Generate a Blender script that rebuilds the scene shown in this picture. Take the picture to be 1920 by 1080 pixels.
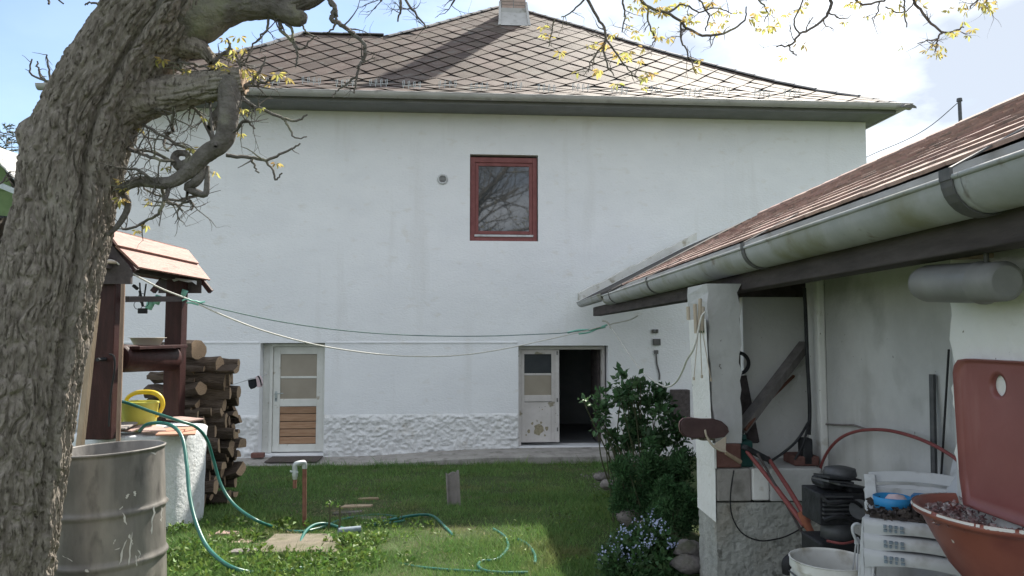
import bpy, math, random
import numpy as np
from mathutils import Vector, Matrix
R = math.radians
for o in list(bpy.data.objects):
    bpy.data.objects.remove(o)
scene = bpy.context.scene
col = scene.collection
# ---------------------------------------------------------------- camera, sky, sun, exposure
PITCH = math.atan(86 / 1387)
CAMZ = 1.6
F = 1387.0
cam_d = bpy.data.cameras.new('camera')
cam = bpy.data.objects.new('camera', cam_d)
col.objects.link(cam)
cam.location = (0, 0, CAMZ)
cam.rotation_euler = (math.pi / 2 + PITCH, 0, 0)
cam_d.sensor_width = 36
cam_d.lens = F / 1920 * 36
cam_d.clip_start = 0.05
cam_d.clip_end = 2000
scene.camera = cam

SUN_AZ, SUN_EL = R(24.5), R(47)      # azimuth from +Y towards +X
world = bpy.data.worlds.new('World')
scene.world = world
world.use_nodes = True
nt = world.node_tree
nt.nodes.clear()
def N(t, nt_, **kw):
    n = nt_.nodes.new(t)
    for k, v in kw.items():
        setattr(n, k, v)
    return n
w_out = N('ShaderNodeOutputWorld', nt)
w_bg = N('ShaderNodeBackground', nt)
w_bg.inputs['Strength'].default_value = 0.05
w_sky = N('ShaderNodeTexSky', nt, sky_type='NISHITA')
w_sky.sun_disc = False
w_sky.sun_elevation = SUN_EL
w_sky.sun_rotation = SUN_AZ
w_sky.air_density = 1.0
w_sky.dust_density = 0.4
w_tc = N('ShaderNodeTexCoord', nt)
w_sep = N('ShaderNodeSeparateXYZ', nt)
nt.links.new(w_tc.outputs['Generated'], w_sep.inputs[0])
def wm(op, a, b=None, clamp=False):
    n = N('ShaderNodeMath', nt, operation=op, use_clamp=clamp)
    for i, v in enumerate((a, b)):
        if v is None: continue
        if isinstance(v, (int, float)): n.inputs[i].default_value = v
        else: nt.links.new(v, n.inputs[i])
    return n.outputs[0]
zz = wm('ADD', wm('MAXIMUM', w_sep.outputs['Z'], 0.0), 0.22)
cx = wm('DIVIDE', w_sep.outputs['X'], zz)
cy = wm('DIVIDE', w_sep.outputs['Y'], zz)
w_cmb = N('ShaderNodeCombineXYZ', nt)
nt.links.new(cx, w_cmb.inputs[0]); nt.links.new(cy, w_cmb.inputs[1])
w_n = N('ShaderNodeTexNoise', nt)
w_n.inputs['Scale'].default_value = 1.5
w_n.inputs['Detail'].default_value = 9
w_n.inputs['Roughness'].default_value = 0.56
w_n.inputs['Distortion'].default_value = 0.35
nt.links.new(w_cmb.outputs[0], w_n.inputs['Vector'])
# broken cloud all round, with a clear gap low in the north-west
w_dot = N('ShaderNodeVectorMath', nt, operation='DOT_PRODUCT')
nt.links.new(w_tc.outputs['Generated'], w_dot.inputs[0])
w_dot.inputs[1].default_value = Vector((-0.62, 0.72, 0.31)).normalized()
gap = wm('MULTIPLY', wm('MAXIMUM', wm('SUBTRACT', w_dot.outputs['Value'], 0.70), 0.0), 1.35)
dens = wm('ADD', wm('SUBTRACT', w_n.outputs['Fac'], gap), 0.10)
w_ramp = N('ShaderNodeValToRGB', nt)
w_ramp.color_ramp.elements[0].position = 0.36
w_ramp.color_ramp.elements[0].color = (0.08, 0.08, 0.08, 1)
w_ramp.color_ramp.elements[1].position = 0.60
w_ramp.color_ramp.elements[1].color = (0.95, 0.95, 0.95, 1)
nt.links.new(dens, w_ramp.inputs[0])
w_mix = N('ShaderNodeMix', nt, data_type='RGBA')
nt.links.new(w_ramp.outputs[0], w_mix.inputs['Factor'])
nt.links.new(w_sky.outputs[0], w_mix.inputs[6])
w_n2 = N('ShaderNodeTexNoise', nt)
w_n2.inputs['Scale'].default_value = 2.3
w_n2.inputs['Detail'].default_value = 7
nt.links.new(w_cmb.outputs[0], w_n2.inputs['Vector'])
w_cc = N('ShaderNodeValToRGB', nt)
w_cc.color_ramp.elements[0].position = 0.41
w_cc.color_ramp.elements[0].color = (3.5, 3.85, 4.4, 1)
w_cc.color_ramp.elements[1].position = 0.57
w_cc.color_ramp.elements[1].color = (6.9, 7.3, 7.8, 1)
nt.links.new(w_n2.outputs['Fac'], w_cc.inputs[0])
nt.links.new(w_cc.outputs[0], w_mix.inputs[7])
nt.links.new(w_mix.outputs[2], w_bg.inputs['Color'])
nt.links.new(w_bg.outputs[0], w_out.inputs[0])

sun_d = bpy.data.lights.new('sun', 'SUN')
sun_d.energy = 2.4
sun_d.angle = R(1.0)
sun_d.color = (1.0, 0.94, 0.84)
sun = bpy.data.objects.new('sun', sun_d)
col.objects.link(sun)
S_DIR = Vector((math.sin(SUN_AZ) * math.cos(SUN_EL), math.cos(SUN_AZ) * math.cos(SUN_EL), math.sin(SUN_EL)))
sun.rotation_euler = (-S_DIR).to_track_quat('-Z', 'Y').to_euler()
sun.location = S_DIR * 30
vs = scene.view_settings
vs.view_transform = 'Standard'
vs.look = 'None'
vs.gamma = 1
vs.use_curve_mapping = False
vs.exposure = 2.1

# ---------------------------------------------------------------- pixel <-> place helpers
cp, sp = math.cos(PITCH), math.sin(PITCH)
def ray(px, py):
    a = (px - 960) / F
    b = (540 - py) / F
    return Vector((a, cp - b * sp, sp + b * cp))
def at(px, py, Y):
    d = ray(px, py)
    return Vector((0, 0, CAMZ)) + d * (Y / d.y)
GB = -0.34
def gz(y):
    return 0.0 if y < 4.5 else GB * min(1.0, (y - 4.5) / 6.7)
def gnd(px, py, dz=0.0):
    d = ray(px, py)
    t = 5.0
    for _ in range(30):
        y = d.y * t
        t = (gz(y) + dz - CAMZ) / d.z
    return Vector((0, 0, CAMZ)) + d * t
# house frame: u along the wall, v behind it, w up
HA = math.atan(0.0717)
HO = Vector((0, 11.74, 0))
def Hp(p):
    u, v, w = p
    return Vector((HO.x + u * math.cos(HA) - v * math.sin(HA), HO.y + u * math.sin(HA) + v * math.cos(HA), w))
Hmat = Matrix.Translation(HO) @ Matrix.Rotation(HA, 4, 'Z')
def hw(px, py, v=0.0):
    d = ray(px, py)
    n = Vector((-math.sin(HA), math.cos(HA), 0))
    t = (HO + n * v).dot(n) / d.dot(n)
    P = Vector((0, 0, CAMZ)) + d * t
    q = P - HO
    return (q.x * math.cos(HA) + q.y * math.sin(HA), P.z)
# shed frame
SA = math.asin(0.0288)
def Sp(p):
    u, v, w = p
    return Vector((u * math.cos(SA) - v * math.sin(SA), u * math.sin(SA) + v * math.cos(SA), w))
Smat = Matrix.Rotation(SA, 4, 'Z')
def inS(P):
    return Vector((P.x * math.cos(SA) + P.y * math.sin(SA), -P.x * math.sin(SA) + P.y * math.cos(SA), P.z))

# ---------------------------------------------------------------- noise in numpy
def _h(i, j, k):
    n = (i.astype(np.int64) * 374761393 + j.astype(np.int64) * 668265263 + k.astype(np.int64) * 2147483647 + 1013) & 0xffffffff
    n = ((n ^ (n >> 13)) * 1274126177) & 0xffffffff
    n = ((n ^ (n >> 16)) * 2246822519) & 0xffffffff
    return ((n ^ (n >> 15)) & 0xffffff) / float(0xffffff)
def vnoise(p):
    p = np.asarray(p, float)
    i = np.floor(p); f = p - i; u = f * f * (3 - 2 * f)
    i = i.astype(np.int64)
    r = 0
    for a in (0, 1):
        for b in (0, 1):
            for c in (0, 1):
                wgt = (u[:, 0] if a else 1 - u[:, 0]) * (u[:, 1] if b else 1 - u[:, 1]) * (u[:, 2] if c else 1 - u[:, 2])
                r = r + wgt * _h(i[:, 0] + a, i[:, 1] + b, i[:, 2] + c)
    return r
def fbm(p, o=4):
    p = np.asarray(p, float); s = 0; a = 0.5; t = 0
    for k in range(o):
        s = s + a * vnoise(p * 2 ** k + 17.3 * k); t += a; a *= 0.5
    return s / t
def sstep(a, b, x):
    t = np.clip((x - a) / (b - a), 0, 1)
    return t * t * (3 - 2 * t)

# ---------------------------------------------------------------- materials
M = {}
def mat(name, c1, c2=None, scale=6, rough=0.8, bump=0.0, bscale=30, detail=6, stretch=(1, 1, 1), metal=0.0,
        spots=None, spots2=None, ovar=0.0, ivar=0.0, hvar=0.0, spec=0.35, dist=0.0, vor=None, c3=None, transl=0.0):
    m = bpy.data.materials.new(name)
    m.use_nodes = True
    t = m.node_tree
    b = t.nodes['Principled BSDF']
    L = t.links.new
    b.inputs['Roughness'].default_value = rough
    b.inputs['Metallic'].default_value = metal
    b.inputs['Specular IOR Level'].default_value = spec
    tc = N('ShaderNodeTexCoord', t)
    mp = N('ShaderNodeMapping', t)
    mp.inputs['Scale'].default_value = stretch
    L(tc.outputs['Object'], mp.inputs['Vector'])
    vec = mp.outputs[0]
    c2 = c2 or c1
    n = N('ShaderNodeTexNoise', t)
    n.inputs['Scale'].default_value = scale
    n.inputs['Detail'].default_value = detail
    n.inputs['Roughness'].default_value = 0.62
    n.inputs['Distortion'].default_value = dist
    if ovar or ivar:      # shift the pattern from piece to piece
        oi = N('ShaderNodeObjectInfo', t)
        ad = N('ShaderNodeVectorMath', t, operation='ADD')
        sc_ = N('ShaderNodeVectorMath', t, operation='SCALE')
        cx_ = N('ShaderNodeCombineXYZ', t)
        for q in range(3): L(oi.outputs['Random'], cx_.inputs[q])
        L(cx_.outputs[0], sc_.inputs[0]); sc_.inputs['Scale'].default_value = 37
        L(vec, ad.inputs[0]); L(sc_.outputs[0], ad.inputs[1])
        vec = ad.outputs[0]
    L(vec, n.inputs['Vector'])
    rp = N('ShaderNodeValToRGB', t)
    e = rp.color_ramp.elements
    e[0].position, e[1].position = 0.34, 0.66
    e[0].color = (*c1, 1); e[1].color = (*c2, 1)
    if c3:
        q = e.new(0.5); q.color = (*c3, 1)
    L(n.outputs['Fac'], rp.inputs[0])
    cur = rp.outputs[0]
    for k, sp_ in enumerate((spots, spots2)):
        if not sp_: continue
        c, sc, lo, hi = sp_[:4]
        n2 = N('ShaderNodeTexNoise', t)
        n2.inputs['Scale'].default_value = sc
        n2.inputs['Detail'].default_value = 5
        L(vec, n2.inputs['Vector'])
        mr = N('ShaderNodeMapRange', t)
        mr.inputs['From Min'].default_value = lo
        mr.inputs['From Max'].default_value = hi
        L(n2.outputs['Fac'], mr.inputs['Value'])
        mx = N('ShaderNodeMix', t, data_type='RGBA')
        L(mr.outputs[0], mx.inputs['Factor'])
        L(cur, mx.inputs[6]); mx.inputs[7].default_value = (*c, 1)
        cur = mx.outputs[2]
    if ovar or ivar or hvar:
        hs = N('ShaderNodeHueSaturation', t)
        if ivar or (hvar and not ovar):
            g = N('ShaderNodeNewGeometry', t)
            src = g.outputs['Random Per Island']
        else:
            oi2 = N('ShaderNodeObjectInfo', t)
            src = oi2.outputs['Random']
        amt = ivar or ovar
        mr = N('ShaderNodeMapRange', t)
        mr.inputs['To Min'].default_value = 1 - amt
        mr.inputs['To Max'].default_value = 1 + amt
        L(src, mr.inputs['Value']); L(mr.outputs[0], hs.inputs['Value'])
        if hvar:
            ml = N('ShaderNodeMath', t, operation='MULTIPLY'); ml.inputs[1].default_value = 7.31
            fr = N('ShaderNodeMath', t, operation='FRACT')
            L(src, ml.inputs[0]); L(ml.outputs[0], fr.inputs[0])
            mr2 = N('ShaderNodeMapRange', t)
            mr2.inputs['To Min'].default_value = 0.5 - hvar
            mr2.inputs['To Max'].default_value = 0.5 + hvar
            L(fr.outputs[0], mr2.inputs['Value']); L(mr2.outputs[0], hs.inputs['Hue'])
        L(cur, hs.inputs['Color'])
        cur = hs.outputs[0]
    L(cur, b.inputs['Base Color'])
    if bump:
        bn = N('ShaderNodeTexNoise', t)
        bn.inputs['Scale'].default_value = bscale
        bn.inputs['Detail'].default_value = 8
        bn.inputs['Roughness'].default_value = 0.6
        L(vec, bn.inputs['Vector'])
        bp = N('ShaderNodeBump', t)
        bp.inputs['Strength'].default_value = min(1.0, bump)
        bp.inputs['Distance'].default_value = 0.02 * max(1, bump)
        src = bn.outputs['Fac']
        if vor:
            v = N('ShaderNodeTexVoronoi', t)
            v.inputs['Scale'].default_value = vor
            L(vec, v.inputs['Vector'])
            am = N('ShaderNodeMath', t, operation='ADD')
            L(bn.outputs['Fac'], am.inputs[0]); L(v.outputs['Distance'], am.inputs[1])
            src = am.outputs[0]
        L(src, bp.inputs['Height'])
        L(bp.outputs[0], b.inputs['Normal'])
    if transl:
        out = t.nodes['Material Output']
        tr = N('ShaderNodeBsdfTranslucent', t)
        L(cur, tr.inputs['Color'])
        ms = N('ShaderNodeMixShader', t)
        ms.inputs[0].default_value = transl
        L(b.outputs[0], ms.inputs[1]); L(tr.outputs[0], ms.inputs[2])
        L(ms.outputs[0], out.inputs['Surface'])
    M[name] = m
    return m

mat('plaster', (0.76, 0.77, 0.79), (0.81, 0.82, 0.835), scale=1.3, rough=0.92, bump=0.4, bscale=26, spec=0.15, stretch=(1, 1, 1.8), spots=((0.72, 0.71, 0.69), 5, 0.60, 0.80), spots2=((0.5, 0.49, 0.47), 40, 0.72, 0.78))
mat('plinth_plaster', (0.70, 0.70, 0.70), (0.80, 0.80, 0.80), scale=7, rough=0.95, bump=0.7, bscale=60, spec=0.1, spots=((0.50, 0.46, 0.40), 3.5, 0.60, 0.80))
mat('roof_slate', (0.078, 0.058, 0.049), (0.118, 0.090, 0.075), scale=3, rough=0.7, bump=0.25, bscale=40, ovar=0.24, hvar=0.012, spec=0.1, spots=((0.115, 0.108, 0.095), 6, 0.56, 0.7), spots2=((0.05,0.047,0.045), 9, 0.66, 0.74))
mat('roof_slate_many', (0.078, 0.058, 0.049), (0.118, 0.090, 0.075), scale=3, rough=0.7, bump=0.25, bscale=40, ivar=0.24, hvar=0.012, spec=0.1, spots=((0.115, 0.108, 0.095), 6, 0.56, 0.7), spots2=((0.05,0.047,0.045), 9, 0.66, 0.74))
mat('roof_felt', (0.05, 0.046, 0.044), (0.075, 0.07, 0.066), scale=12, rough=0.9, bump=0.3)
mat('ridge_dark', (0.14, 0.138, 0.14), (0.20, 0.195, 0.195), scale=9, rough=0.8, bump=0.4, ovar=0.12)
mat('zinc', (0.36, 0.355, 0.345), (0.45, 0.445, 0.43), scale=2.5, rough=0.5, metal=0.0, bump=0.08, bscale=20, spots=((0.27, 0.26, 0.24), 7, 0.58, 0.75))
mat('old_zinc', (0.36, 0.37, 0.365), (0.46, 0.465, 0.46), scale=4, rough=0.5, metal=0.0, bump=0.12, bscale=25, spots=((0.27, 0.27, 0.19), 3.2, 0.52, 0.68), spots2=((0.23, 0.20, 0.165), 13, 0.62, 0.74))
mat('soffit', (0.16, 0.165, 0.17), (0.20, 0.205, 0.21), scale=4, rough=0.7, bump=0.1)
mat('bracket', (0.10, 0.10, 0.10), (0.16, 0.155, 0.15), scale=15, rough=0.6, metal=0.3)
mat('red_paint', (0.17, 0.052, 0.050), (0.23, 0.080, 0.075), scale=9, rough=0.5, bump=0.1, bscale=60)
mat('white_paint', (0.62, 0.62, 0.58), (0.72, 0.72, 0.68), scale=5, rough=0.5, bump=0.12, bscale=30, spots=((0.42, 0.38, 0.31), 9, 0.66, 0.74))
mat('peeling_paint', (0.52, 0.49, 0.47), (0.60, 0.57, 0.55), scale=6, rough=0.6, bump=0.25, bscale=22, spots=((0.30, 0.27, 0.2), 5.5, 0.63, 0.67), spots2=((0.2, 0.17, 0.13), 17, 0.69, 0.72))
mat('peeled_patch', (0.36, 0.32, 0.22), (0.22, 0.19, 0.13), scale=30, rough=0.8, bump=0.4)
mat('pine_plank', (0.29, 0.165, 0.095), (0.40, 0.25, 0.155), scale=3, rough=0.55, bump=0.2, bscale=20, stretch=(1.2, 8, 14), ovar=0.13, spots=((0.12, 0.06, 0.035), 2.2, 0.70, 0.75))
mat('frosted', (0.29, 0.255, 0.205), (0.35, 0.31, 0.25), scale=2, rough=0.35, spec=0.5)
mat('dark_pane', (0.03, 0.035, 0.04), (0.05, 0.055, 0.06), scale=2, rough=0.2, spec=0.6)
mat('black', (0.012, 0.012, 0.014), (0.022, 0.022, 0.024), scale=8, rough=0.6)
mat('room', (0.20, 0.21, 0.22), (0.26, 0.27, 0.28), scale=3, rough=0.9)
mat('concrete', (0.27, 0.255, 0.235), (0.37, 0.35, 0.325), scale=5, rough=0.95, bump=0.6, bscale=35, spots=((0.16, 0.15, 0.13), 7, 0.55, 0.75))
mat('rough_concrete', (0.30, 0.305, 0.28), (0.44, 0.44, 0.41), scale=7, rough=0.95, bump=1.0, bscale=28, spots=((0.18, 0.18, 0.16), 16, 0.62, 0.7), spots2=((0.34, 0.30, 0.24), 2.5, 0.5, 0.75))
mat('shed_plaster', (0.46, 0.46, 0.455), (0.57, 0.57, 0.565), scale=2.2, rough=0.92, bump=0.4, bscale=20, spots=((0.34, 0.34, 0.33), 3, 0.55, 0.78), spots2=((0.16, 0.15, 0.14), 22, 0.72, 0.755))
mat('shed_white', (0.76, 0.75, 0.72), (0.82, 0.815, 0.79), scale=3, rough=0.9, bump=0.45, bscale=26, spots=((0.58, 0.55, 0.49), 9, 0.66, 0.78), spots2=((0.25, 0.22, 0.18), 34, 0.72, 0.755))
mat('clay_tile', (0.30, 0.205, 0.178), (0.41, 0.30, 0.262), scale=5, rough=0.8, bump=0.3, bscale=40, ovar=0.22, hvar=0.01, spec=0.2, spots=((0.20, 0.175, 0.155), 6, 0.55, 0.72))
mat('clay_tile_many', (0.30, 0.205, 0.178), (0.41, 0.30, 0.262), scale=5, rough=0.8, bump=0.3, bscale=40, ivar=0.22, hvar=0.01, spec=0.2, spots=((0.20, 0.175, 0.155), 6, 0.55, 0.72))
mat('slab_stone', (0.13, 0.115, 0.085), (0.20, 0.175, 0.13), scale=6, rough=0.95, bump=0.6, bscale=30, spots=((0.09, 0.09, 0.05), 5, 0.52, 0.7))
mat('dark_wood', (0.060, 0.050, 0.050), (0.105, 0.09, 0.088), scale=3, rough=0.8, bump=0.3, bscale=20, stretch=(6, 1, 6), spec=0.2)
mat('grey_wood', (0.17, 0.155, 0.148), (0.25, 0.23, 0.22), scale=4, rough=0.85, bump=0.35, bscale=20, stretch=(5, 5, 1))
mat('well_wood', (0.030, 0.012, 0.011), (0.055, 0.021, 0.019), scale=4, rough=0.5, bump=0.25, bscale=22, stretch=(6, 6, 1), spec=0.25)
mat('well_plank', (0.27, 0.145, 0.12), (0.38, 0.225, 0.185), scale=3, rough=0.6, bump=0.35, bscale=20, stretch=(8, 1, 8), ovar=0.12, spots=((0.18, 0.085, 0.07), 3, 0.54, 0.74))
mat('pale_wood', (0.33, 0.25, 0.17), (0.44, 0.34, 0.24), scale=4, rough=0.8, bump=0.3, bscale=20, stretch=(7, 7, 1))
mat('handle_wood', (0.20, 0.135, 0.095), (0.28, 0.20, 0.145), scale=4, rough=0.7, bump=0.2, stretch=(9, 9, 1))
mat('bark', (0.165, 0.144, 0.122), (0.33, 0.296, 0.256), scale=34, rough=0.95, bump=0.7, bscale=120, detail=10, stretch=(1, 1, 0.4), dist=0.2, spec=0.1, spots=((0.36, 0.34, 0.29), 2.6, 0.55, 0.75), spots2=((0.09, 0.078, 0.064), 60, 0.54, 0.68))
mat('branch_bark', (0.11, 0.10, 0.09), (0.22, 0.205, 0.185), scale=14, rough=0.95, bump=0.9, bscale=50, spec=0.12, spots=((0.25, 0.25, 0.18), 6, 0.56, 0.7))
mat('log_bark', (0.11, 0.085, 0.068), (0.22, 0.175, 0.14), scale=16, rough=0.95, bump=1.2, bscale=45, stretch=(0.3, 1, 1), ovar=0.35, spec=0.1, spots=((0.06, 0.046, 0.038), 18, 0.54, 0.66))
mat('log_end', (0.30, 0.20, 0.125), (0.46, 0.34, 0.23), scale=14, rough=0.85, bump=0.4, ovar=0.3, spots=((0.16, 0.10, 0.065), 11, 0.52, 0.70))
mat('drum_steel', (0.118, 0.112, 0.103), (0.225, 0.212, 0.195), scale=2.4, rough=0.5, metal=0.15, bump=0.12, bscale=18, stretch=(1.4, 1.4, 0.6), spots=((0.30, 0.28, 0.25), 3.2, 0.52, 0.72), spots2=((0.075, 0.07, 0.066), 7, 0.54, 0.72))
mat('scratch', (0.55, 0.53, 0.50), (0.66, 0.64, 0.6), scale=30, rough=0.6)
mat('well_white', (0.60, 0.63, 0.64), (0.70, 0.72, 0.73), scale=4, rough=0.9, bump=0.6, bscale=25, spots=((0.42, 0.41, 0.37), 5, 0.62, 0.78))
mat('yellow_plastic', (0.58, 0.55, 0.10), (0.62, 0.60, 0.14), scale=3, rough=0.45, transl=0.15)
mat('yellow_handle', (0.72, 0.50, 0.03), (0.76, 0.55, 0.05), scale=3, rough=0.4)
mat('cream_plastic', (0.66, 0.60, 0.50), (0.72, 0.66, 0.56), scale=4, rough=0.4)
mat('white_plastic', (0.46, 0.47, 0.48), (0.56, 0.57, 0.58), scale=4, rough=0.45, spots=((0.30, 0.285, 0.265), 9, 0.56, 0.75))
mat('tub_plastic', (0.58, 0.57, 0.53), (0.68, 0.68, 0.65), scale=5, rough=0.5, spots=((0.36, 0.33, 0.27), 8, 0.56, 0.72))
mat('hose_green', (0.012, 0.105, 0.085), (0.022, 0.15, 0.12), scale=6, rough=0.38, spec=0.5)
mat('teal', (0.03, 0.20, 0.22), (0.05, 0.26, 0.28), scale=6, rough=0.4)
mat('mint', (0.25, 0.62, 0.50), (0.32, 0.68, 0.57), scale=6, rough=0.4, transl=0.3)
mat('dark_green', (0.008, 0.05, 0.045), (0.014, 0.075, 0.065), scale=6, rough=0.3, spec=0.6)
mat('blue', (0.03, 0.25, 0.55), (0.05, 0.32, 0.66), scale=6, rough=0.4)
mat('deep_blue', (0.02, 0.15, 0.36), (0.03, 0.19, 0.42), scale=6, rough=0.45)
mat('rope_white', (0.62, 0.61, 0.56), (0.72, 0.71, 0.66), scale=60, rough=0.8, bump=0.4, bscale=200)
mat('rope_green', (0.09, 0.16, 0.15), (0.16, 0.24, 0.22), scale=60, rough=0.8)
mat('rust', (0.14, 0.06, 0.04), (0.24, 0.12, 0.085), scale=14, rough=0.85, bump=0.4)
mat('galv', (0.36, 0.40, 0.40), (0.46, 0.50, 0.50), scale=10, rough=0.45, metal=0.4)
mat('terracotta', (0.42, 0.215, 0.145), (0.52, 0.29, 0.205), scale=5, rough=0.8, bump=0.2, ovar=0.14)
mat('grey_tile', (0.22, 0.20, 0.19), (0.32, 0.29, 0.275), scale=8, rough=0.9, bump=0.4)
mat('enamel_red', (0.235, 0.078, 0.070), (0.285, 0.10, 0.09), scale=3, rough=0.36, spec=0.5, bump=0.05, bscale=8, spots=((0.19, 0.058, 0.055), 4, 0.55, 0.75), spots2=((0.55, 0.5, 0.46), 30, 0.755, 0.765))
mat('enamel_bowl', (0.245, 0.075, 0.052), (0.30, 0.098, 0.068), scale=3, rough=0.36, spec=0.5, bump=0.06, bscale=9, spots=((0.17, 0.045, 0.038), 4, 0.50, 0.68), spots2=((0.60, 0.54, 0.5), 34, 0.735, 0.748))
mat('enamel_chip', (0.60, 0.56, 0.52), (0.72, 0.69, 0.65), scale=20, rough=0.5)
mat('scum', (0.22, 0.095, 0.095), (0.58, 0.54, 0.52), scale=24, rough=0.8, bump=0.8, bscale=60, c3=(0.32, 0.22, 0.215), ivar=0.3)
mat('iron', (0.022, 0.023, 0.026), (0.045, 0.046, 0.05), scale=14, rough=0.6, metal=0.3, bump=0.3)
mat('iron_grey', (0.07, 0.072, 0.076), (0.11, 0.112, 0.115), scale=14, rough=0.55, metal=0.4)
mat('red_rubber', (0.20, 0.05, 0.05), (0.26, 0.075, 0.07), scale=8, rough=0.5)
mat('orange_rust', (0.36, 0.13, 0.07), (0.24, 0.09, 0.06), scale=16, rough=0.8, bump=0.3)
mat('brown_leather', (0.055, 0.030, 0.030), (0.085, 0.048, 0.046), scale=10, rough=0.6, bump=0.3)
mat('sole_edge', (0.30, 0.17, 0.16), (0.38, 0.23, 0.22), scale=10, rough=0.6)
mat('beige', (0.44, 0.37, 0.29), (0.53, 0.46, 0.37), scale=8, rough=0.7, bump=0.15)
mat('brick_red', (0.14, 0.068, 0.058), (0.20, 0.10, 0.085), scale=9, rough=0.9, bump=0.5, ovar=0.15)
mat('chimney_brick', (0.36, 0.27, 0.23), (0.44, 0.34, 0.30), scale=7, rough=0.9, bump=0.5, ovar=0.12)
mat('mortar', (0.24, 0.235, 0.23), (0.30, 0.295, 0.29), scale=14, rough=0.95, bump=0.5)
mat('stone', (0.15, 0.135, 0.13), (0.26, 0.235, 0.225), scale=9, rough=0.95, bump=0.9, bscale=30, ovar=0.2, spots=((0.10,0.10,0.07), 6, 0.5, 0.65))
mat('cloth_black', (0.014, 0.016, 0.02), (0.022, 0.024, 0.03), scale=20, rough=0.9)
mat('cloth_pink', (0.55, 0.40, 0.42), (0.66, 0.56, 0.57), scale=20, rough=0.9)
mat('cloth_grey', (0.16, 0.20, 0.24), (0.26, 0.32, 0.36), scale=14, rough=0.8)
mat('mat_brown', (0.07, 0.055, 0.05), (0.12, 0.10, 0.09), scale=40, rough=0.95, bump=0.8, bscale=120)
mat('lamp_grey', (0.20, 0.20, 0.195), (0.28, 0.28, 0.27), scale=4, rough=0.4, spec=0.35, spots=((0.14, 0.135, 0.12), 5, 0.52, 0.7))
mat('fascia_grey', (0.30, 0.305, 0.31), (0.38, 0.385, 0.39), scale=5, rough=0.8, bump=0.15)
mat('green_wall', (0.15, 0.22, 0.10), (0.20, 0.28, 0.13), scale=4, rough=0.9, bump=0.3)
mat('pale_roof', (0.40, 0.40, 0.39), (0.48, 0.48, 0.46), scale=6, rough=0.7, bump=0.2)
mat('needle', (0.018, 0.035, 0.016), (0.035, 0.06, 0.028), scale=5, rough=0.8, ivar=0.4)
mat('soil', (0.09, 0.066, 0.045), (0.16, 0.12, 0.085), scale=14, rough=0.95, bump=0.9, bscale=40)
mat('straw', (0.34, 0.27, 0.17), (0.26, 0.19, 0.12), scale=12, rough=0.9, ivar=0.3)
mat('lawn_ground', (0.045, 0.064, 0.026), (0.072, 0.098, 0.040), scale=3, rough=0.95, bump=1.0, bscale=45, spots=((0.12, 0.10, 0.065), 2.0, 0.58, 0.74), spec=0.1)
mat('grass', (0.110, 0.205, 0.055), (0.165, 0.270, 0.080), scale=0.9, rough=0.6, ivar=0.35, hvar=0.02, spec=0.3, transl=0.35, spots=((0.20, 0.215, 0.085), 1.6, 0.56, 0.75))
mat('weed', (0.095, 0.17, 0.034), (0.15, 0.235, 0.052), scale=3, rough=0.55, ivar=0.35, hvar=0.025, transl=0.35)
mat('rose_leaf', (0.055, 0.12, 0.052), (0.095, 0.18, 0.075), scale=3, rough=0.5, ivar=0.45, hvar=0.02, spec=0.35, transl=0.25)
mat('conifer_leaf', (0.040, 0.100, 0.036), (0.066, 0.145, 0.052), scale=3, rough=0.7, ivar=0.45, hvar=0.015, transl=0.15)
mat('mint_leaf', (0.040, 0.092, 0.034), (0.060, 0.125, 0.042), scale=3, rough=0.55, ivar=0.35, hvar=0.02, transl=0.2)
mat('blue_petal', (0.30, 0.35, 0.52), (0.40, 0.45, 0.62), scale=5, rough=0.7, ivar=0.2)
mat('young_leaf', (0.42, 0.43, 0.13), (0.54, 0.38, 0.15), scale=2, rough=0.5, ivar=0.25, hvar=0.03, transl=0.6)
mat('stem', (0.06, 0.07, 0.035), (0.10, 0.10, 0.055), scale=9, rough=0.8)

def streaks(name, c, sc, lo, hi, stretch):
    """long run-down marks mixed over a finished material's colour"""
    t = M[name].node_tree; L = t.links.new
    b = t.nodes['Principled BSDF']; src = b.inputs['Base Color'].links[0].from_socket
    tc = N('ShaderNodeTexCoord', t); mp = N('ShaderNodeMapping', t); mp.inputs['Scale'].default_value = stretch
    L(tc.outputs['Object'], mp.inputs['Vector'])
    n = N('ShaderNodeTexNoise', t); n.inputs['Scale'].default_value = sc; n.inputs['Detail'].default_value = 6
    L(mp.outputs[0], n.inputs['Vector'])
    mr = N('ShaderNodeMapRange', t); mr.inputs['From Min'].default_value = lo; mr.inputs['From Max'].default_value = hi
    L(n.outputs['Fac'], mr.inputs['Value'])
    mx = N('ShaderNodeMix', t, data_type='RGBA'); L(mr.outputs[0], mx.inputs['Factor']); L(src, mx.inputs[6]); mx.inputs[7].default_value = (*c, 1)
    L(mx.outputs[2], b.inputs['Base Color'])
streaks('plaster', (0.70, 0.70, 0.70), 2.4, 0.58, 0.85, (1.6, 1.6, 0.16))
streaks('shed_white', (0.56, 0.54, 0.49), 3.0, 0.58, 0.80, (1.6, 1.6, 0.25))
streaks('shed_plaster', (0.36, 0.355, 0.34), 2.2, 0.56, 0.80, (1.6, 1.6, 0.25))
streaks('drum_steel', (0.28, 0.26, 0.235), 5.0, 0.55, 0.72, (1.5, 1.5, 0.2))
streaks('lamp_grey', (0.24, 0.235, 0.22), 6.0, 0.54, 0.7, (0.6, 0.6, 0.6))
streaks('enamel_red', (0.34, 0.15, 0.135), 5.0, 0.58, 0.8, (1.5, 1.5, 0.3))

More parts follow.
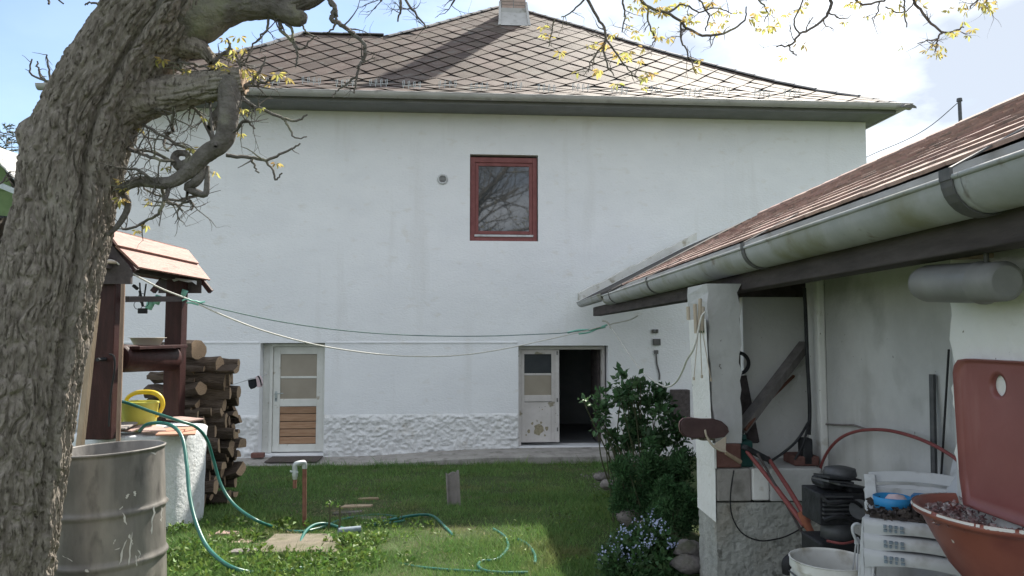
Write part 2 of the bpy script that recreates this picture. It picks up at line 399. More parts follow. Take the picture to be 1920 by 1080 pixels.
def glass_mat(name, tint, rough=0.03):
    m = bpy.data.materials.new(name)
    m.use_nodes = True
    t = m.node_tree
    b = t.nodes['Principled BSDF']
    b.inputs['Base Color'].default_value = (*tint, 1)
    b.inputs['Roughness'].default_value = rough
    b.inputs['Specular IOR Level'].default_value = 0.5
    b.inputs['IOR'].default_value = 2.0
    n = N('ShaderNodeTexNoise', t); n.inputs['Scale'].default_value = 2.2
    tc = N('ShaderNodeTexCoord', t); t.links.new(tc.outputs['Object'], n.inputs['Vector'])
    bp = N('ShaderNodeBump', t); bp.inputs['Strength'].default_value = 0.02; bp.inputs['Distance'].default_value = 0.02
    t.links.new(n.outputs['Fac'], bp.inputs['Height']); t.links.new(bp.outputs[0], b.inputs['Normal'])
    M[name] = m
glass_mat('window_glass', (0.035, 0.04, 0.045))

# ---------------------------------------------------------------- mesh building
class MB:
    def __init__(s, xf=None):
        s.v, s.f, s.m, s.xf = [], [], [], xf
    def add(s, verts, faces, mi=0):
        k = len(s.v)
        if s.xf: verts = [s.xf(p) for p in verts]
        s.v.extend([tuple(p) for p in verts])
        s.f.extend([tuple(i + k for i in f) for f in faces])
        s.m.extend([mi] * len(faces))
    def box(s, x0, x1, y0, y1, z0, z1, mi=0):
        s.add([(x0, y0, z0), (x1, y0, z0), (x1, y1, z0), (x0, y1, z0), (x0, y0, z1), (x1, y0, z1), (x1, y1, z1), (x0, y1, z1)],
              [(0, 3, 2, 1), (4, 5, 6, 7), (0, 1, 5, 4), (1, 2, 6, 5), (2, 3, 7, 6), (3, 0, 4, 7)], mi)
    def bar(s, a, b, w, h, up=(0, 0, 1), mi=0):
        a, b = Vector(a), Vector(b)
        d = (b - a).normalized()
        x = d.cross(Vector(up))
        if x.length < 1e-4: x = d.cross(Vector((1, 0, 0)))
        x.normalize(); y = x.cross(d).normalized()
        vs = []
        for P in (a, b):
            for i, j in ((-1, -1), (1, -1), (1, 1), (-1, 1)):
                vs.append(P + x * (i * w / 2) + y * (j * h / 2))
        s.add(vs, [(0, 1, 2, 3), (7, 6, 5, 4), (0, 4, 5, 1), (1, 5, 6, 2), (2, 6, 7, 3), (3, 7, 4, 0)], mi)
    def tube(s, pts, rad, n=8, mi=0, cap=True, arc=None, capmi=None):
        pts = [Vector(p) for p in pts]
        if not hasattr(rad, '__len__'): rad = [rad] * len(pts)
        t0 = (pts[1] - pts[0]).normalized()
        x = t0.cross(Vector((0.13, 0.31, 0.94)))
        if x.length < 0.05: x = t0.cross(Vector((1, 0, 0)))
        x.normalize()
        vs = []
        for i, P in enumerate(pts):
            t = (pts[min(i + 1, len(pts) - 1)] - pts[max(i - 1, 0)])
            t = t.normalized() if t.length > 1e-9 else t0
            x = x - t * x.dot(t)
            if x.length < 1e-6: x = t.cross(Vector((0.3, 0.5, 0.8)))
            x.normalize(); y = t.cross(x)
            for k in range(n):
                a = 2 * math.pi * k / n
                vs.append(P + (x * math.cos(a) + y * math.sin(a)) * rad[i])
        fs = []
        for i in range(len(pts) - 1):
            for k in range(n):
                k2 = (k + 1) % n
                fs.append((i * n + k, i * n + k2, (i + 1) * n + k2, (i + 1) * n + k))
        s.add(vs, fs, mi)
        if cap:
            cm = mi if capmi is None else capmi
            s.add(vs[:n] if not s.xf else vs[:n], [tuple(reversed(range(n)))], cm)
            s.add(vs[-n:], [tuple(range(n))], cm)
    def lathe(s, prof, n=32, mat4=None, mi=0, a0=0.0, a1=2 * math.pi):
        full = abs(a1 - a0 - 2 * math.pi) < 1e-6
        m = n if full else n + 1
        vs = []
        for r, z in prof:
            for k in range(m):
                a = a0 + (a1 - a0) * k / n
                p = Vector((r * math.cos(a), r * math.sin(a), z))
                vs.append(mat4 @ p if mat4 else p)
        fs = []
        for i in range(len(prof) - 1):
            for k in range(n):
                k2 = (k + 1) % m
                fs.append((i * m + k, i * m + k2, (i + 1) * m + k2, (i + 1) * m + k))
        s.add(vs, fs, mi)
    def prism(s, poly, thick, mat4, mi=0):
        """polygon in local xy, extruded along local z by thick"""
        n = len(poly)
        vs = [mat4 @ Vector((x, y, 0)) for x, y in poly] + [mat4 @ Vector((x, y, thick)) for x, y in poly]
        fs = [tuple(reversed(range(n))), tuple(range(n, 2 * n))]
        fs += [(i, (i + 1) % n, n + (i + 1) % n, n + i) for i in range(n)]
        s.add(vs, fs, mi)
    def build(s, name, mats, parent=None, smooth=False, bevel=0.0, kind=None, loc=None):
        if not isinstance(mats, (list, tuple)): mats = [mats]
        off = parent_world(parent) if parent is not None else Vector(loc or (0, 0, 0))
        V = np.array(s.v, float) - np.array(off)
        me = bpy.data.meshes.new(name)
        me.from_pydata(V.tolist(), [], s.f)
        for m in mats: me.materials.append(M[m])
        if len(mats) > 1:
            me.polygons.foreach_set('material_index', s.m)
        if smooth:
            me.polygons.foreach_set('use_smooth', [True] * len(me.polygons))
        me.update()
        o = bpy.data.objects.new(name, me)
        col.objects.link(o)
        if parent is not None: o.parent = parent
        else: o.location = off
        if bevel:
            b = o.modifiers.new('bevel', 'BEVEL')
            b.width = bevel; b.segments = 2; b.limit_method = 'ANGLE'; b.angle_limit = R(40)
            b.harden_normals = False
        if kind: o['kind'] = kind
        return o
def parent_world(p):
    v = Vector((0, 0, 0))
    while p is not None:
        v += p.location
        p = p.parent
    return v
def npmesh(name, V, Fq, mats, parent=None, smooth=False, kind=None, mi=None, loc=None):
    """numpy verts (N,3), faces (M,k) -> object"""
    off = parent_world(parent) if parent is not None else Vector(loc or (0, 0, 0))
    V = np.asarray(V, float) - np.array(off)
    Fq = np.asarray(Fq, np.int32)
    me = bpy.data.meshes.new(name)
    me.vertices.add(len(V)); me.vertices.foreach_set('co', V.ravel())
    k = Fq.shape[1]
    me.loops.add(Fq.size); me.loops.foreach_set('vertex_index', Fq.ravel())
    me.polygons.add(len(Fq))
    me.polygons.foreach_set('loop_start', np.arange(0, Fq.size, k, dtype=np.int32))
    me.polygons.foreach_set('loop_total', np.full(len(Fq), k, np.int32))
    for m in (mats if isinstance(mats, (list, tuple)) else [mats]): me.materials.append(M[m])
    if mi is not None: me.polygons.foreach_set('material_index', np.asarray(mi, np.int32))
    if smooth: me.polygons.foreach_set('use_smooth', [True] * len(Fq))
    me.update(); me.validate()
    o = bpy.data.objects.new(name, me)
    col.objects.link(o)
    if parent is not None: o.parent = parent
    else: o.location = off
    if kind: o['kind'] = kind
    return o
def tag(o, label=None, cat=None, group=None, kind=None):
    if label: o['label'] = label
    if cat: o['category'] = cat
    if group: o['group'] = group
    if kind or cat: o['kind'] = kind or 'thing'
    return o
def thing(name, loc, label, cat, group=None):
    o = bpy.data.objects.new(name, None)
    o.empty_display_size = 0.1
    o.location = loc
    col.objects.link(o)
    return tag(o, label, cat, group)
def copy_tree(o, parent=None):
    c = o.copy(); col.objects.link(c); c.parent = parent
    for ch in list(o.children): copy_tree(ch, c)
    return c
def piece(name, me, parent, mw):
    """an object that shares mesh data, placed by world matrix under a parent that is only translated"""
    o = bpy.data.objects.new(name, me)
    col.objects.link(o)
    o.parent = parent
    o.matrix_local = Matrix.Translation(-parent_world(parent)) @ mw
    return o
def mesh_of(mb, name, mats, smooth=False):
    me = bpy.data.meshes.new(name)
    me.from_pydata(mb.v, [], mb.f)
    for m in (mats if isinstance(mats, (list, tuple)) else [mats]): me.materials.append(M[m])
    me.polygons.foreach_set('material_index', mb.m)
    if smooth: me.polygons.foreach_set('use_smooth', [True] * len(me.polygons))
    me.update()
    return me
def spline(pts, k=6, rad=None):
    """Catmull-Rom through points; radii are carried along"""
    P = [np.array(p, float) for p in pts]
    P = [2 * P[0] - P[1]] + P + [2 * P[-1] - P[-2]]
    out, ro = [], []
    for i in range(1, len(P) - 2):
        for j in range(k):
            t = j / k
            a, b, c, d = P[i - 1], P[i], P[i + 1], P[i + 2]
            out.append(0.5 * (2 * b + (c - a) * t + (2 * a - 5 * b + 4 * c - d) * t * t + (3 * b - a - 3 * c + d) * t ** 3))
            if rad is not None: ro.append(rad[i - 1] * (1 - t) + rad[i] * t)
    out.append(P[-2])
    if rad is not None: ro.append(rad[-1])
    out = [Vector(p) for p in out]
    return (out, ro) if rad is not None else out
def leaves(n, pos_fn, size, rng, up=0.35, aspect=0.45, fold=0.25):
    """n folded leaves (2 quads of 3 verts each -> 4 tris) at pos_fn(rng, n) -> (n,3) points, (n,3) outward dirs"""
    P, D = pos_fn(rng, n)
    D = D + rng.normal(0, 0.55, (n, 3)); D[:, 2] += up
    D /= np.linalg.norm(D, axis=1)[:, None]
    A = rng.normal(0, 1, (n, 3)); A -= D * (A * D).sum(1)[:, None]
    A /= np.linalg.norm(A, axis=1)[:, None]
    B = np.cross(D, A)
    L = size * rng.uniform(0.6, 1.3, n)[:, None]
    W = L * aspect
    v0 = P; v3 = P + D * L + B * L * rng.uniform(-0.25, 0.05, n)[:, None]
    mid = P + D * L * 0.5
    v1 = mid + A * W * 0.5 + B * W * fold
    v2 = mid - A * W * 0.5 + B * W * fold
    vm = mid
    V = np.stack([v0, v1, v3, v2], 1).reshape(-1, 3)
    i = np.arange(n)[:, None] * 4
    Fq = np.concatenate([i + np.array([[0, 1, 2]]), i + np.array([[0, 2, 3]])])
    return V, Fq
# ================================================================ GROUND
def build_ground():
    xs = np.concatenate([[-300, -120, -50, -20], np.linspace(-9, 9, 73), [20, 50, 120, 300]])
    ys = np.concatenate([[-300, -100, -30, -8], np.linspace(-2, 14, 65), [20, 40, 100, 400]])
    X, Y = np.meshgrid(xs, ys)
    Z = np.vectorize(gz)(Y)
    inner = (np.abs(X) < 9) & (Y > -2) & (Y < 11)
    Z = Z + inner * (fbm(np.stack([X.ravel() * 1.3, Y.ravel() * 1.3, 0 * X.ravel()], 1), 3).reshape(X.shape) - 0.5) * 0.05
    V = np.stack([X.ravel(), Y.ravel(), Z.ravel()], 1)
    nx, ny = len(xs), len(ys)
    i, j = np.meshgrid(np.arange(nx - 1), np.arange(ny - 1))
    q = (j * nx + i).ravel()
    Fq = np.stack([q, q + 1, q + nx + 1, q + nx], 1)
    npmesh('ground', V, Fq, 'lawn_ground', smooth=True, kind='structure')
build_ground()

# bare places: (centre, half sizes)
SLAB_P = [gnd(x, y) for x, y in ((474, 1043), (632, 1043), (627, 1008), (515, 1008))]
SLAB_C = sum(SLAB_P, Vector()) / 4
RUB_C = gnd(668, 958)
DIRT_C = gnd(430, 1010)
BARE = [(SLAB_C.x, SLAB_C.y, 0.38, 0.22, 0.0), (RUB_C.x, RUB_C.y, 0.26, 0.42, 0.15), (DIRT_C.x, DIRT_C.y, 0.26, 0.22, 0.35), (gnd(1140, 905).x, gnd(1140, 905).y, 0.3, 0.8, 0.3)]
def build_grass():
    rng = np.random.default_rng(3)
    n = 190000
    y = 4.7 + (11.25 - 4.7) * rng.random(n) ** 1.35
    xl = (285 - 960) / F * y - 0.15
    xr = (1190 - 960) / F * y + 0.2
    x = xl + (xr - xl) * rng.random(n)
    keep = np.ones(n, bool)
    for bx, by, hx, hy, left in BARE:
        ins = ((x - bx) / hx) ** 2 + ((y - by) / hy) ** 2 < 1
        keep &= ~(ins & (rng.random(n) > left))
    ap = 11.74 + x * 0.0717 - 0.62
    keep &= y < ap + 0.03
    pn = fbm(np.stack([x * 2.2, y * 2.2, 0 * x], 1), 3)
    keep &= rng.random(n) < np.clip(0.35 + 1.6 * (pn - 0.25), 0.25, 1)
    x, y, pn, ap = x[keep], y[keep], pn[keep], ap[keep]
    n = len(x)
    z = np.interp(y, [0, 4.5, 11.2, 20], [0, 0, GB, GB]) - 0.015
    h = rng.uniform(0.028, 0.07, n) * (0.55 + 1.0 * pn)
    edge = (np.abs(y - ap) < 0.22)
    h[edge] *= rng.uniform(.8, 1.6, edge.sum())
    tall = rng.random(n) < 0.02
    h[tall] *= 1.9
    lean = rng.normal(0, 0.55, (n, 2)) * h[:, None]
    a = rng.random(n) * 2 * np.pi
    w = rng.uniform(0.0022, 0.0042, n) * (1 + (y - 5) * 0.12)
    dx, dy = np.cos(a) * w, np.sin(a) * w
    V = np.stack([np.stack([x - dx, y - dy, z], 1), np.stack([x + dx, y + dy, z], 1),
                  np.stack([x + lean[:, 0] + 0, y + lean[:, 1], z + h], 1)], 1).reshape(-1, 3)
    Fq = np.arange(3 * n).reshape(-1, 3)
    npmesh('grass', V, Fq, 'grass', kind='stuff')
build_grass()
def weed_patch(name, spots, per, size, matn, seed, h=0.09):
    rng = np.random.default_rng(seed)
    Vs, Fs, k = [], [], 0
    for (px, py, rad, num) in spots:
        c = gnd(px, py)
        for _ in range(num):
            a = rng.random() * 6.283; r = rad * math.sqrt(rng.random())
            cx_, cy_ = c.x + r * math.cos(a), c.y + r * math.sin(a) * 0.8
            hh = h * rng.uniform(0.5, 1.4)
            def pf(g, n):
                an = g.random(n) * 6.283
                D = np.stack([np.cos(an), np.sin(an), g.uniform(0.0, 0.8, n)], 1)
                P = np.array([cx_, cy_, gz(cy_)]) + np.stack([np.cos(an), np.sin(an), 0 * an], 1) * 0.02
                P[:, 2] += hh * g.uniform(0.2, 1.0, n)
                return P, D
            V, Fq = leaves(per, pf, size, rng, up=0.25, aspect=0.62)
            Vs.append(V); Fs.append(Fq + k); k += len(V)
    npmesh(name, np.concatenate(Vs), np.concatenate(Fs), matn, kind='stuff')
weed_patch('broadleaf_weeds', [(345, 1055, .3, 60), (430, 1075, .35, 45), (330, 1000, .14, 20), (460, 1015, .13, 20), (520, 1078, .3, 40), (590, 1055, .16, 16), (650, 1050, .25, 40),
            (690, 1020, .2, 30), (640, 1022, .1, 14), (730, 1065, .2, 12), (545, 992, .14, 16), (505, 992, .14, 16), (700, 990, .16, 10), (600, 1075, .25, 34), (760, 990, .25, 8), (430, 990, .2, 16), (345, 965, .15, 14), (490, 1045, .1, 10), (560, 1050, .1, 8), (390, 1030, .25, 30)],
           7, 0.040, 'weed', 5, h=0.065)
weed_patch('clover_patches', [(x, y, .35, 10) for x, y in ((820, 1010), (900, 1040), (1020, 980), (760, 920), (500, 930), (1080, 1050), (690, 925), (960, 1005))] + [(1150, 935, .25, 30), (1130, 960, .2, 20)], 5, 0.03, 'weed', 6, h=0.05)

def dead_grass():
    rng = np.random.default_rng(12)
    V, Fs, k = [], [], 0
    spots = [(RUB_C.x, RUB_C.y, .35, 900), (DIRT_C.x, DIRT_C.y, .25, 350), (SLAB_C.x, SLAB_C.y, .4, 200), (-1.0, 6.5, 1.4, 500), (0.3, 6.0, 1.0, 300)]
    for cx_, cy_, r, n in spots:
        for _ in range(n):
            x, y = cx_ + rng.normal(0, r), cy_ + rng.normal(0, r)
            an = rng.random() * 6.283; L = rng.uniform(.02, .075); w = rng.uniform(.001, .0025); z = gz(y) + rng.uniform(.004, .03)
            d = np.array([math.cos(an), math.sin(an), rng.normal(0, .25)]) * L; s = np.array([-math.sin(an), math.cos(an), 0]) * w; p = np.array([x, y, z])
            V += [p - s, p + s, p + d]; Fs.append((k, k + 1, k + 2)); k += 3
    npmesh('dead_grass', np.array(V), np.array(Fs), 'straw', kind='stuff')
dead_grass()
# ================================================================ HOUSE
UL, UR = hw(150, 400)[0], hw(1624, 270)[0]
D1 = dict(u0=hw(486, 750)[0], u1=hw(608, 750)[0], w0=hw(550, 853)[1], w1=hw(550, 643)[1])
D2 = dict(u0=hw(972, 750)[0], u1=hw(1141, 750)[0], w0=hw(1050, 838)[1], w1=hw(1050, 648)[1])
W1 = dict(u0=hw(881, 370)[0], u1=hw(1009, 370)[0], w0=hw(945, 452)[1], w1=hw(945, 290)[1])
OV = 0.56
WE = hw(960, 181, -OV)[1]           # height of the eave edge
def prof(d):
    return WE + (0.46 * d if d < 1.2 else 0.552 + 0.60 * (d - 1.2) if d < 1.8 else 0.912 + 0.735 * (d - 1.8))
def roof_hit(px, py):
    lo = 0.0
    for k in range(0, 1400):
        d = k * 0.01
        u, w = hw(px, py, -OV + d)
        if w <= prof(d) and d > 0: return (u, d)
        if w - prof(d) < 0: return (u, d)
    return (u, d)
WALL_TOP = WE - 0.10
HOUSE = thing('house', Hp((0, 0, D1['w0'])), 'white rendered two storey house with grey diamond slate roof', 'house')
HD = None
apex = roof_hit(960, 14)
HD = 2 * (apex[1]) - 2 * OV     # depth of the walls
print('HOUSE', UL, UR, D1, D2, W1, WE, apex)
def front_wall():
    mb = MB(Hp)
    us = sorted([UL, UR, D1['u0'], D1['u1'], D2['u0'], D2['u1'], W1['u0'], W1['u1']])
    ws = sorted([-0.7, D1['w0'], D2['w0'], D1['w1'], D2['w1'], W1['w0'], W1['w1'], WALL_TOP])
    def hole(u, w):
        return any(o['u0'] < u < o['u1'] and o['w0'] < w < o['w1'] for o in (D1, D2, W1))
    for a, b in zip(us, us[1:]):
        for c, d in zip(ws, ws[1:]):
            if b - a < 1e-6 or d - c < 1e-6 or hole((a + b) / 2, (c + d) / 2): continue
            mb.add([(a, 0, c), (b, 0, c), (b, 0, d), (a, 0, d)], [(0, 1, 2, 3)])
    for o in (D1, D2, W1):
        dp = 0.42 if o is not W1 else 0.16
        a, b, c, d = o['u0'], o['u1'], o['w0'], o['w1']
        mb.add([(a, 0, c), (a, dp, c), (a, dp, d), (a, 0, d)], [(0, 1, 2, 3)])
        mb.add([(b, 0, c), (b, dp, c), (b, dp, d), (b, 0, d)], [(3, 2, 1, 0)])
        mb.add([(a, 0, d), (b, 0, d), (b, dp, d), (a, dp, d)], [(0, 3, 2, 1)])
        mb.add([(a, 0, c), (b, 0, c), (b, dp, c), (a, dp, c)], [(0, 1, 2, 3)])
    # side and back walls
    for u in (UL, UR):
        mb.add([(u, 0, -0.7), (u, HD, -0.7), (u, HD, WALL_TOP), (u, 0, WALL_TOP)], [(0, 1, 2, 3)])
    mb.add([(UL, HD, -0.7), (UR, HD, -0.7), (UR, HD, WALL_TOP), (UL, HD, WALL_TOP)], [(0, 1, 2, 3)])
    mb.build('wall', 'plaster', HOUSE)
    # rooms behind the openings
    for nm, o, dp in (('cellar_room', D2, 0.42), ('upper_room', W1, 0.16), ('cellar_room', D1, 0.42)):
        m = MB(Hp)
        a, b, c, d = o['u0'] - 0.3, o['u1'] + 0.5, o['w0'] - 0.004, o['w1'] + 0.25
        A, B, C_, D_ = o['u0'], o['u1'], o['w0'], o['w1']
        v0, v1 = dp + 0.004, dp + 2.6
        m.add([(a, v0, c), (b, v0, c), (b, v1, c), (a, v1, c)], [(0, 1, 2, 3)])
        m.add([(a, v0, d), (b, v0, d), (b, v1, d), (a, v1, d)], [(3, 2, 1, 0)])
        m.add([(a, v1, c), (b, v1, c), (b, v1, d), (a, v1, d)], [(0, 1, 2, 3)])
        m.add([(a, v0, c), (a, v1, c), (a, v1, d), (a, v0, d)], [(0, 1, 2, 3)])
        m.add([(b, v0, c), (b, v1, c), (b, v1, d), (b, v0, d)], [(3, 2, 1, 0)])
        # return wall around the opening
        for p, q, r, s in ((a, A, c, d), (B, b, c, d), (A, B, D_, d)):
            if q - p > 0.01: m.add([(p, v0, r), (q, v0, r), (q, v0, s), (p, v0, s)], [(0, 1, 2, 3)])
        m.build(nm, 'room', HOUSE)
front_wall()
# slightly proud band at door-head height, and the rough plinth
PW = hw(790, 776)[1]
def rough_band(name, u0, u1, w0, w1, proud, rough, step, seed, skew=0.0):
    nu, nw = max(2, int((u1 - u0) / step)), max(2, int((w1 - w0) / step))
    uu, ww = np.meshgrid(np.linspace(u0, u1, nu), np.linspace(w0, w1, nw))
    P = np.stack([uu.ravel() * 20, ww.ravel() * 26, 0 * uu.ravel() + seed], 1)
    h = fbm(P, 4) - 0.5
    h2 = np.abs(vnoise(P * 1.6 + 5) - 0.5) * 0.7 + np.abs(vnoise(P * 3.7 + 9) - 0.5) * .5
    big = fbm(P * .22 + 31, 3)
    d = proud + rough * (h * 1.9 - h2 * 1.0) * (.35 + 1.3 * big) + rough * (fbm(P * .16, 2) - .5)
    top = sstep(0, 0.05, w1 - ww.ravel())
    low = 1.0
    d = np.maximum(d * (0.35 + 0.65 * top) * low, 0.003)
    e = (np.abs(uu.ravel() - u0) < 1e-6) | (np.abs(uu.ravel() - u1) < 1e-6) | (np.abs(ww.ravel() - w1) < 1e-6)
    d[e] = 0.0015
    V = np.array([Hp((a, -b, c)) for a, b, c in zip(uu.ravel(), d, ww.ravel())])
    i, j = np.meshgrid(np.arange(nu - 1), np.arange(nw - 1))
    q = (j * nu + i).ravel()
    npmesh(name, V, np.stack([q, q + 1, q + nu + 1, q + nu], 1), 'plinth_plaster', HOUSE, smooth=True)
rough_band('plinth', D1['u1'], D2['u0'], -0.6, PW, 0.026, 0.030, 0.012, 1.0)
rough_band('plinth', UL, D1['u0'], -0.6, PW, 0.024, 0.040, 0.018, 7.0)
rough_band('plinth', D2['u1'], UR, -0.6, PW, 0.03, 0.05, 0.04, 12.0)
def ledge(u0, u1):
    w = D1['w1'] + 0.0
    rng = random.Random(4)
    mb = MB(Hp)
    n = int((u1 - u0) / 0.08)
    for i in range(n):
        a = u0 + (u1 - u0) * i / n; b = u0 + (u1 - u0) * (i + 1) / n
        h = 0.012 + 0.006 * rng.random()
        if i == 0: pa = h
        mb.add([(a, 0.001, w + 0.03), (b, 0.001, w + 0.03), (b, -h, w), (a, -pa, w), (a, 0.001, w - 0.02), (b, 0.001, w - 0.02)], [(0, 3, 2, 1), (3, 4, 5, 2)])
        pa = h
    mb.build('render_ledge', 'plaster', HOUSE, smooth=True)
ledge(D1['u1'] + 0.02, D2['u0'] - 0.02); ledge(UL + 0.05, D1['u0'] - 0.02)

# ---- roof
RIGHT = [roof_hit(x, y) for x, y in ((960, 14), (1100, 54), (1250, 100), (1350, 127), (1450, 153), (1540, 172), (1620, 184))]
uR, _ = hw(1692, 194, -OV)
RIGHT.append((uR, 0.0))
LEFT = [roof_hit(x, y) for x, y in ((936, 18), (870, 31), (800, 51), (735, 67), (650, 66), (562, 64), (500, 84), (440, 99), (320, 118))]
uL = hw(78, 150, -OV)[0]
LEFT.append((uL, 0.0))
print('ROOF', RIGHT, LEFT)
d_ap = RIGHT[0][1]
LEFT[0] = (LEFT[0][0], d_ap)
def smooth_side(L):      # keep d falling along the hip
    for i in range(1, len(L)):
        if L[i][1] > L[i - 1][1]: L[i] = (L[i][0], L[i - 1][1] - 0.001)
smooth_side(RIGHT); smooth_side(LEFT)
POLY = RIGHT[::-1] + LEFT        # from right eave up over the apex down to left eave
def dens(L, n=6):
    out = []
    for (a, b), (c, d) in zip(L, L[1:]):
        for k in range(n): out.append((a + (c - a) * k / n, b + (d - b) * k / n))
    out.append(L[-1]); return out
def roof_shell():
    mb = MB(Hp)
    Rd, Ld = dens(RIGHT), dens(LEFT)
    du = np.array([p[1] for p in Rd][::-1]); uu = np.array([p[0] for p in Rd][::-1])
    dl = np.array([p[1] for p in Ld][::-1]); ul = np.array([p[0] for p in Ld][::-1])
    ds = np.unique(np.round(np.concatenate([np.linspace(0, d_ap, 40), du, dl]), 4))
    ds = ds[(ds >= 0) & (ds <= d_ap)]
    back = 2 * d_ap
    pr = None
    for d in ds:
        r, l = float(np.interp(d, du, uu)), float(np.interp(d, dl, ul))
        row = [(l, -OV + d, prof(d)), (r, -OV + d, prof(d)), (l, -OV + back - d, prof(d)), (r, -OV + back - d, prof(d))]
        if pr:
            mb.add([pr[0], pr[1], row[1], row[0]], [(0, 1, 2, 3)])
            mb.add([pr[2], pr[3], row[3], row[2]], [(3, 2, 1, 0)])
            mb.add([pr[1], pr[3], row[3], row[1]], [(0, 1, 2, 3)])
            mb.add([pr[0], pr[2], row[2], row[0]], [(3, 2, 1, 0)])
        pr = row
    return mb.build('roof', 'roof_felt', HOUSE)
ROOF = roof_shell()
# slates as diamonds on the front slope
SARC = [0.0]; SD = [0.0]
for k in range(1, 2000):
    d = k * 0.006
    SARC.append(SARC[-1] + math.hypot(0.006, prof(d) - prof(d - 0.006))); SD.append(d)
def d_of_s(s): return float(np.interp(s, SARC, SD))
def s_of_d(d): return float(np.interp(d, SD, SARC))
TW, TH = 0.50, 0.60
POLYS = [(u, s_of_d(d)) for u, d in POLY]
def inside(u, s):
    c = False
    n = len(POLYS)
    for i in range(n):
        (x1, y1), (x2, y2) = POLYS[i], POLYS[(i + 1) % n]
        if (y1 > s) != (y2 > s) and u < (x2 - x1) * (s - y1) / (y2 - y1) + x1: c = not c
    return c
def seg_dist(p, a, b):
    ax, ay = a; bx, by = b; px_, py_ = p
    L2 = (bx - ax) ** 2 + (by - ay) ** 2
    t = max(0, min(1, ((px_ - ax) * (bx - ax) + (py_ - ay) * (by - ay)) / L2))
    return math.hypot(px_ - ax - t * (bx - ax), py_ - ay - t * (by - ay))
def clip(poly, a, b):
    """keep the left side of a->b"""
    out = []
    def sd(p): return (b[0] - a[0]) * (p[1] - a[1]) - (b[1] - a[1]) * (p[0] - a[0])
    for i in range(len(poly)):
        p, q = poly[i], poly[(i + 1) % len(poly)]
        dp, dq = sd(p), sd(q)
        if dp >= 0: out.append(p)
        if (dp > 0) != (dq > 0) and abs(dp - dq) > 1e-12:
            t = dp / (dp - dq); out.append((p[0] + (q[0] - p[0]) * t, p[1] + (q[1] - p[1]) * t))
    return out
def slate_mesh():
    mb = MB()
    hw_, hh_ = TW / 2 - 0.012, TH / 2 - 0.015
    c = 0.045
    ring = [(0, -hh_), (hw_ - c * .6, -c * .6), (hw_, 0), (hw_ - c * .6, c * .6), (0, hh_), (-hw_ + c * .6, c * .6), (-hw_, 0), (-hw_ + c * .6, -c * .6)]
    top = [(x, y, 0.004) for x, y in ring]; bot = [(x, y, -0.004) for x, y in ring]
    n = len(ring)
    mb.add(top + bot, [tuple(range(n))] + [(i, n + i, n + (i + 1) % n, (i + 1) % n) for i in range(n)])
    return mesh_of(mb, 'slate', 'roof_slate')
def build_slates():
    me = slate_mesh()
    rng = random.Random(8)
    rest = MB(Hp)
    singles = []
    smax = s_of_d(d_ap)
    j = 0
    while True:
        s = 0.02 + j * TH / 2
        if s > smax + TH / 2: break
        off = (j % 2) * TW / 2
        k0 = int((uL - 1) / TW); k1 = int((uR + 1) / TW)
        for k in range(k0, k1 + 1):
            u = k * TW + off
            near = [(POLYS[i], POLYS[(i + 1) % len(POLYS)]) for i in range(len(POLYS))
                    if seg_dist((u, s), POLYS[i], POLYS[(i + 1) % len(POLYS)]) < TH * 0.52]
            ins = inside(u, s)
            if not ins and not near: continue
            if not near and ins and len(singles) < 300:
                singles.append((u, s)); continue
            q = [(u, s - TH / 2 + 0.015), (u + TW / 2 - 0.012, s), (u, s + TH / 2 - 0.015), (u - TW / 2 + 0.012, s)]
            for a, b in near:
                q = clip(q, a, b)
                if len(q) < 3: break
            if len(q) < 3: continue
            lo = min(p[1] for p in q)
            vs = []
            for (uu, ss) in q:
                d = d_of_s(ss); lift = 0.016 + 0.012 * (1 - (ss - (s - TH / 2)) / TH)
                vs.append((uu, -OV + d, prof(d) + lift))
            n = len(q)
            vs += [(a, b, c - 0.010) for a, b, c in vs]
            rest.add(vs, [tuple(range(n))] + [(i, n + i, n + (i + 1) % n, (i + 1) % n) for i in range(n)])
        j += 1
    for u, s in singles:
        d = d_of_s(s)
        e = 0.05
        sl = math.atan2(prof(d + e) - prof(d - e), 2 * e)
        mw = Hmat @ Matrix.Translation((u, -OV + d, prof(d) + 0.022)) @ Matrix.Rotation(sl - R(2.0) + R(rng.gauss(0, .6)), 4, 'X') @ Matrix.Rotation(R(rng.gauss(0, 1.1)), 4, 'Z') @ Matrix.Rotation(R(rng.gauss(0, .5)), 4, 'Y')
        piece('slate', me, ROOF, mw)
    rest.build('slates', 'roof_slate_many', ROOF, kind='stuff')
    print('slates', len(singles), len(rest.f))
build_slates()
def ridge_caps():
    mb0 = MB()
    vs = []
    for x in (-0.21, 0.21):
        r = 0.115 if x > 0 else 0.10
        for k in range(7):
            a = math.pi * k / 6
            vs.append((x, r * 1.15 * math.cos(a), r * 0.5 * math.sin(a)))
    fs = [(k, k + 1, 8 + k, 7 + k) for k in range(6)] + [(0, 7, 13, 6)] + [tuple(reversed(range(7))), tuple(range(7, 14))]
    mb0.add(vs, fs)
    me = mesh_of(mb0, 'ridge_cap', 'ridge_dark')
    for L in (RIGHT, LEFT):
        pts = [Hp((u, -OV + d, prof(d) - 0.015)) for u, d in L]
        acc = 0.2
        for a, b in zip(pts, pts[1:]):
            ln = (b - a).length
            while acc < ln:
                P = a + (b - a) * (acc / ln)
                x = (b - a).normalized()
                y = Vector((0, 0, 1)).cross(x).normalized()
                z = x.cross(y)
                mw = Matrix(((x.x, y.x, z.x, P.x), (x.y, y.y, z.y, P.y), (x.z, y.z, z.z, P.z), (0, 0, 0, 1)))
                piece('ridge_cap', me, ROOF, mw)
                acc += 0.40
            acc -= ln
ridge_caps()
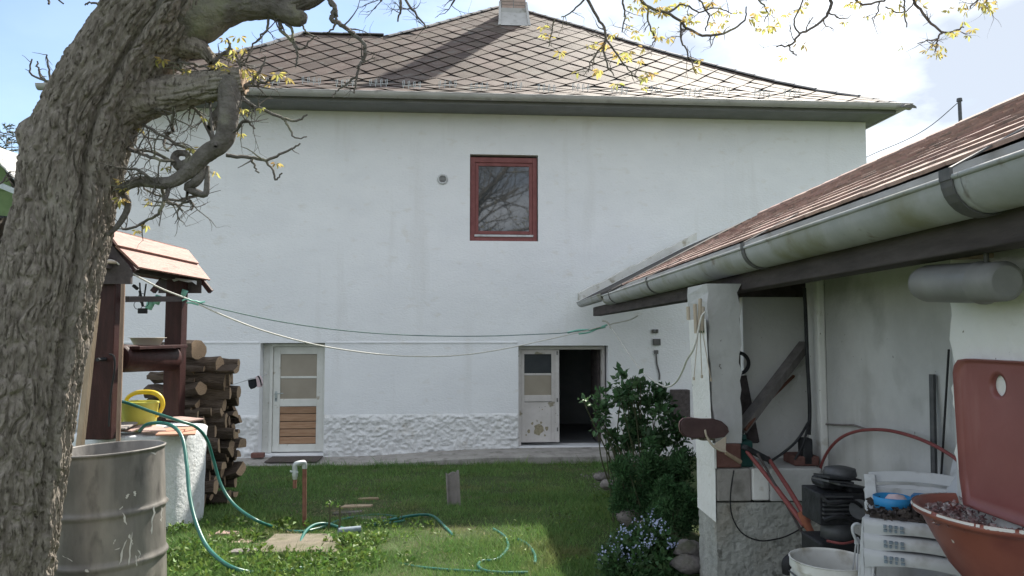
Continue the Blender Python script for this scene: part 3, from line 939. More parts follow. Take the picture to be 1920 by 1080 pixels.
def snow_guards():
    mb = MB()
    for i in range(4):
        x = -0.13 + i * 0.085
        mb.tube([(x, 0, 0), (x - 0.012, 0.0, 0.11), (x + 0.012, 0, 0.13), (x + 0.02, 0, 0.04)], 0.0055, 4, cap=False)
    mb.tube([(-0.15, 0, 0.045), (0.15, 0, 0.045)], 0.006, 4)
    me = mesh_of(mb, 'snow_guard', 'galv')
    rng = random.Random(2)
    u = uL + 1.0
    k = 0
    while u < uR - 1.5:
        d = (0.42, 0.62)[k % 2] + rng.uniform(-.02, .02)
        piece('snow_guard', me, ROOF, Hmat @ Matrix.Translation((u, -OV + d, prof(d) + 0.03)) @ Matrix.Rotation(R(rng.uniform(-14, 14)), 4, 'Z'))
        u += rng.uniform(0.5, 0.62); k += 1
snow_guards()
# gutter, fascia, soffit
def house_trim():
    r = 0.078
    def half_pipe(mb, a, b, n=10, th=0.004, rr=r):
        for (r1, flip) in ((rr, 0), (rr - th, 1)):
            vs = []
            for P in (a, b):
                for k in range(n + 1):
                    t = math.pi + math.pi * k / n
                    vs.append((P[0], P[1] + r1 * math.cos(t), P[2] + r1 * math.sin(t)))
            f = [(k, k + 1, n + 2 + k, n + 1 + k) for k in range(n)]
            if flip: f = [tuple(reversed(q)) for q in f]
            mb.add(vs, f)
        for k in (0, 1):      # rolled lip
            y = a[1] - rr + 0.004 if k == 0 else a[1] + rr - 0.004
            mb.tube([(a[0], y, a[2]), (b[0], y, b[2])], 0.008, 6)
    gl, gr = uL - 0.02, uR + 0.1
    gv, gw = -OV - 0.05, WE - 0.005
    step = (gr - gl) / 6
    for i in range(6):
        mb = MB(Hp)
        a, b = gl + i * step, gl + (i + 1) * step - 0.004
        half_pipe(mb, (a, gv, gw), (b, gv, gw))
        half_pipe(mb, (b - 0.03, gv, gw - 0.001), (b + 0.001, gv, gw - 0.001), rr=r + 0.003)
        mb.build('gutter', 'zinc', HOUSE, smooth=True)
    for uu in (gl, gr):
        mb = MB(Hp)
        vs = [(uu, gv, gw)] + [(uu, gv + r * math.cos(math.pi + math.pi * k / 10), gw + r * math.sin(math.pi + math.pi * k / 10)) for k in range(11)]
        mb.add(vs, [(0, k + 1, k + 2) for k in range(10)])
        mb.build('gutter_end', 'zinc', HOUSE)
    # side gutter running back on both ends
    for uu in (gl + 0.09, gr - 0.09):
        mb = MB(lambda p, q=uu: Hp((q + p[1], p[0], p[2])))
        half_pipe(mb, (gv + 0.0, 0, gw + 0.003), (gv + 2 * d_ap, 0, gw + 0.003))
        mb.build('gutter', 'zinc', HOUSE, smooth=True)
    mb = MB(Hp)
    mb.box(uL + 0.09, uR - 0.09, -OV + 0.04, -OV + 0.07, WE - 0.125, WE - 0.03)
    mb.box(uR - 0.12, uR - 0.09, -OV + 0.07, 2 * d_ap - OV, WE - 0.125, WE - 0.03)
    mb.box(uL + 0.09, uL + 0.12, -OV + 0.07, 2 * d_ap - OV, WE - 0.125, WE - 0.03)
    mb.build('fascia_board', 'soffit', HOUSE)
    mb = MB(Hp)
    mb.box(uL + 0.12, uR - 0.12, -OV + 0.07, 0.05, WE - 0.118, WE - 0.095)
    mb.box(UR - 0.05, uR - 0.12, 0.05, HD, WE - 0.118, WE - 0.095)
    mb.box(uL + 0.12, UL + 0.05, 0.05, HD, WE - 0.118, WE - 0.095)
    mb.build('soffit_board', 'soffit', HOUSE)
    # down pipe at the left corner
    mb = MB(Hp)
    x = hw(103, 185, -OV)[0]
    mb.tube([(x, gv, gw - 0.06), (x, gv, gw - 0.30), (x + 0.12, -0.10, gw - 0.75), (x + 0.14, -0.08, -0.2)], 0.045, 12)
    mb.build('downpipe', 'galv', HOUSE, smooth=True)
house_trim()
# chimney
def chimney():
    u0, d0 = roof_hit(963, 44)
    v = -OV + d0 + 0.36
    zb = prof(d0) - 0.05
    w2, dd = 0.27, 0.30
    H = 2.5
    mb = MB(Hp)
    mb.box(u0 - w2, u0 + w2, v - dd, v + dd, zb, zb + H)
    ch = mb.build('chimney', 'mortar', ROOF)
    bm_ = MB(); bm_.box(-0.125, 0.125, -0.006, 0.006, -0.032, 0.032)
    me = mesh_of(bm_, 'brick', 'chimney_brick')
    k = 0
    z = zb + 0.30
    while z < zb + H - 0.05:
        for i in range(2):
            x = u0 - 0.135 + 0.27 * i
            piece('brick', me, ch, Hmat @ Matrix.Translation((x, v - dd - 0.004, z)))
        for sg in (-1, 1):
            for i in range(2):
                piece('brick', me, ch, Hmat @ Matrix.Translation((u0 + sg * (w2 + 0.004), v - 0.15 + 0.3 * i, z)) @ Matrix.Rotation(math.pi / 2, 4, 'Z'))
        z += 0.078; k += 1
    mb = MB(Hp)
    # lead flashing round the foot
    f = 0.10
    mb.add([(u0 - w2 - f, v - dd - 0.35, prof(v + OV - dd - 0.35) + 0.045), (u0 + w2 + f, v - dd - 0.35, prof(v + OV - dd - 0.35) + 0.045),
            (u0 + w2 + 0.05, v - dd - 0.012, zb + 0.34), (u0 - w2 - 0.05, v - dd - 0.012, zb + 0.34)], [(0, 1, 2, 3)])
    mb.box(u0 - w2 - 0.03, u0 + w2 + 0.03, v - dd - 0.03, v - dd - 0.012, zb + 0.12, zb + 0.42)
    for sg in (-1, 1):
        mb.bar((u0 + sg * (w2 + 0.06), v - dd - 0.35, prof(v + OV - dd - 0.35) + 0.05), (u0 + sg * (w2 + 0.03), v - dd + 0.1, zb + 0.62), 0.05, 0.02)
    mb.build('flashing', 'zinc', ROOF)
    mb = MB(Hp)
    mb.box(u0 - w2 - 0.08, u0 + w2 + 0.08, v - dd - 0.08, v + dd + 0.08, zb + H + 0.001, zb + H + 0.09)
    mb.build('chimney_cap', 'concrete', ROOF)
chimney()
# window
def window():
    a, b, c, d = W1['u0'], W1['u1'], W1['w0'], W1['w1']
    fw = 0.085
    mb = MB(Hp)
    v0, v1 = 0.05, 0.11
    top = d - 0.035
    mb.box(a + .004, a + fw, v0, v1, c + .004, top); mb.box(b - fw, b - .012, v0, v1, c + .004, top)
    mb.box(a + fw, b - fw, v0, v1, top - fw, top); mb.box(a + fw, b - fw, v0, v1, c + .004, c + fw)
    fr = mb.build('window', 'red_paint', HOUSE, bevel=0.006)
    s = 0.055
    A, B, C_, D_ = a + fw, b - fw, c + fw, top - fw
    mb = MB(Hp)
    u0, u1 = 0.065, 0.10
    mb.box(A, A + s, u0, u1, C_, D_); mb.box(B - s, B, u0, u1, C_, D_)
    mb.box(A + s, B - s, u0, u1, D_ - s, D_); mb.box(A + s, B - s, u0, u1, C_ + 0.03, C_ + 0.03 + s)
    mb.build('sash', 'red_paint', fr, bevel=0.006)
    mb = MB(Hp); mb.box(A + s - .005, B - s + .005, 0.082, 0.090, C_ + s + .02, D_ - s + .005)
    mb.build('pane', 'window_glass', fr)
    mb = MB(Hp); mb.box(A - 0.01, B + 0.01, 0.030, 0.049, C_ - 0.012, C_ + 0.022)
    mb.build('drip_rail', 'white_plastic', fr, bevel=0.004)
    # roller blind box behind the glass
    mb = MB(Hp); mb.box(A + .03, B - .03, 0.13, 0.2, D_ - 0.12, D_ + 0.03); mb.build('blind_box', 'black', fr)
window()
# vent
def vent():
    u, w = hw(830, 336)
    mt = Hmat @ Matrix.Translation((u, -0.001, w)) @ Matrix.Rotation(math.pi / 2, 4, 'X')
    mb = MB()
    mb.lathe([(0.085, 0.0), (0.085, 0.012), (0.075, 0.020), (0.06, 0.020), (0.055, 0.010), (0.0, 0.010)], 24, mt)
    v = mb.build('vent_cover', 'white_plastic', HOUSE, smooth=True)
    mb = MB(Hp)
    for k in range(5):
        z = w - 0.04 + k * 0.02
        l = math.sqrt(0.055 ** 2 - (z - w) ** 2)
        mb.box(u - l, u + l, -0.019, -0.013, z - 0.004, z + 0.004)
    mb.build('slats', 'iron_grey', v)
vent()
# doors
def left_door():
    a, b = hw(499, 750)[0], D1['u1'] - 0.004
    c, d = D1['w0'] + 0.004, D1['w1'] - 0.06
    v0, v1 = 0.20, 0.25
    sf = MB(Hp)      # door frame fills the rest of the opening
    sf.box(a, a + 0.05, v0 - 0.03, v1 + 0.05, c, d + 0.05); sf.box(b - 0.045, b, v0 - 0.03, v1 + 0.05, c, d + 0.05); sf.box(a + 0.05, b - 0.045, v0 - 0.03, v1 + 0.05, d, d + 0.05)
    fr = sf.build('door_frame', 'white_paint', HOUSE, bevel=0.006)
    mb = MB(Hp); mb.box(D1['u0'] + .003, a, v0 - 0.0, v1 + 0.06, c, d + 0.05); mb.build('door_post', 'white_paint', HOUSE)
    A, B = a + 0.054, b - 0.049
    r = 0.105
    z0, z1 = c + 0.012, d - 0.004
    wr = lambda y: hw(550, y, v0)[1]
    zb0, zb1 = wr(833), wr(762)      # board panel
    zg0, zg1, zg2, zg3 = wr(748), wr(709.5), wr(705.5), wr(664)
    mb = MB(Hp)
    mb.box(A, A + r, v0, v1, z0, z1); mb.box(B - r, B, v0, v1, z0, z1)
    for p, q in ((z0, zb0), (zb1, zg0), (zg3, z1)): mb.box(A + r, B - r, v0, v1, p, q)
    mb.box(A + r, B - r, v0 + 0.012, v1 - 0.012, zg1, zg2)
    dr = mb.build('door', 'white_paint', HOUSE, bevel=0.005)
    tag(dr, 'white door with two frosted panes above five pine boards')
    mb = MB(Hp)
    mb.box(A + r - .004, B - r + .004, v0 + 0.022, v0 + 0.028, zg0 - .004, zg1 + .004)
    mb.build('pane', 'frosted', dr)
    mb = MB(Hp)
    mb.box(A + r - .004, B - r + .004, v0 + 0.022, v0 + 0.028, zg2 - .004, zg3 + .004)
    mb.build('pane', 'frosted', dr)
    h = (zb1 - zb0) / 5
    for i in range(5):
        mb = MB(Hp)
        mb.box(A + r + .002, B - r - .002, v0 + 0.008, v0 + 0.026, zb0 + i * h + 0.005, zb0 + (i + 1) * h - 0.005)
        mb.build('plank', 'pine_plank', dr, bevel=0.006)
    mb = MB(Hp); mb.box(A + r, B - r, v0 + 0.028, v0 + 0.034, zb0, zb1); mb.build('backing', 'black', dr)
    mb = MB(Hp)
    zh = wr(737)
    x = A + r * 0.45
    mb.box(x - 0.018, x + 0.018, v0 - 0.005, v0 - 0.0005, zh - 0.13, zh + 0.03)
    mb.tube([(x, v0 - 0.004, zh), (x, v0 - 0.045, zh), (x + 0.02, v0 - 0.055, zh), (x + 0.12, v0 - 0.05, zh)], 0.0085, 8)
    mb.build('handle', 'galv', dr)
    mb = MB(Hp); mb.tube([(x, v0 - 0.006, zh - 0.085), (x, v0 - 0.0055, zh - 0.085)], 0.009, 8); mb.box(x - .005, x + .005, v0 - 0.0065, v0 - 0.0053, zh - .115, zh - .09); mb.build('keyhole', 'black', dr)
left_door()
def right_door():
    a, b = D2['u0'] + 0.004, D2['u1'] - 0.004
    c, d = D2['w0'] + 0.004, D2['w1'] - 0.01
    v0, v1 = 0.16, 0.205
    fb = hw(1128, 740, 0.18)[0]
    mb = MB(Hp)
    mb.box(a, a + 0.05, v0 - 0.02, v1 + 0.06, c, d - 0.055)
    mb.box(fb, fb + 0.05, v0 - 0.02, v1 + 0.06, c, d - 0.055)
    mb.box(a, fb + 0.05, v0 - 0.02, v1 + 0.06, d - 0.055, d)
    mb.build('door_frame', 'peeling_paint', HOUSE, bevel=0.006)
    A, B = a + 0.053, hw(1047, 750, v0)[0]
    wr = lambda y: hw(1010, y, v0)[1]
    z0, z1 = c + 0.05, d - 0.06
    gl, gr_ = hw(983, 700, v0)[0], hw(1034, 700, v0)[0]
    zg = [wr(741), wr(704), wr(700), wr(664)]
    zp0, zp1 = wr(828), wr(753)
    mb = MB(Hp)
    mb.box(A, gl, v0, v1, z0, z1); mb.box(gr_, B, v0, v1, z0, z1)
    for p, q in ((z0, zp0), (zp1, zg[0]), (zg[3], z1)): mb.box(gl, gr_, v0, v1, p, q)
    mb.box(gl, gr_, v0 + 0.01, v1 - 0.01, zg[1], zg[2])
    mb.box(gl - .002, gr_ + .002, v0 + 0.012, v1 - 0.006, zp0 - .002, zp1 - 0.008)
    mb.box(B - 0.055, B + 0.012, v0 - 0.014, v0 - 0.001, z0, z1)
    dr = mb.build('door', 'peeling_paint', HOUSE, bevel=0.005)
    tag(dr, 'closed grey white door leaf with peeling paint beside dark open half')
    for p, q, m in ((zg[0], zg[1], 'frosted'), (zg[2], zg[3], 'dark_pane')):
        mb = MB(Hp); mb.box(gl - .004, gr_ + .004, v0 + 0.018, v0 + 0.024, p - .004, q + .004); mb.build('pane', m, dr)
    # patch where the paint has come off, slightly sunk look by a thin irregular flake ring
    rng = random.Random(5)
    mb = MB(Hp)
    def flake(cu, cw, ru, rw, n=13):
        pts = []
        for i in range(n):
            t = 2 * math.pi * i / n; k = rng.uniform(0.7, 1.15)
            pts.append((cu + ru * k * math.cos(t), v0 + 0.0105, cw + rw * k * math.sin(t)))
        mb.add(pts, [tuple(range(n))])
    cu, cw = hw(1010, 806, v0)
    flake(cu, cw, 0.085, 0.085)
    for dx, dz, r1 in ((-.16, -.02, .03), (.13, .02, .035), (-.1, .1, .022), (.04, .11, .02), (-.2, -.08, .015), (.1, -.09, .018), (.06, .32, .012)):
        flake(cu + dx, cw + dz, r1, r1 * 1.1, 8)
    mb.build('bare_patch', 'peeled_patch', dr, kind='stuff')
    mb = MB(Hp)
    for y in (662, 750, 805): mb.tube([(B - 0.02, v0 - 0.02, wr(y) - 0.03), (B - 0.02, v0 - 0.02, wr(y) + 0.03)], 0.009, 8)
    mb.build('hinge', 'bracket', dr)
    # the open leaf, swung back into the room
    mb = MB(Hp)
    mb.box(fb - 0.04, fb - 0.003, 0.28, 0.28 + (fb - B) * 0.9, c + 0.03, d - 0.07)
    o = mb.build('open_door', 'dark_wood', HOUSE)
right_door()
# concrete apron and threshold along the wall
def apron():
    A = hw(330, 858)[0]; B = D2['u1'] + 0.35
    n = 60
    top = lambda u: D1['w0'] - 0.03 + (D2['w0'] - D1['w0'] + 0.022) * float(sstep(D1['u1'] + 0.2, D2['u0'] - 0.3, u))
    rng = np.random.default_rng(1)
    mb = MB(Hp)
    us = np.linspace(A, B, n)
    vs = []
    for u in us:
        z = top(u); e = rng.uniform(-0.015, 0.015)
        vs += [(u, 0.40, z), (u, 0.0, z), (u, -0.55 + e, z - 0.03), (u, -0.60 + e, z - 0.05), (u, -0.62 + e, -0.6)]
    fs = []
    for i in range(n - 1):
        for k in range(4):
            fs.append((i * 5 + k, i * 5 + k + 1, (i + 1) * 5 + k + 1, (i + 1) * 5 + k))
    mb.add(vs, fs)
    mb.build('pavement', 'concrete', kind='structure')
apron()
mb = MB(Hp); u0, u1 = hw(500, 858, -0.3)[0], hw(598, 858, -0.3)[0]
z = D1['w0'] - 0.028
mb.add([(u0, -0.45, z - 0.01), (u1, -0.47, z - 0.01), (u1 + .03, -0.10, z + 0.012), (u0 + .03, -0.09, z + 0.012), (u0, -0.45, z + 0.004), (u1, -0.47, z + 0.004), (u1 + .03, -0.10, z + 0.026), (u0 + .03, -0.09, z + 0.026)],
       [(4, 5, 6, 7), (0, 1, 5, 4), (1, 2, 6, 5), (2, 3, 7, 6), (3, 0, 4, 7), (0, 3, 2, 1)])
tag(mb.build('door_mat', 'mat_brown', bevel=0.004, loc=Hp((u0, -.3, z))), 'brown door mat on the concrete before the white boarded door', 'door mat')
mb = MB(Hp); u0 = hw(486, 850, -0.06)[0]
mb.box(u0 - 0.10, u0 + 0.09, -0.16, -0.06, z + 0.012, z + 0.085)
tag(mb.build('brick', 'brick_red', bevel=0.012, loc=Hp((u0, -.1, z))), 'single red brick at the left foot of the boarded door', 'brick')
# small fittings on the shaded wall right of the open door
mb = MB(Hp); u, w = hw(1231, 641); mb.box(u - .06, u + .06, -.035, -.001, w - .055, w + .05); o = mb.build('socket', 'bracket', HOUSE, bevel=0.008)
mb = MB(Hp); u, w = hw(1228, 621); mb.box(u - .05, u - .008, -.03, -.001, w - .03, w + .03); mb.box(u + .008, u + .05, -.03, -.001, w - .03, w + .03); mb.build('switch', 'bracket', HOUSE, bevel=0.006)
mb = MB(Hp); u, w = hw(1230, 660); u2, w2 = hw(1236, 712)
mb.tube(spline([(u, -.012, w), (u + .01, -.012, w - .18), (u + .05, -.012, w - .35), (u2, -.012, w2)], 5), 0.012, 6); mb.box(u - .03, u + .03, -.03, -.001, w - .03, w + .03); mb.build('conduit', 'bracket', HOUSE)
mb = MB(Hp); a, w1 = hw(1256, 730); b, w0 = hw(1290, 800); mb.box(a, b, -.14, -.001, w0 - .1, w1); mb.build('meter_box', 'dark_wood', HOUSE, bevel=0.01)
# ================================================================ WALNUT TREE
TY = 3.6
def pr(lst, Y=TY):
    """[(px,py,rad_px[,dY])] -> points, radii in metres"""
    P, r = [], []
    for q in lst:
        y = Y + (q[3] if len(q) > 3 else 0)
        P.append(at(q[0], q[1], y)); r.append(q[2] / F * y)
    return P, r
def worley(p):
    p = np.asarray(p, float); i0 = np.floor(p).astype(np.int64)
    f1 = np.full(len(p), 9.0); f2 = np.full(len(p), 9.0); cid = np.zeros(len(p))
    for a in (-1, 0, 1):
        for b in (-1, 0, 1):
            for c in (-1, 0, 1):
                i = i0 + np.array([a, b, c])
                h1, h2, h3 = _h(i[:, 0], i[:, 1], i[:, 2]), _h(i[:, 0] + 91, i[:, 1], i[:, 2]), _h(i[:, 0], i[:, 1] + 57, i[:, 2] + 13)
                d = np.sqrt((i[:, 0] + h1 - p[:, 0]) ** 2 + (i[:, 1] + h2 - p[:, 1]) ** 2 + (i[:, 2] + h3 - p[:, 2]) ** 2)
                nw = d < f1
                f2 = np.where(nw, f1, np.minimum(f2, d)); cid = np.where(nw, h1 * .6 + h2 * .4, cid); f1 = np.where(nw, d, f1)
    return f1, f2, cid
TREE = thing('walnut_tree', (at(-25, 1242, TY).x, TY, 0), 'thick leaning walnut tree with rough grey bark and few young leaves', 'tree')
def bark_tube(name, pts, rad, ncirc, amp, step, freq, matn='bark', seam=False, twist=0.3, k=10, flare=False):
    pts, rad = spline(pts, k, rad)
    # resample evenly
    P = np.array([list(p) for p in pts]); r = np.array(rad)
    ln = np.concatenate([[0], np.cumsum(np.linalg.norm(np.diff(P, axis=0), axis=1))])
    m = max(8, int(ln[-1] / step))
    s = np.linspace(0, ln[-1], m)
    P = np.stack([np.interp(s, ln, P[:, i]) for i in range(3)], 1)
    r = np.interp(s, ln, r)
    T = np.gradient(P, axis=0); T /= np.linalg.norm(T, axis=1)[:, None]
    X = np.zeros_like(T); x = np.array([1.0, 0.05, 0.02])
    for i in range(m):
        x = x - T[i] * x.dot(T[i]); x /= np.linalg.norm(x); X[i] = x
    Yv = np.cross(T, X)
    th = np.linspace(0, 2 * np.pi, ncirc, endpoint=False)
    TH_, S_ = np.meshgrid(th, s)
    Rr = np.repeat(r[:, None], ncirc, 1)
    rm = r.mean()
    ta = TH_ + twist * S_
    q = np.stack([np.cos(ta).ravel() * rm, np.sin(ta).ravel() * rm, S_.ravel()], 1)
    warp = (fbm(q * np.array([6, 6, 4]), 3) - 0.5)
    wq = np.stack([fbm(q * np.array([9, 9, 5]) + o_, 3) - .5 for o_ in (0, 40, 80)], 1)
    f1, f2, cid = worley((q + wq * np.array([.10, .10, .16])) * np.array([freq, freq, freq * 0.17]))
    crack = sstep(0.03, 0.30, f2 - f1)
    g1, g2, cid2 = worley((q + wq * .06) * np.array([freq * 2.2, freq * 2.2, freq * 0.9]) + 7)
    small = sstep(0.0, 0.25, g2 - g1)
    ridge = 1 - np.abs(vnoise((q + wq * .12) * np.array([freq * .55, freq * .55, freq * .06]) + 3) * 2 - 1)
    d = amp * (crack * (0.85 + 0.75 * (cid - .5)) + 0.38 * small * crack * (0.5 + cid2) + 0.8 * ridge - 1.45)
    d += amp * 0.9 * (fbm(q * np.array([3, 3, 1.6]) + 5, 3) - 0.5) + amp * 0.30 * (fbm(q * np.array([freq * 4, freq * 4, freq * 1.6]), 3) - 0.5)
    d = d.reshape(TH_.shape)
    if seam:
        # a deep groove where two strands of the trunk meet, wandering down the side that faces the yard
        th0 = np.interp(s, [0, ln[-1] * .45, ln[-1] * .75, ln[-1]], seam)
        dd = (TH_ - th0[:, None] + np.pi) % (2 * np.pi) - np.pi
        d -= 0.035 * np.exp(-(dd / 0.07) ** 2)
        d += 0.022 * np.exp(-((dd - 0.19) / 0.12) ** 2)
    rad2 = Rr + d
    if flare: rad2 *= (1 + 0.25 * np.exp(-S_ / 0.25))
    V = P[:, None, :] + (np.cos(TH_)[..., None] * X[:, None, :] + np.sin(TH_)[..., None] * Yv[:, None, :]) * rad2[..., None]
    i, j = np.meshgrid(np.arange(m - 1), np.arange(ncirc), indexing='ij')
    j2 = (j + 1) % ncirc
    Fq = np.stack([(i * ncirc + j).ravel(), (i * ncirc + j2).ravel(), ((i + 1) * ncirc + j2).ravel(), ((i + 1) * ncirc + j).ravel()], 1)
    V = V.reshape(-1, 3)
    # close the end with a shallow broken face
    e = np.vstack([V, P[-1] + T[-1] * 0.01])
    k0 = (m - 1) * ncirc
    tri = np.array([[k0 + a, k0 + (a + 1) % ncirc, len(V), len(V)] for a in range(ncirc)])
    tri[:, 3] = tri[:, 2]
    o = npmesh(name, e, Fq, matn, TREE, smooth=True)
    mb = MB(); mb.add([tuple(V[k0 + a]) for a in range(ncirc)], [tuple(range(ncirc))])
    mb.build('broken_end', 'log_end', o) if name == 'limb_stub' else None
    return o
trunk_px = [(-62, 1300, 138), (-45, 1240, 120), (-22, 1080, 104), (10, 900, 97), (38, 750, 94), (66, 620, 91), (98, 500, 87), (122, 400, 83), (140, 300, 86), (180, 200, 84), (240, 100, 83), (312, 10, 90), (388, -90, 86)]
P_, r_ = pr(trunk_px)
bark_tube('trunk', P_, r_, 600, 0.0145, 0.0055, 27, seam=(-0.2, -0.5, -1.0, -1.3), twist=0.35)
# crown limbs
P_, r_ = pr([(330, 20, 78), (372, 25, 58), (415, 15, 40), (460, 10, 28), (520, 8, 26), (575, -8, 24), (640, -50, 21), (800, -130, 18)])
bark_tube('limb', P_, r_, 80, 0.006, 0.012, 26, 'branch_bark')
P_, r_ = pr([(505, 12, 22), (540, 22, 25), (560, 30, 20), (568, 22, 9)])
bark_tube('burl', P_, r_, 40, 0.004, 0.01, 20, 'branch_bark')
P_, r_ = pr([(190, 215, 60), (250, 190, 45), (310, 178, 34), (370, 166, 29), (430, 156, 27), (458, 152, 24)])
bark_tube('limb_stub', P_, r_, 110, 0.009, 0.008, 24)
P_, r_ = pr([(300, 60, 60), (335, 78, 36), (362, 88, 25), (384, 97, 14), (398, 118, 8)])
bark_tube('broken_branch', P_, r_, 60, 0.006, 0.01, 26)
P_, r_ = pr([(112, 268, 72, .1), (76, 258, 56, .06), (55, 252, 40, .03), (42, 248, 22, .02), (35, 246, 8, .02)])
bark_tube('burl', P_, r_, 90, 0.006, 0.012, 14)
P_, r_ = pr([(170, 140, 22), (152, 136, 13), (142, 128, 7)])
bark_tube('burl', P_, r_, 24, 0.004, 0.01, 20)
P_, r_ = pr([(40, 460, 60), (10, 478, 40), (-40, 520, 50)])
bark_tube('burl', P_, r_, 60, 0.008, 0.012, 16)
hang = [(432, 150, 22, -.02), (429, 205, 20, -.04), (424, 250, 18, -.05), (411, 272, 17, -.05), (388, 288, 16, -.05), (368, 307, 15, -.05), (347, 327, 13.5, -.05), (320, 342, 12, -.05), (290, 343, 10.5, -.05), (262, 340, 10, -.04), (240, 348, 9, -.04), (222, 358, 9, -.03)]
P_, r_ = pr(hang); bark_tube('branch', P_, r_, 40, 0.0025, 0.01, 30, 'branch_bark')
for lst in ([(224, 356, 8), (238, 375, 6.5), (239, 392, 6), (230, 410, 5.5), (215, 430, 4.5), (202, 440, 3.5)],
            [(362, 306, 13, -.05), (340, 312, 11, -.02), (328, 300, 8, .02), (332, 288, 7, .03), (348, 288, 6, .02), (358, 300, 5, -.02)],
            [(378, 310, 8, -.02), (376, 328, 9, -.02), (366, 342, 9, -.03), (352, 352, 8, -.02), (372, 362, 7, -.02), (385, 364, 6, -.02), (388, 345, 5, -.02), (389, 312, 4, 0)],
            [(430, 158, 12, .06), (418, 200, 10, .06), (408, 218, 12, .05), (398, 236, 10, .05), (392, 240, 6, .04)]):
    P_, r_ = pr(lst); bark_tube('branch', P_, r_, 20, 0.0012, 0.01, 40, 'branch_bark')
# explicit thin branches, then random twigs
TW_ = MB()
rng = random.Random(11)
LEAFSPOTS = []
def twig(P, d, L, r, depth, rg, up=0.0, curl=0.5, leaf=0.0):
    n = 4
    pts = [Vector(P)]; d = Vector(d).normalized()
    for k in range(n):
        d = (d + Vector((rg.gauss(0, curl), rg.gauss(0, curl), rg.gauss(0, curl) + up)) * 0.45).normalized()
        pts.append(pts[-1] + d * (L / n))
    rr = [r * (1 - 0.6 * i / n) for i in range(n + 1)]
    TW_.tube(pts, rr, 5 if r > 0.004 else 4, cap=False)
    if depth > 0:
        for k in range(rg.choice((2, 3, 3, 4))):
            i = rg.randint(1, n)
            nd = (d + Vector((rg.gauss(0, .8), rg.gauss(0, .8), rg.gauss(0, .8)))).normalized()
            twig(pts[i], nd, L * rg.uniform(0.45, 0.8), rr[i] * 0.72, depth - 1, rg, up, curl, leaf)
    elif rg.random() < leaf:
        LEAFSPOTS.append((pts[-1], d))
def wire(lst, Y=TY, sub=5, n=5, leaf=False):
    P, r = pr(lst, Y)
    P, r = spline(P, sub, r)
    rg = rng
    P = [p + Vector((rg.gauss(0, .0025), rg.gauss(0, .004), rg.gauss(0, .0025))) for p in P]
    TW_.tube(P, r, n, cap=False)
    return P, r
def sprout(P, r, count, L, depth, rg, leaf=0.0, lo=0.15, up=0.0, bias=(0, 0, 0)):
    for _ in range(count):
        i = int(len(P) * rg.uniform(lo, 1.0)); i = min(i, len(P) - 1)
        d = Vector((rg.gauss(0, 1), rg.gauss(0, .6), rg.gauss(0, 1))) + Vector(bias)
        twig(P[i], d, L * rg.uniform(.5, 1.2), min(0.0045, max(0.0022, r[i] * .6)), depth, rg, up, leaf=leaf)
g = random.Random(21)
P, r = wire([(425, 292, 4, -.05), (470, 295, 3.4), (500, 300, 3), (540, 282, 2.2), (562, 270, 1.6)]); sprout(P, r, 4, .10, 0, g)
P, r = wire([(497, 300, 2.6), (512, 322, 2.2), (516, 337, 2), (528, 325, 1.4)]); P, r = wire([(470, 296, 2.4), (478, 315, 2), (486, 325, 1.5)])
P, r = wire([(450, 180, 5), (470, 196, 4), (500, 208, 3.2), (532, 222, 2.8), (556, 226, 2.4), (578, 214, 1.5)]); sprout(P, r, 5, .12, 1, g)
P, r = wire([(532, 222, 2.4), (545, 245, 2), (552, 258, 1.5), (575, 256, 1.2)])
P, r = wire([(530, 35, 3), (548, 58, 2.8), (550, 75, 2.4), (565, 92, 2), (588, 70, 1.4)])
P, r = wire([(527, 40, 4), (526, 56, 3.4), (545, 74, 3), (556, 95, 2.6), (557, 112, 2.2), (554, 125, 1.6)]); sprout(P, r, 3, .10, 0, g)
P, r = wire([(600, -30, 6), (618, 0, 5), (628, 16, 5), (622, 36, 5), (640, 46, 4.6), (662, 62, 4.2), (683, 84, 4), (684, 105, 3.6), (672, 125, 3), (669, 148, 2.4), (664, 174, 1.6)]); sprout(P, r, 7, .14, 1, g, lo=.3)
P, r = wire([(668, 142, 2.4), (650, 158, 2), (630, 172, 1.5), (622, 182, 1.2)])
P, r = wire([(600, -20, 4), (625, 6, 4), (632, 30, 3), (626, 52, 2), (612, 62, 1.4)])
P, r = wire([(555, 30, 2.5), (566, 45, 2), (574, 60, 2), (600, 72, 1.3)])
P, r = wire([(505, 30, 3), (500, 55, 2.4), (485, 72, 2), (470, 92, 1.8), (455, 125, 1.4)]); sprout(P, r, 5, .12, 1, g)
P, r = wire([(345, 80, 3), (370, 30, 3), (420, 32, 2.4), (455, 22, 1.8), (464, 18, 1.2)])
for x0, y0, x1, y1 in ((745, -20, 800, 52), (748, -10, 745, 40), (860, -30, 845, 10), (730, -10, 715, 4)):
    P, r = wire([(x0, y0, 3), ((x0 + x1) / 2 + g.uniform(-8, 8), (y0 + y1) / 2, 2.4), (x1, y1, 1.6)]); sprout(P, r, 4, .11, 1, g, lo=.4)
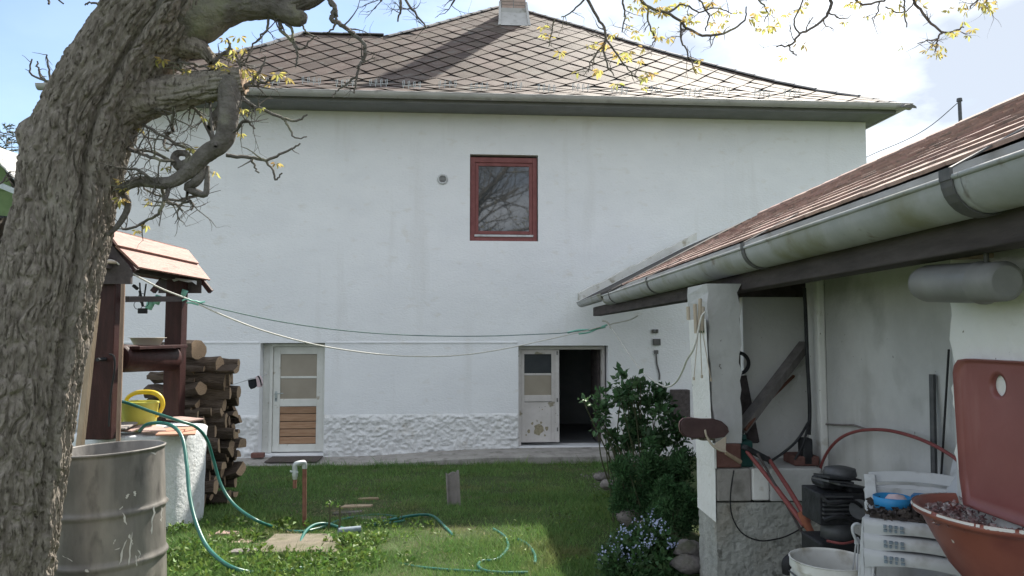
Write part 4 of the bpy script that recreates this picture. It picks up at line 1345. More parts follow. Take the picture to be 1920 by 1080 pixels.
# long shoots under and round the hanging branch
for lst in ([(388, 292, 4), (340, 272, 3), (290, 245, 2.6), (262, 228, 2)], [(380, 300, 4), (330, 305, 3), (285, 285, 2.6), (240, 278, 2)],
            [(400, 275, 4), (385, 230, 3), (362, 200, 2.6), (340, 180, 2)], [(320, 342, 4), (300, 395, 3), (280, 412, 2.6), (240, 430, 2.6), (228, 428, 2)],
            [(300, 345, 4), (310, 375, 3), (330, 385, 2.4), (352, 378, 1.8)], [(370, 362, 3), (345, 375, 2.6), (310, 372, 2.2), (270, 355, 1.8)],
            [(290, 343, 3.4), (262, 320, 2.8), (238, 318, 2.2)], [(405, 275, 3.5), (398, 235, 3), (392, 190, 2.4), (388, 165, 1.6)],
            [(418, 262, 4), (440, 245, 3), (460, 225, 2.4), (478, 240, 1.6)], [(350, 360, 3), (352, 372, 2.4), (362, 385, 2), (360, 395, 1.4)],
            [(325, 245, 4), (322, 230, 3.4), (325, 215, 3), (326, 200, 2.4)], [(325, 245, 3), (308, 260, 2.6), (312, 280, 2), (325, 270, 1.6)],
            [(240, 278, 4), (270, 290, 3.4), (300, 300, 3), (330, 303, 3)]):
    P, r = wire([(a, b, c, g.uniform(-.12, .12)) for a, b, c in lst]); sprout(P, r, 6, .15, 1, g, lo=.2, leaf=.05)
P, r = pr(hang); sprout(P, r, 12, .16, 2, g, lo=.35, leaf=.04)
# on the left side of the trunk
for lst in ([(128, 165, 3), (100, 160, 2.6), (92, 130, 2), (88, 100, 1.4)], [(118, 165, 3), (80, 148, 2.4), (72, 130, 2), (70, 116, 1.4)], [(105, 160, 2.4), (60, 140, 2), (58, 110, 1.4)], [(128, 168, 2.4), (118, 140, 2), (124, 128, 1.4)],
            [(205, 20, 3), (188, 12, 2.4), (170, 4, 2), (158, 10, 1.4)], [(200, 18, 2.4), (178, 30, 1.4)], [(92, 8, 2.2), (88, -20, 2.6), (140, -60, 5)], [(117, 6, 1.5), (100, -10, 2), (88, -18, 2)],
            [(0, 345, 2), (10, 335, 2), (20, 322, 1.4)], [(10, 340, 1.6), (24, 330, 1.2)]):
    P, r = wire(lst, TY + .1)
    if lst[0][0] < 130 and lst[0][1] > 150: sprout(P, r, 4, .06, 0, g)
for px, py, n in ((428, 70, 9), (440, 105, 12), (400, 118, 5), (395, 185, 7), (455, 205, 7), (480, 220, 5), (468, 140, 5), (530, 125, 3), (500, 110, 5), (350, 305, 4), (320, 312, 3)):
    for _ in range(max(2, n // 2)):
        LEAFSPOTS.append((at(px + g.gauss(0, 9), py + g.gauss(0, 9), TY + g.gauss(0, .04)), Vector((g.gauss(0, 1), g.gauss(0, 1), -0.4))))
for lst in ([(398, 118, 4), (415, 105, 3), (432, 88, 2.4), (425, 72, 1.6)], [(455, 150, 4), (450, 120, 3), (440, 100, 2.4), (428, 80, 1.8)], [(335, 100, 4), (342, 130, 3), (362, 145, 2.4)], [(310, 105, 4), (330, 130, 3), (370, 135, 2.4), (420, 125, 1.6)],
            [(300, 120, 3), (345, 118, 2.6), (392, 128, 2)], [(455, 165, 3.4), (475, 150, 2.8), (490, 130, 2.2), (497, 108, 1.6)], [(455, 165, 3.4), (480, 158, 2.8), (510, 150, 2.2), (538, 135, 1.5)]):
    P, r = wire(lst); sprout(P, r, 5, .10, 1, g, leaf=.25)
# branches hanging into the top right of the view, grown from a long limb that passes overhead
BY = 4.0
def PW_(px, py, Y=BY): return at(px, py, Y)
over = [at(640, -50, TY), Vector((-0.3, 3.8, 4.05)), Vector((0.7, 4.0, 4.25)), Vector((1.7, 4.1, 4.45)), Vector((2.8, 4.2, 4.6)), Vector((3.9, 4.3, 4.8))]
bark_tube('limb', over, [.06, .055, .05, .042, .034, .024], 28, 0.003, 0.02, 26, 'branch_bark')
HANG = [
    [(1060, -60, 5), (1098, -5, 4.6), (1122, 35, 4), (1135, 62, 3.6), (1132, 95, 3), (1140, 125, 2.4), (1152, 140, 1.6)],
    [(1136, 75, 3), (1160, 105, 2.4), (1182, 135, 1.8), (1190, 143, 1.4)],
    [(1134, 80, 2.4), (1110, 112, 2), (1104, 136, 1.4)],
    [(1180, -40, 5), (1210, 10, 4.4), (1250, 25, 4), (1278, 40, 3.8), (1290, 55, 3.6), (1325, 66, 3.4), (1362, 60, 3), (1395, 38, 2.4), (1400, 12, 2)],
    [(1278, 42, 3), (1276, 70, 2.6), (1290, 100, 2.2), (1302, 135, 1.5)],
    [(1215, 15, 3), (1216, 45, 2.4), (1228, 70, 2), (1222, 85, 1.4)],
    [(1175, -30, 3.6), (1168, 5, 3), (1172, 30, 2.4), (1165, 58, 1.8)],
    [(1545, -50, 5), (1558, 0, 4.4), (1552, 25, 4), (1530, 48, 3.6), (1500, 64, 3.2), (1482, 84, 2.6), (1455, 87, 1.6)],
    [(1478, 84, 2.2), (1485, 96, 1.8), (1493, 105, 1.2)],
    [(1500, 64, 2.6), (1488, 42, 2.2), (1500, 14, 2), (1510, -10, 2)],
    [(1552, 22, 2.2), (1572, 34, 1.8), (1590, 34, 1.4)],
    [(1570, -30, 3.4), (1612, 5, 3), (1640, 5, 2.8), (1670, -4, 2.6), (1700, -20, 2.6)],
    [(1648, 4, 2), (1644, 24, 1.8), (1638, 34, 1.4)],
    [(1660, 12, 2), (1685, 24, 1.9), (1708, 14, 1.8), (1715, -10, 1.8)],
    [(1695, -20, 2.6), (1696, 20, 2.2), (1700, 52, 1.6)],
    [(1690, -50, 4.4), (1714, 0, 4), (1735, 30, 3.6), (1766, 60, 3), (1790, 58, 2.4), (1808, 50, 1.8)],
    [(1766, 60, 2.6), (1758, 74, 2.4), (1755, 90, 2), (1752, 97, 1.4)],
    [(1758, 74, 1.8), (1740, 76, 1.6), (1722, 82, 1.2)],
    [(1040, 36, 2.2), (1034, 60, 1.8), (1030, 90, 1.4)],
    [(1098, -5, 3), (1075, 20, 2.4), (1060, 30, 1.8), (1052, 32, 1.3)],
    [(1250, 25, 3), (1282, 8, 2.6), (1310, 22, 2.2), (1345, 14, 1.8), (1372, 26, 1.4)],
    [(1300, -40, 3), (1312, 0, 2.6), (1330, 30, 2.2), (1322, 58, 1.6)],
    [(1400, -40, 3), (1424, 0, 2.4), (1440, 22, 2), (1432, 40, 1.4)],
    [(1860, -40, 3), (1838, -6, 2.4), (1818, 14, 1.8)], [(1848, -10, 2), (1850, 10, 1.4)],
]
for k, lst in enumerate(HANG):
    dy = g.uniform(-.25, .3)
    if lst[0][1] > 0 or k in (1, 2, 4, 5): dy = 0
    P, r = wire([(a, b, c * .72, 0) for a, b, c in lst], BY, n=6)
    sprout(P, r, 5 if k < 8 or k > 19 else 3, .10, 1, g, lo=.25, leaf=.18)
    if lst[0][1] < 0:    # up to the limb overhead
        q = P[0]; x = max(-0.3, min(3.8, q.x + g.uniform(-.2, .2)))
        z = np.interp(x, [-0.3, 0.7, 1.7, 2.8, 3.9], [4.05, 4.25, 4.45, 4.6, 4.8]); y = np.interp(x, [-0.3, 0.7, 1.7, 2.8, 3.9], [3.8, 4, 4.1, 4.2, 4.3])
        TW_.tube([q, (q + Vector((x, y, z))) / 2 + Vector((.03, .0, -.03)), Vector((x, y, z))], [r[0], r[0] * 1.2, r[0] * 1.6], 6, cap=False)
for px, py, n in ((1195, 5, 14), (1222, 20, 8), (1245, 12, 8), (1290, 30, 6), (1340, 22, 8), (1375, 28, 6), (1410, 40, 6), (1440, 45, 5), (1455, 20, 8), (1508, 15, 5), (1600, 5, 6), (1655, 22, 5), (1485, 72, 4), (1705, 90, 4), (1748, 95, 6), (1772, 92, 6), (1812, 52, 4),
                 (1845, 12, 8), (1815, 8, 6), (1790, 4, 4), (1118, 85, 6), (1018, 76, 4), (1028, 100, 3), (1130, 122, 4), (1178, 100, 5), (1210, 140, 5), (1230, 60, 4), (1310, 125, 6), (1275, 88, 3), (1300, 60, 4), (1360, 50, 5), (1330, 40, 5), (1268, 12, 6), (1170, 62, 3), (1150, 105, 3)):
    for _ in range(max(2, int(n * .7))):
        LEAFSPOTS.append((at(px + g.gauss(0, 9), py + g.gauss(0, 7), BY + g.gauss(0, .05)), Vector((g.gauss(0, .8), g.gauss(0, .6), -0.9))))
# the rest of the crown, above and behind the view (it shows in the window and shades the yard)
crown = random.Random(5)
def limb(P, d, L, r, depth, rg):
    n = 5; pts = [Vector(P)]; d = Vector(d).normalized()
    for k in range(n):
        d = (d + Vector((rg.gauss(0, .22), rg.gauss(0, .22), rg.gauss(0.04, .2)))).normalized()
        pts.append(pts[-1] + d * L / n)
    rr = [r * (1 - .62 * i / n) for i in range(n + 1)]
    for p in pts:
        if p.y > .3:
            a_, b_ = p.x / p.y, ((p.z - CAMZ) * cp - p.y * sp) / (p.y * cp + (p.z - CAMZ) * sp)
            if b_ < .41 and abs(a_) < .78: return
    CR.tube(pts, rr, 6 if r > .02 else 4, cap=False)
    if depth > 0:
        for k in range(4):
            i = rg.randint(1, n)
            nd = d + Vector((rg.gauss(0, .75), rg.gauss(0, .75), rg.gauss(0.1, .6)))
            limb(pts[i], nd, L * rg.uniform(.5, .75), rr[i] * .65, depth - 1, rg)
top = at(395, -90, TY)
for d, L, rr, dep in (((.25, -.5, 1), 3.2, .15, 4), ((2.4, -.9, 1.9), 4.6, .12, 5), ((3.0, -2.2, 2.2), 5.0, .10, 5), ((2.6, .2, 2.0), 4.4, .08, 5), ((-.9, -.4, .9), 2.8, .12, 4), ((.6, -1, .45), 3.6, .12, 4), ((-.3, .1, 1.2), 2.6, .11, 3)):
    CR = MB()
    limb(top + Vector((0, 0, .06)), d, L, rr, dep, crown)
    if CR.v: CR.build('crown_limb', 'branch_bark', TREE, smooth=True)
P, r = over, [.05] * 6
for x in np.linspace(-.2, 3.6, 12):
    CRp = Vector((x, np.interp(x, [-0.3, 3.9], [3.8, 4.3]), np.interp(x, [-0.3, .7, 3.9], [4.05, 4.25, 4.8])))
    twig(CRp, (g.gauss(0, .6), g.gauss(-.3, .6), .8), .5, .012, 3, g, leaf=.5)
TW_.build('twigs', 'branch_bark', TREE, smooth=True, kind='stuff')
# young leaves: little fans of pointed leaflets, each fan an object
def leaf_fans():
    meshes = []
    for sd in range(5):
        q = random.Random(sd + 40)
        mb = MB()
        for i in range(q.randint(4, 6)):
            a = math.radians(-70 + 140 * i / 4 + q.uniform(-12, 12))
            d = Vector((math.sin(a), q.gauss(0, .35), -math.cos(a) * .8 - .1)).normalized()
            L = q.uniform(.026, .045)
            side = d.cross(Vector((q.gauss(0, .3), 1, q.gauss(0, .3)))).normalized()
            nrm = d.cross(side)
            b = d * .008
            mb.add([b, b + d * L * .35 + side * L * .17 + nrm * .003, b + d * L * .7 + side * L * .14 + nrm * .002, b + d * L - nrm * .003, b + d * L * .7 - side * L * .14 + nrm * .002, b + d * L * .35 - side * L * .17 + nrm * .003, b + d * L * .5 - nrm * .003],
                   [(0, 1, 6), (1, 2, 6), (2, 3, 6), (3, 4, 6), (4, 5, 6), (5, 0, 6)])
        meshes.append(mesh_of(mb, 'leaf_fan', 'young_leaf'))
    q = random.Random(77)
    spots = LEAFSPOTS[:]
    q.shuffle(spots)
    for P, d in spots[:290]:
        mw = Matrix.Translation(P) @ Matrix.Rotation(q.uniform(0, 6.28), 4, 'Z') @ Matrix.Rotation(q.gauss(0, .5), 4, 'X') @ Matrix.Scale(q.uniform(.7, 1.25), 4)
        piece('leaf_fan', q.choice(meshes), TREE, mw)
    print('leaf spots', len(spots))
leaf_fans()

# ================================================================ WELL
WX = -3.33
WELL = thing('well', (WX, 6.75, gz(6.75)), 'white walled garden well under a small dark red timber roof', 'well')
ZC = 0.73        # top of the well wall
def well():
    # rounded square curb with hand rendered surface
    n, m = 96, 20
    V = []
    for j in range(m + 3):
        t = min(j, m) / m
        z = -0.15 + (ZC + 0.15) * t
        for k in range(n):
            a = 2 * math.pi * k / n
            e = 3.2
            r = 1 / ((abs(math.cos(a)) ** e + abs(math.sin(a)) ** e) ** (1 / e))
            rr = 0.485 * r * (0.965 + 0.05 * t)
            if j == m + 1: rr -= 0.02; zz = ZC + 0.012
            elif j == m + 2: rr *= 0.0; zz = ZC + 0.012
            else: zz = z
            V.append((rr * math.cos(a), rr * math.sin(a), zz))
    V = np.array(V)
    h = fbm(V * 6, 3) - .5
    rad = np.linalg.norm(V[:, :2], axis=1)[:, None] + 1e-6
    V[:, :2] += V[:, :2] / rad * (h * 0.022)[:, None]
    V += np.array([WX, 6.75, 0])
    i, j = np.meshgrid(np.arange(n), np.arange(m + 2))
    Fq = np.stack([(j * n + i).ravel(), (j * n + (i + 1) % n).ravel(), ((j + 1) * n + (i + 1) % n).ravel(), ((j + 1) * n + i).ravel()], 1)
    npmesh('curb', V, Fq, 'well_white', WELL, smooth=True)
    # posts
    for (pa, pb, Y, wx_, wy_, py0) in ((162, 211, 6.2, None, .16, 500), (306, 337, 7.36, None, .14, 505)):
        a, b = at(pa, 700, Y - wy_ / 2), at(pb, 700, Y - wy_ / 2)
        mb = MB(); mb.box(a.x, b.x, Y - wy_ / 2, Y + wy_ / 2, ZC + .004, at(200, py0, Y).z + 0.02)
        mb.build('post', 'well_wood', WELL, bevel=0.008)
    # windlass drum
    A, B = Vector((WX - .02, 6.30, at(240, 672, 6.3).z)), Vector((WX - .02, 7.29, at(320, 672, 7.29).z))
    mb = MB(); mb.tube([A + (B - A) * t for t in (0, .02, .5, .98, 1)], [.105, .122, .120, .122, .105], 20)
    dr = mb.build('windlass_drum', 'well_wood', WELL, smooth=True)
    mb = MB(); mb.tube([A - Vector((0, .3, 0)), A, B, B + Vector((0, .12, 0))], .016, 8); mb.build('axle', 'iron', dr)
    # tie beam along the roof and collar
    zr = at(260, 527, 6.7).z
    mb = MB(); mb.bar((WX - .0, 5.98, zr + .10), (WX - .0, 7.62, zr + .10), .09, .09); mb.build('wall_plate', 'dark_wood', WELL)
    mb = MB(); z = at(270, 560, 7.3).z; mb.bar((WX + .10, 6.2, at(212, 562, 6.3).z), (WX + .08, 7.35, z), .03, .05); mb.build('rail', 'dark_wood', WELL)
    # gables and rafters
    zt, zl = at(193, 437, 6.0).z, at(240, 497, 6.0).z
    xr = at(193, 437, 6.0).x; xe = at(240, 497, 6.0).x
    xm = 2 * xr - xe
    nrm = Vector((zt - zl, 0, xe - xr)).normalized()
    dn = Vector((xe - xr, 0, zl - zt))
    for Y in (6.06, 7.42):
        mb = MB()
        mb.add([(xr, Y, zt - .03), (xe - .005, Y, zl - .03), (xe - .005, Y, zl - .15), (xm, Y, zl - .15), (xm, Y, zl - .03), (xr, Y + .03, zt - .03), (xe - .005, Y + .03, zl - .03), (xe - .005, Y + .03, zl - .15), (xm, Y + .03, zl - .15), (xm, Y + .03, zl - .03)],
               [(0, 1, 2, 3, 4), (9, 8, 7, 6, 5), (0, 5, 6, 1), (1, 6, 7, 2), (2, 7, 8, 3), (3, 8, 9, 4), (4, 9, 5, 0)])
        mb.build('gable_board', 'dark_wood', WELL)
        for sg in (1, -1):
            d = Vector((dn.x * sg, 0, dn.z))
            a = Vector((xr, Y + .05, zt - .035)); b = a + d * (1.38 if Y > 7 else 1.02)
            mb = MB(); mb.bar(a, b, .05, .045); mb.build('rafter', 'well_wood', WELL)
    # roof boards, two broad ones on each slope, each end cut its own way
    for sg in (1, -1):
        for (t0, t1, y0, y1, lift) in ((0.0, .50, 5.97, 7.50, .034), (.44, 1.06, 6.0, 7.56, .012)):
            vs = []
            for dz in (0, .018):
                for t, y in ((t0, y0), (t0, y1), (t1, y1 + .03), (t1, y0 + .12 * (t1 > .6))):
                    p = Vector((xr, y, zt)) + Vector((dn.x * sg, 0, dn.z)) * t + Vector((nrm.x * sg, 0, nrm.z)) * (lift + dz - .01 * t)
                    vs.append(p)
            mb = MB()
            f = [(0, 3, 2, 1), (4, 5, 6, 7), (0, 1, 5, 4), (1, 2, 6, 5), (2, 3, 7, 6), (3, 0, 4, 7)]
            if sg < 0: f = [tuple(reversed(q)) for q in f]
            mb.add(vs, f)
            mb.build('roof_board', 'well_plank', WELL, bevel=0.003)
    mb = MB(); mb.bar((xr, 5.96, zt + .035), (xr, 7.5, zt + .035), .04, .02); mb.build('ridge_board', 'well_plank', WELL)
    # shelf boards above the drum
    zb = at(270, 651, 6.8).z
    for k, (x0, x1) in enumerate(((-.06, .05), (.06, .15))):
        mb = MB(); mb.box(WX + x0, WX + x1, 6.34, 7.28, zb - .012, zb + .016)
        mb.build('shelf_board', 'well_wood', WELL, bevel=0.003)
    # white rag of foil torn under the eave
    mb = MB()
    g2 = random.Random(3)
    top_ = [at(305 + 8 * k, 517 + 1.2 * k, 7.2) for k in range(9)]
    bot_ = [p + Vector((g2.uniform(-.01, .01), -.01, -g2.uniform(.012, .045))) for p in top_]
    mb.add(top_ + bot_, [(k, k + 1, 10 + k, 9 + k) for k in range(8)])
    mb.build('torn_foil', 'white_plastic', WELL)
well()
WT = ZC + 0.012
# things on and in the well
def on_well():
    g3 = random.Random(9)
    # loose roof tiles laid over the curb
    spots = [(345, 803, 6.45, 20, .16, 'orange clay tile nearest the white well corner', 'terracotta'), (322, 806, 6.35, 12, .15, 'orange clay tile second from the white well corner', 'terracotta'),
             (285, 812, 6.42, 32, .15, 'brown clay tile under the yellow watering can', 'clay_tile'), (250, 818, 6.45, -10, .15, 'brown clay tile at the foot of the thin wooden pole', 'clay_tile'),
             (345, 781, 6.95, 70, .15, 'pale clay tile standing proud behind the orange tiles', 'clay_tile'), (228, 822, 6.35, 5, .14, 'grey tile lying beside the dark green bottle', 'grey_tile')]
    for k, (px, py, Y, rot, s, lab, m) in enumerate(spots):
        c = at(px, py, Y); z = WT + .012 + .012 * k
        mb = MB(); mb.prism([(-s * .62, -s), (s * .62, -s), (s * .62, s * .8), (s * .3, s), (-s * .3, s), (-s * .62, s * .8)], .014,
                            Matrix.Translation((c.x, c.y, z)) @ Matrix.Rotation(R(rot), 4, 'Z') @ Matrix.Rotation(R(g3.uniform(2, 7)), 4, 'X'))
        o = mb.build('roof_tile', m, bevel=0.003, loc=(c.x, c.y, z))
        tag(o, lab, 'roof tile', 'loose tiles laid on the well')
    # grey slab scrap with a curled end
    mb = MB(); c = at(215, 818, 6.3)
    mb.prism([(-.15, -.08), (.12, -.10), (.17, .06), (-.12, .09)], .025, Matrix.Translation((c.x + .05, c.y, WT + .08)) @ Matrix.Rotation(R(4), 4, 'Y'))
    # watering can
    Y = 6.6
    cx_ = at(262, 780, Y); zb = at(262, 812, Y).z
    zt = at(262, 752, Y).z; zb = max(zb, WT + 0.02)
    can = thing('watering_can', (cx_.x, Y, zb), 'pale yellow plastic watering can with bright yellow loop handle', 'watering can')
    mb = MB()
    mt = Matrix.Translation((cx_.x, Y, zb)) @ Matrix.Diagonal((1.0, .72, 1, 1))
    H = zt - zb
    mb.lathe([(0, 0), (.128, 0), (.135, .012), (.150, H * .55), (.158, H * .9), (.164, H * .93), (.160, H * .985), (.150, H), (.146, H * .97), (.125, .02), (0, .02)], 36, mt)
    mb.build('body', 'yellow_plastic', can, smooth=True)
    mb = MB()
    a = [at(x, y, Y) for x, y in ((235, 757), (240, 745), (254, 737), (272, 735), (290, 737), (302, 746), (305, 760), (299, 774), (288, 784))]
    pts = spline(a, 5); mb.tube(pts, [.016 + .005 * math.sin(math.pi * i / len(pts)) for i in range(len(pts))], 10)
    mb.build('handle', 'yellow_handle', can, smooth=True)
    mb = MB(); sp_ = [at(x, y, Y) for x, y in ((236, 800), (226, 782), (215, 765), (207, 757))]
    mb.tube(spline(sp_, 4), [.04 - .0019 * i for i in range(13)], 12); mb.build('spout', 'yellow_plastic', can, smooth=True)
    mb = MB(); mb.tube([at(209, 758, Y), at(203, 751, Y)], [.018, .034], 14); mb.build('rose', 'yellow_plastic', can, smooth=True)
    # washing-up basin on the shelf
    Y = 6.78; c = at(276, 640, Y); zs = at(270, 651, 6.8).z + .017
    mb = MB(); r0 = 31.5 / F * Y; h = 14.5 / F * Y
    mt = Matrix.Translation((c.x, Y, zs))
    mb.lathe([(0, 0), (r0 * .66, 0), (r0 * .72, .008), (r0 * .93, h * .93), (r0 * 1.05, h * .95), (r0 * 1.06, h), (r0 * .92, h), (r0 * .69, .012), (0, .008)], 40, mt)
    tag(mb.build('washing_bowl', 'cream_plastic', smooth=True, loc=(c.x, Y, zs)), 'shallow cream plastic bowl on the shelf above the well drum', 'bowl')
    # dark green bottle and spray bottle
    c = at(208, 800, 6.4)
    mb = MB(); mt = Matrix.Translation((c.x, 6.4, WT + .01)); mb.lathe([(0, 0), (.028, 0), (.030, .01), (.030, .17), (.012, .23), (.012, .27), (.017, .275), (.017, .30), (0, .30)], 18, mt)
    tag(mb.build('bottle', 'dark_green', smooth=True, loc=(c.x, 6.4, WT)), 'slim dark green bottle standing against the near well post', 'bottle')
    mb = MB(); a, b = at(210, 762, 6.45), at(224, 808, 6.45)
    mb.tube([b, a + (b - a) * .25, a], [.028, .026, .014], 10)
    tag(mb.build('spray_bottle', 'blue', smooth=True, loc=b), 'bright blue bottle leaning beside the dark green bottle', 'bottle')
    # teal hook on the near post
    mb = MB(); pts = [at(x, y, 6.1) for x, y in ((158, 674), (166, 668), (171, 676), (167, 690), (160, 700))]
    mb.tube(spline(pts, 4), .012, 8); tag(mb.build('hook', 'teal', smooth=True, loc=pts[0]), 'teal hook hung on the near post of the well', 'hook')
    # padlocks and clips on the rail
    r0 = at(268, 540, 6.75)
    loc = thing('clip_bunch', r0, 'bunch of black clips hanging under the well roof', 'clips')
    for k, (x0, y0, x1, y1, w) in enumerate(((262, 530, 264, 568, .012), (274, 532, 270, 560, .012), (262, 545, 268, 575, .02), (250, 535, 258, 542, .03))):
        mb = MB(); mb.bar(at(x0, y0, 6.75), at(x1, y1, 6.75), w, w * .8); mb.build('strap', 'black', loc)
    mb = MB(); a, b = at(260, 578, 6.75), at(275, 588, 6.75); mb.box(a.x, b.x, 6.73, 6.77, b.z, a.z); mb.build('clip', 'black', loc, bevel=0.004)
    mb = MB()
    for x, y, s in ((259, 572, 8), (272, 568, 7), (266, 556, 6)):
        mb.tube([at(x + s * math.cos(t), y + s * math.sin(t), 6.75) for t in np.linspace(0, 6.28, 13)], .003, 5, cap=False)
    mb.build('ring', 'iron', loc, kind='stuff')
    for (x, y, lab, s) in ((345, 550, 'small mint green cup hanging outside the far well post', .85), (296, 562, 'small mint green cup hanging from the rail inside the well', 1.0), (282, 570, 'larger pale green cup among the black clips in the well', 1.15)):
        c = at(x, y, 6.95 if x < 340 else 7.25); mt = Matrix.Translation(c) @ Matrix.Rotation(R(20), 4, 'Y')
        mb = MB(); mb.lathe([(.0, -.045 * s), (.026 * s, -.045 * s), (.034 * s, .04 * s), (.031 * s, .04 * s), (.024 * s, -.04 * s)], 16, mt)
        tag(mb.build('cup', 'mint', smooth=True, loc=c), lab, 'cup', 'green cups hanging in the well')
    # poles leaning beside the post
    a, b = at(231, 533, 5.75), Vector((at(228, 830, 5.55).x - .0, 5.5, 0.0))
    mb = MB(); mb.tube([b, a], [.017, .015], 10); tag(mb.build('pole', 'handle_wood', smooth=True, loc=b), 'thin brown wooden pole standing upright before the well', 'pole')
    a, b = at(181, 560, 5.6), Vector((at(140, 900, 5.5).x, 5.45, 0))
    mb = MB(); mb.bar(b, a, .055, .03); tag(mb.build('stake', 'pale_wood', loc=b), 'pale wooden stake leaning between tree trunk and well post', 'stake')
on_well()
# rope strap and cable on the near post
mb = MB(); pts = [at(x, y, 6.08) for x, y in ((205, 664), (213, 668), (215, 690), (207, 745), (204, 800))]
mb.tube(spline(pts, 5), .008, 6); tag(mb.build('cable', 'black', loc=pts[0]), 'thin black cable hanging down the near well post', 'cable')

# ================================================================ DRUM
def drum():
    D = thing('steel_drum', (at(214, 900, 4.55).x, 4.55, 0), 'open grey steel drum with two hoops standing by the tree', 'drum')
    x = D.location.x; r = 97 / F * 4.5; H = at(214, 840, 4.55).z
    mt = Matrix.Translation((x, 4.55, 0)) @ Matrix.Rotation(R(-2.6), 4, 'Y')
    g4 = np.random.default_rng(4)
    prof_ = [(r * .985, 0)]
    for z in np.linspace(.02, H - .03, 60):
        b = 0
        for hz in (H * .30, H * .615): b += .017 * math.exp(-((z - hz) / .011) ** 2)
        prof_.append((r * .985 + b, z))
    prof_ += [(r * .985, H - .012), (r * 1.01, H - .010), (r * 1.015, H), (r * .99, H + .004), (r * .965, H - .004), (r * .965, H - .3), (0, H - .31)]
    mb = MB(); mb.lathe(prof_, 96, mt)
    V = np.array([list(p) for p in mb.v]); a = np.arctan2(V[:, 1] - 4.55, V[:, 0] - x)
    dent = fbm(np.stack([np.cos(a) * 1.6, np.sin(a) * 1.6, V[:, 2] * 3], 1), 3) - .5
    V[:, 0] += np.cos(a) * dent * .026; V[:, 1] += np.sin(a) * dent * .026
    mb.v = [tuple(p) for p in V]
    o = mb.build('body', 'drum_steel', D, smooth=True)
    # scratches and splashes of old paint
    q = random.Random(12); mb = MB()
    def surf(px, py):      # point on the drum's front for a spot in the photograph
        d = ray(px, py); o_ = Vector((0, 0, CAMZ)); 
        A = d.x ** 2 + d.y ** 2; B = -2 * (d.x * x + d.y * 4.55); C_ = x * x + 4.55 ** 2 - (r * 1.0) ** 2
        disc = B * B - 4 * A * C_
        if disc < 0: return None
        t = (-B - math.sqrt(disc)) / (2 * A); return o_ + d * t
    for (x0, y0, x1, y1, w) in ((230, 960, 236, 984, 2), (240, 1000, 246, 1022, 2), (246, 995, 240, 1060, 1.6), (236, 1010, 222, 1058, 2), (252, 1040, 254, 1062, 1.5), (258, 1030, 261, 1050, 1.5), (250, 920, 253, 930, 2.5), (282, 848, 290, 852, 4), (240, 925, 236, 935, 2),
                              (287, 945, 281, 1002, 2), (301, 950, 298, 978, 2), (224, 955, 230, 948, 1.5), (162, 1066, 166, 1072, 3), (218, 1030, 224, 1026, 4), (120, 1040, 140, 1052, 1.5), (212, 1020, 216, 1010, 1.2)):
        n = 8; prev = None
        for k in range(n):
            t = k / (n - 1)
            P = surf(x0 + (x1 - x0) * t + q.gauss(0, 1), y0 + (y1 - y0) * t)
            if P is None: continue
            nn = Vector((P.x - x, P.y - 4.55, 0)).normalized(); P = P + nn * .013
            ww = w * q.uniform(.3, 1.2) * .003 * (k not in (0, n - 1))
            e = nn.cross(Vector((0, 0, 1)))
            cur = (P + e * ww, P - e * ww)
            if prev: mb.add([prev[0], prev[1], cur[1], cur[0]], [(0, 1, 2, 3)])
            prev = cur
    mb.build('paint_splashes', 'scratch', D, kind='stuff')
drum()

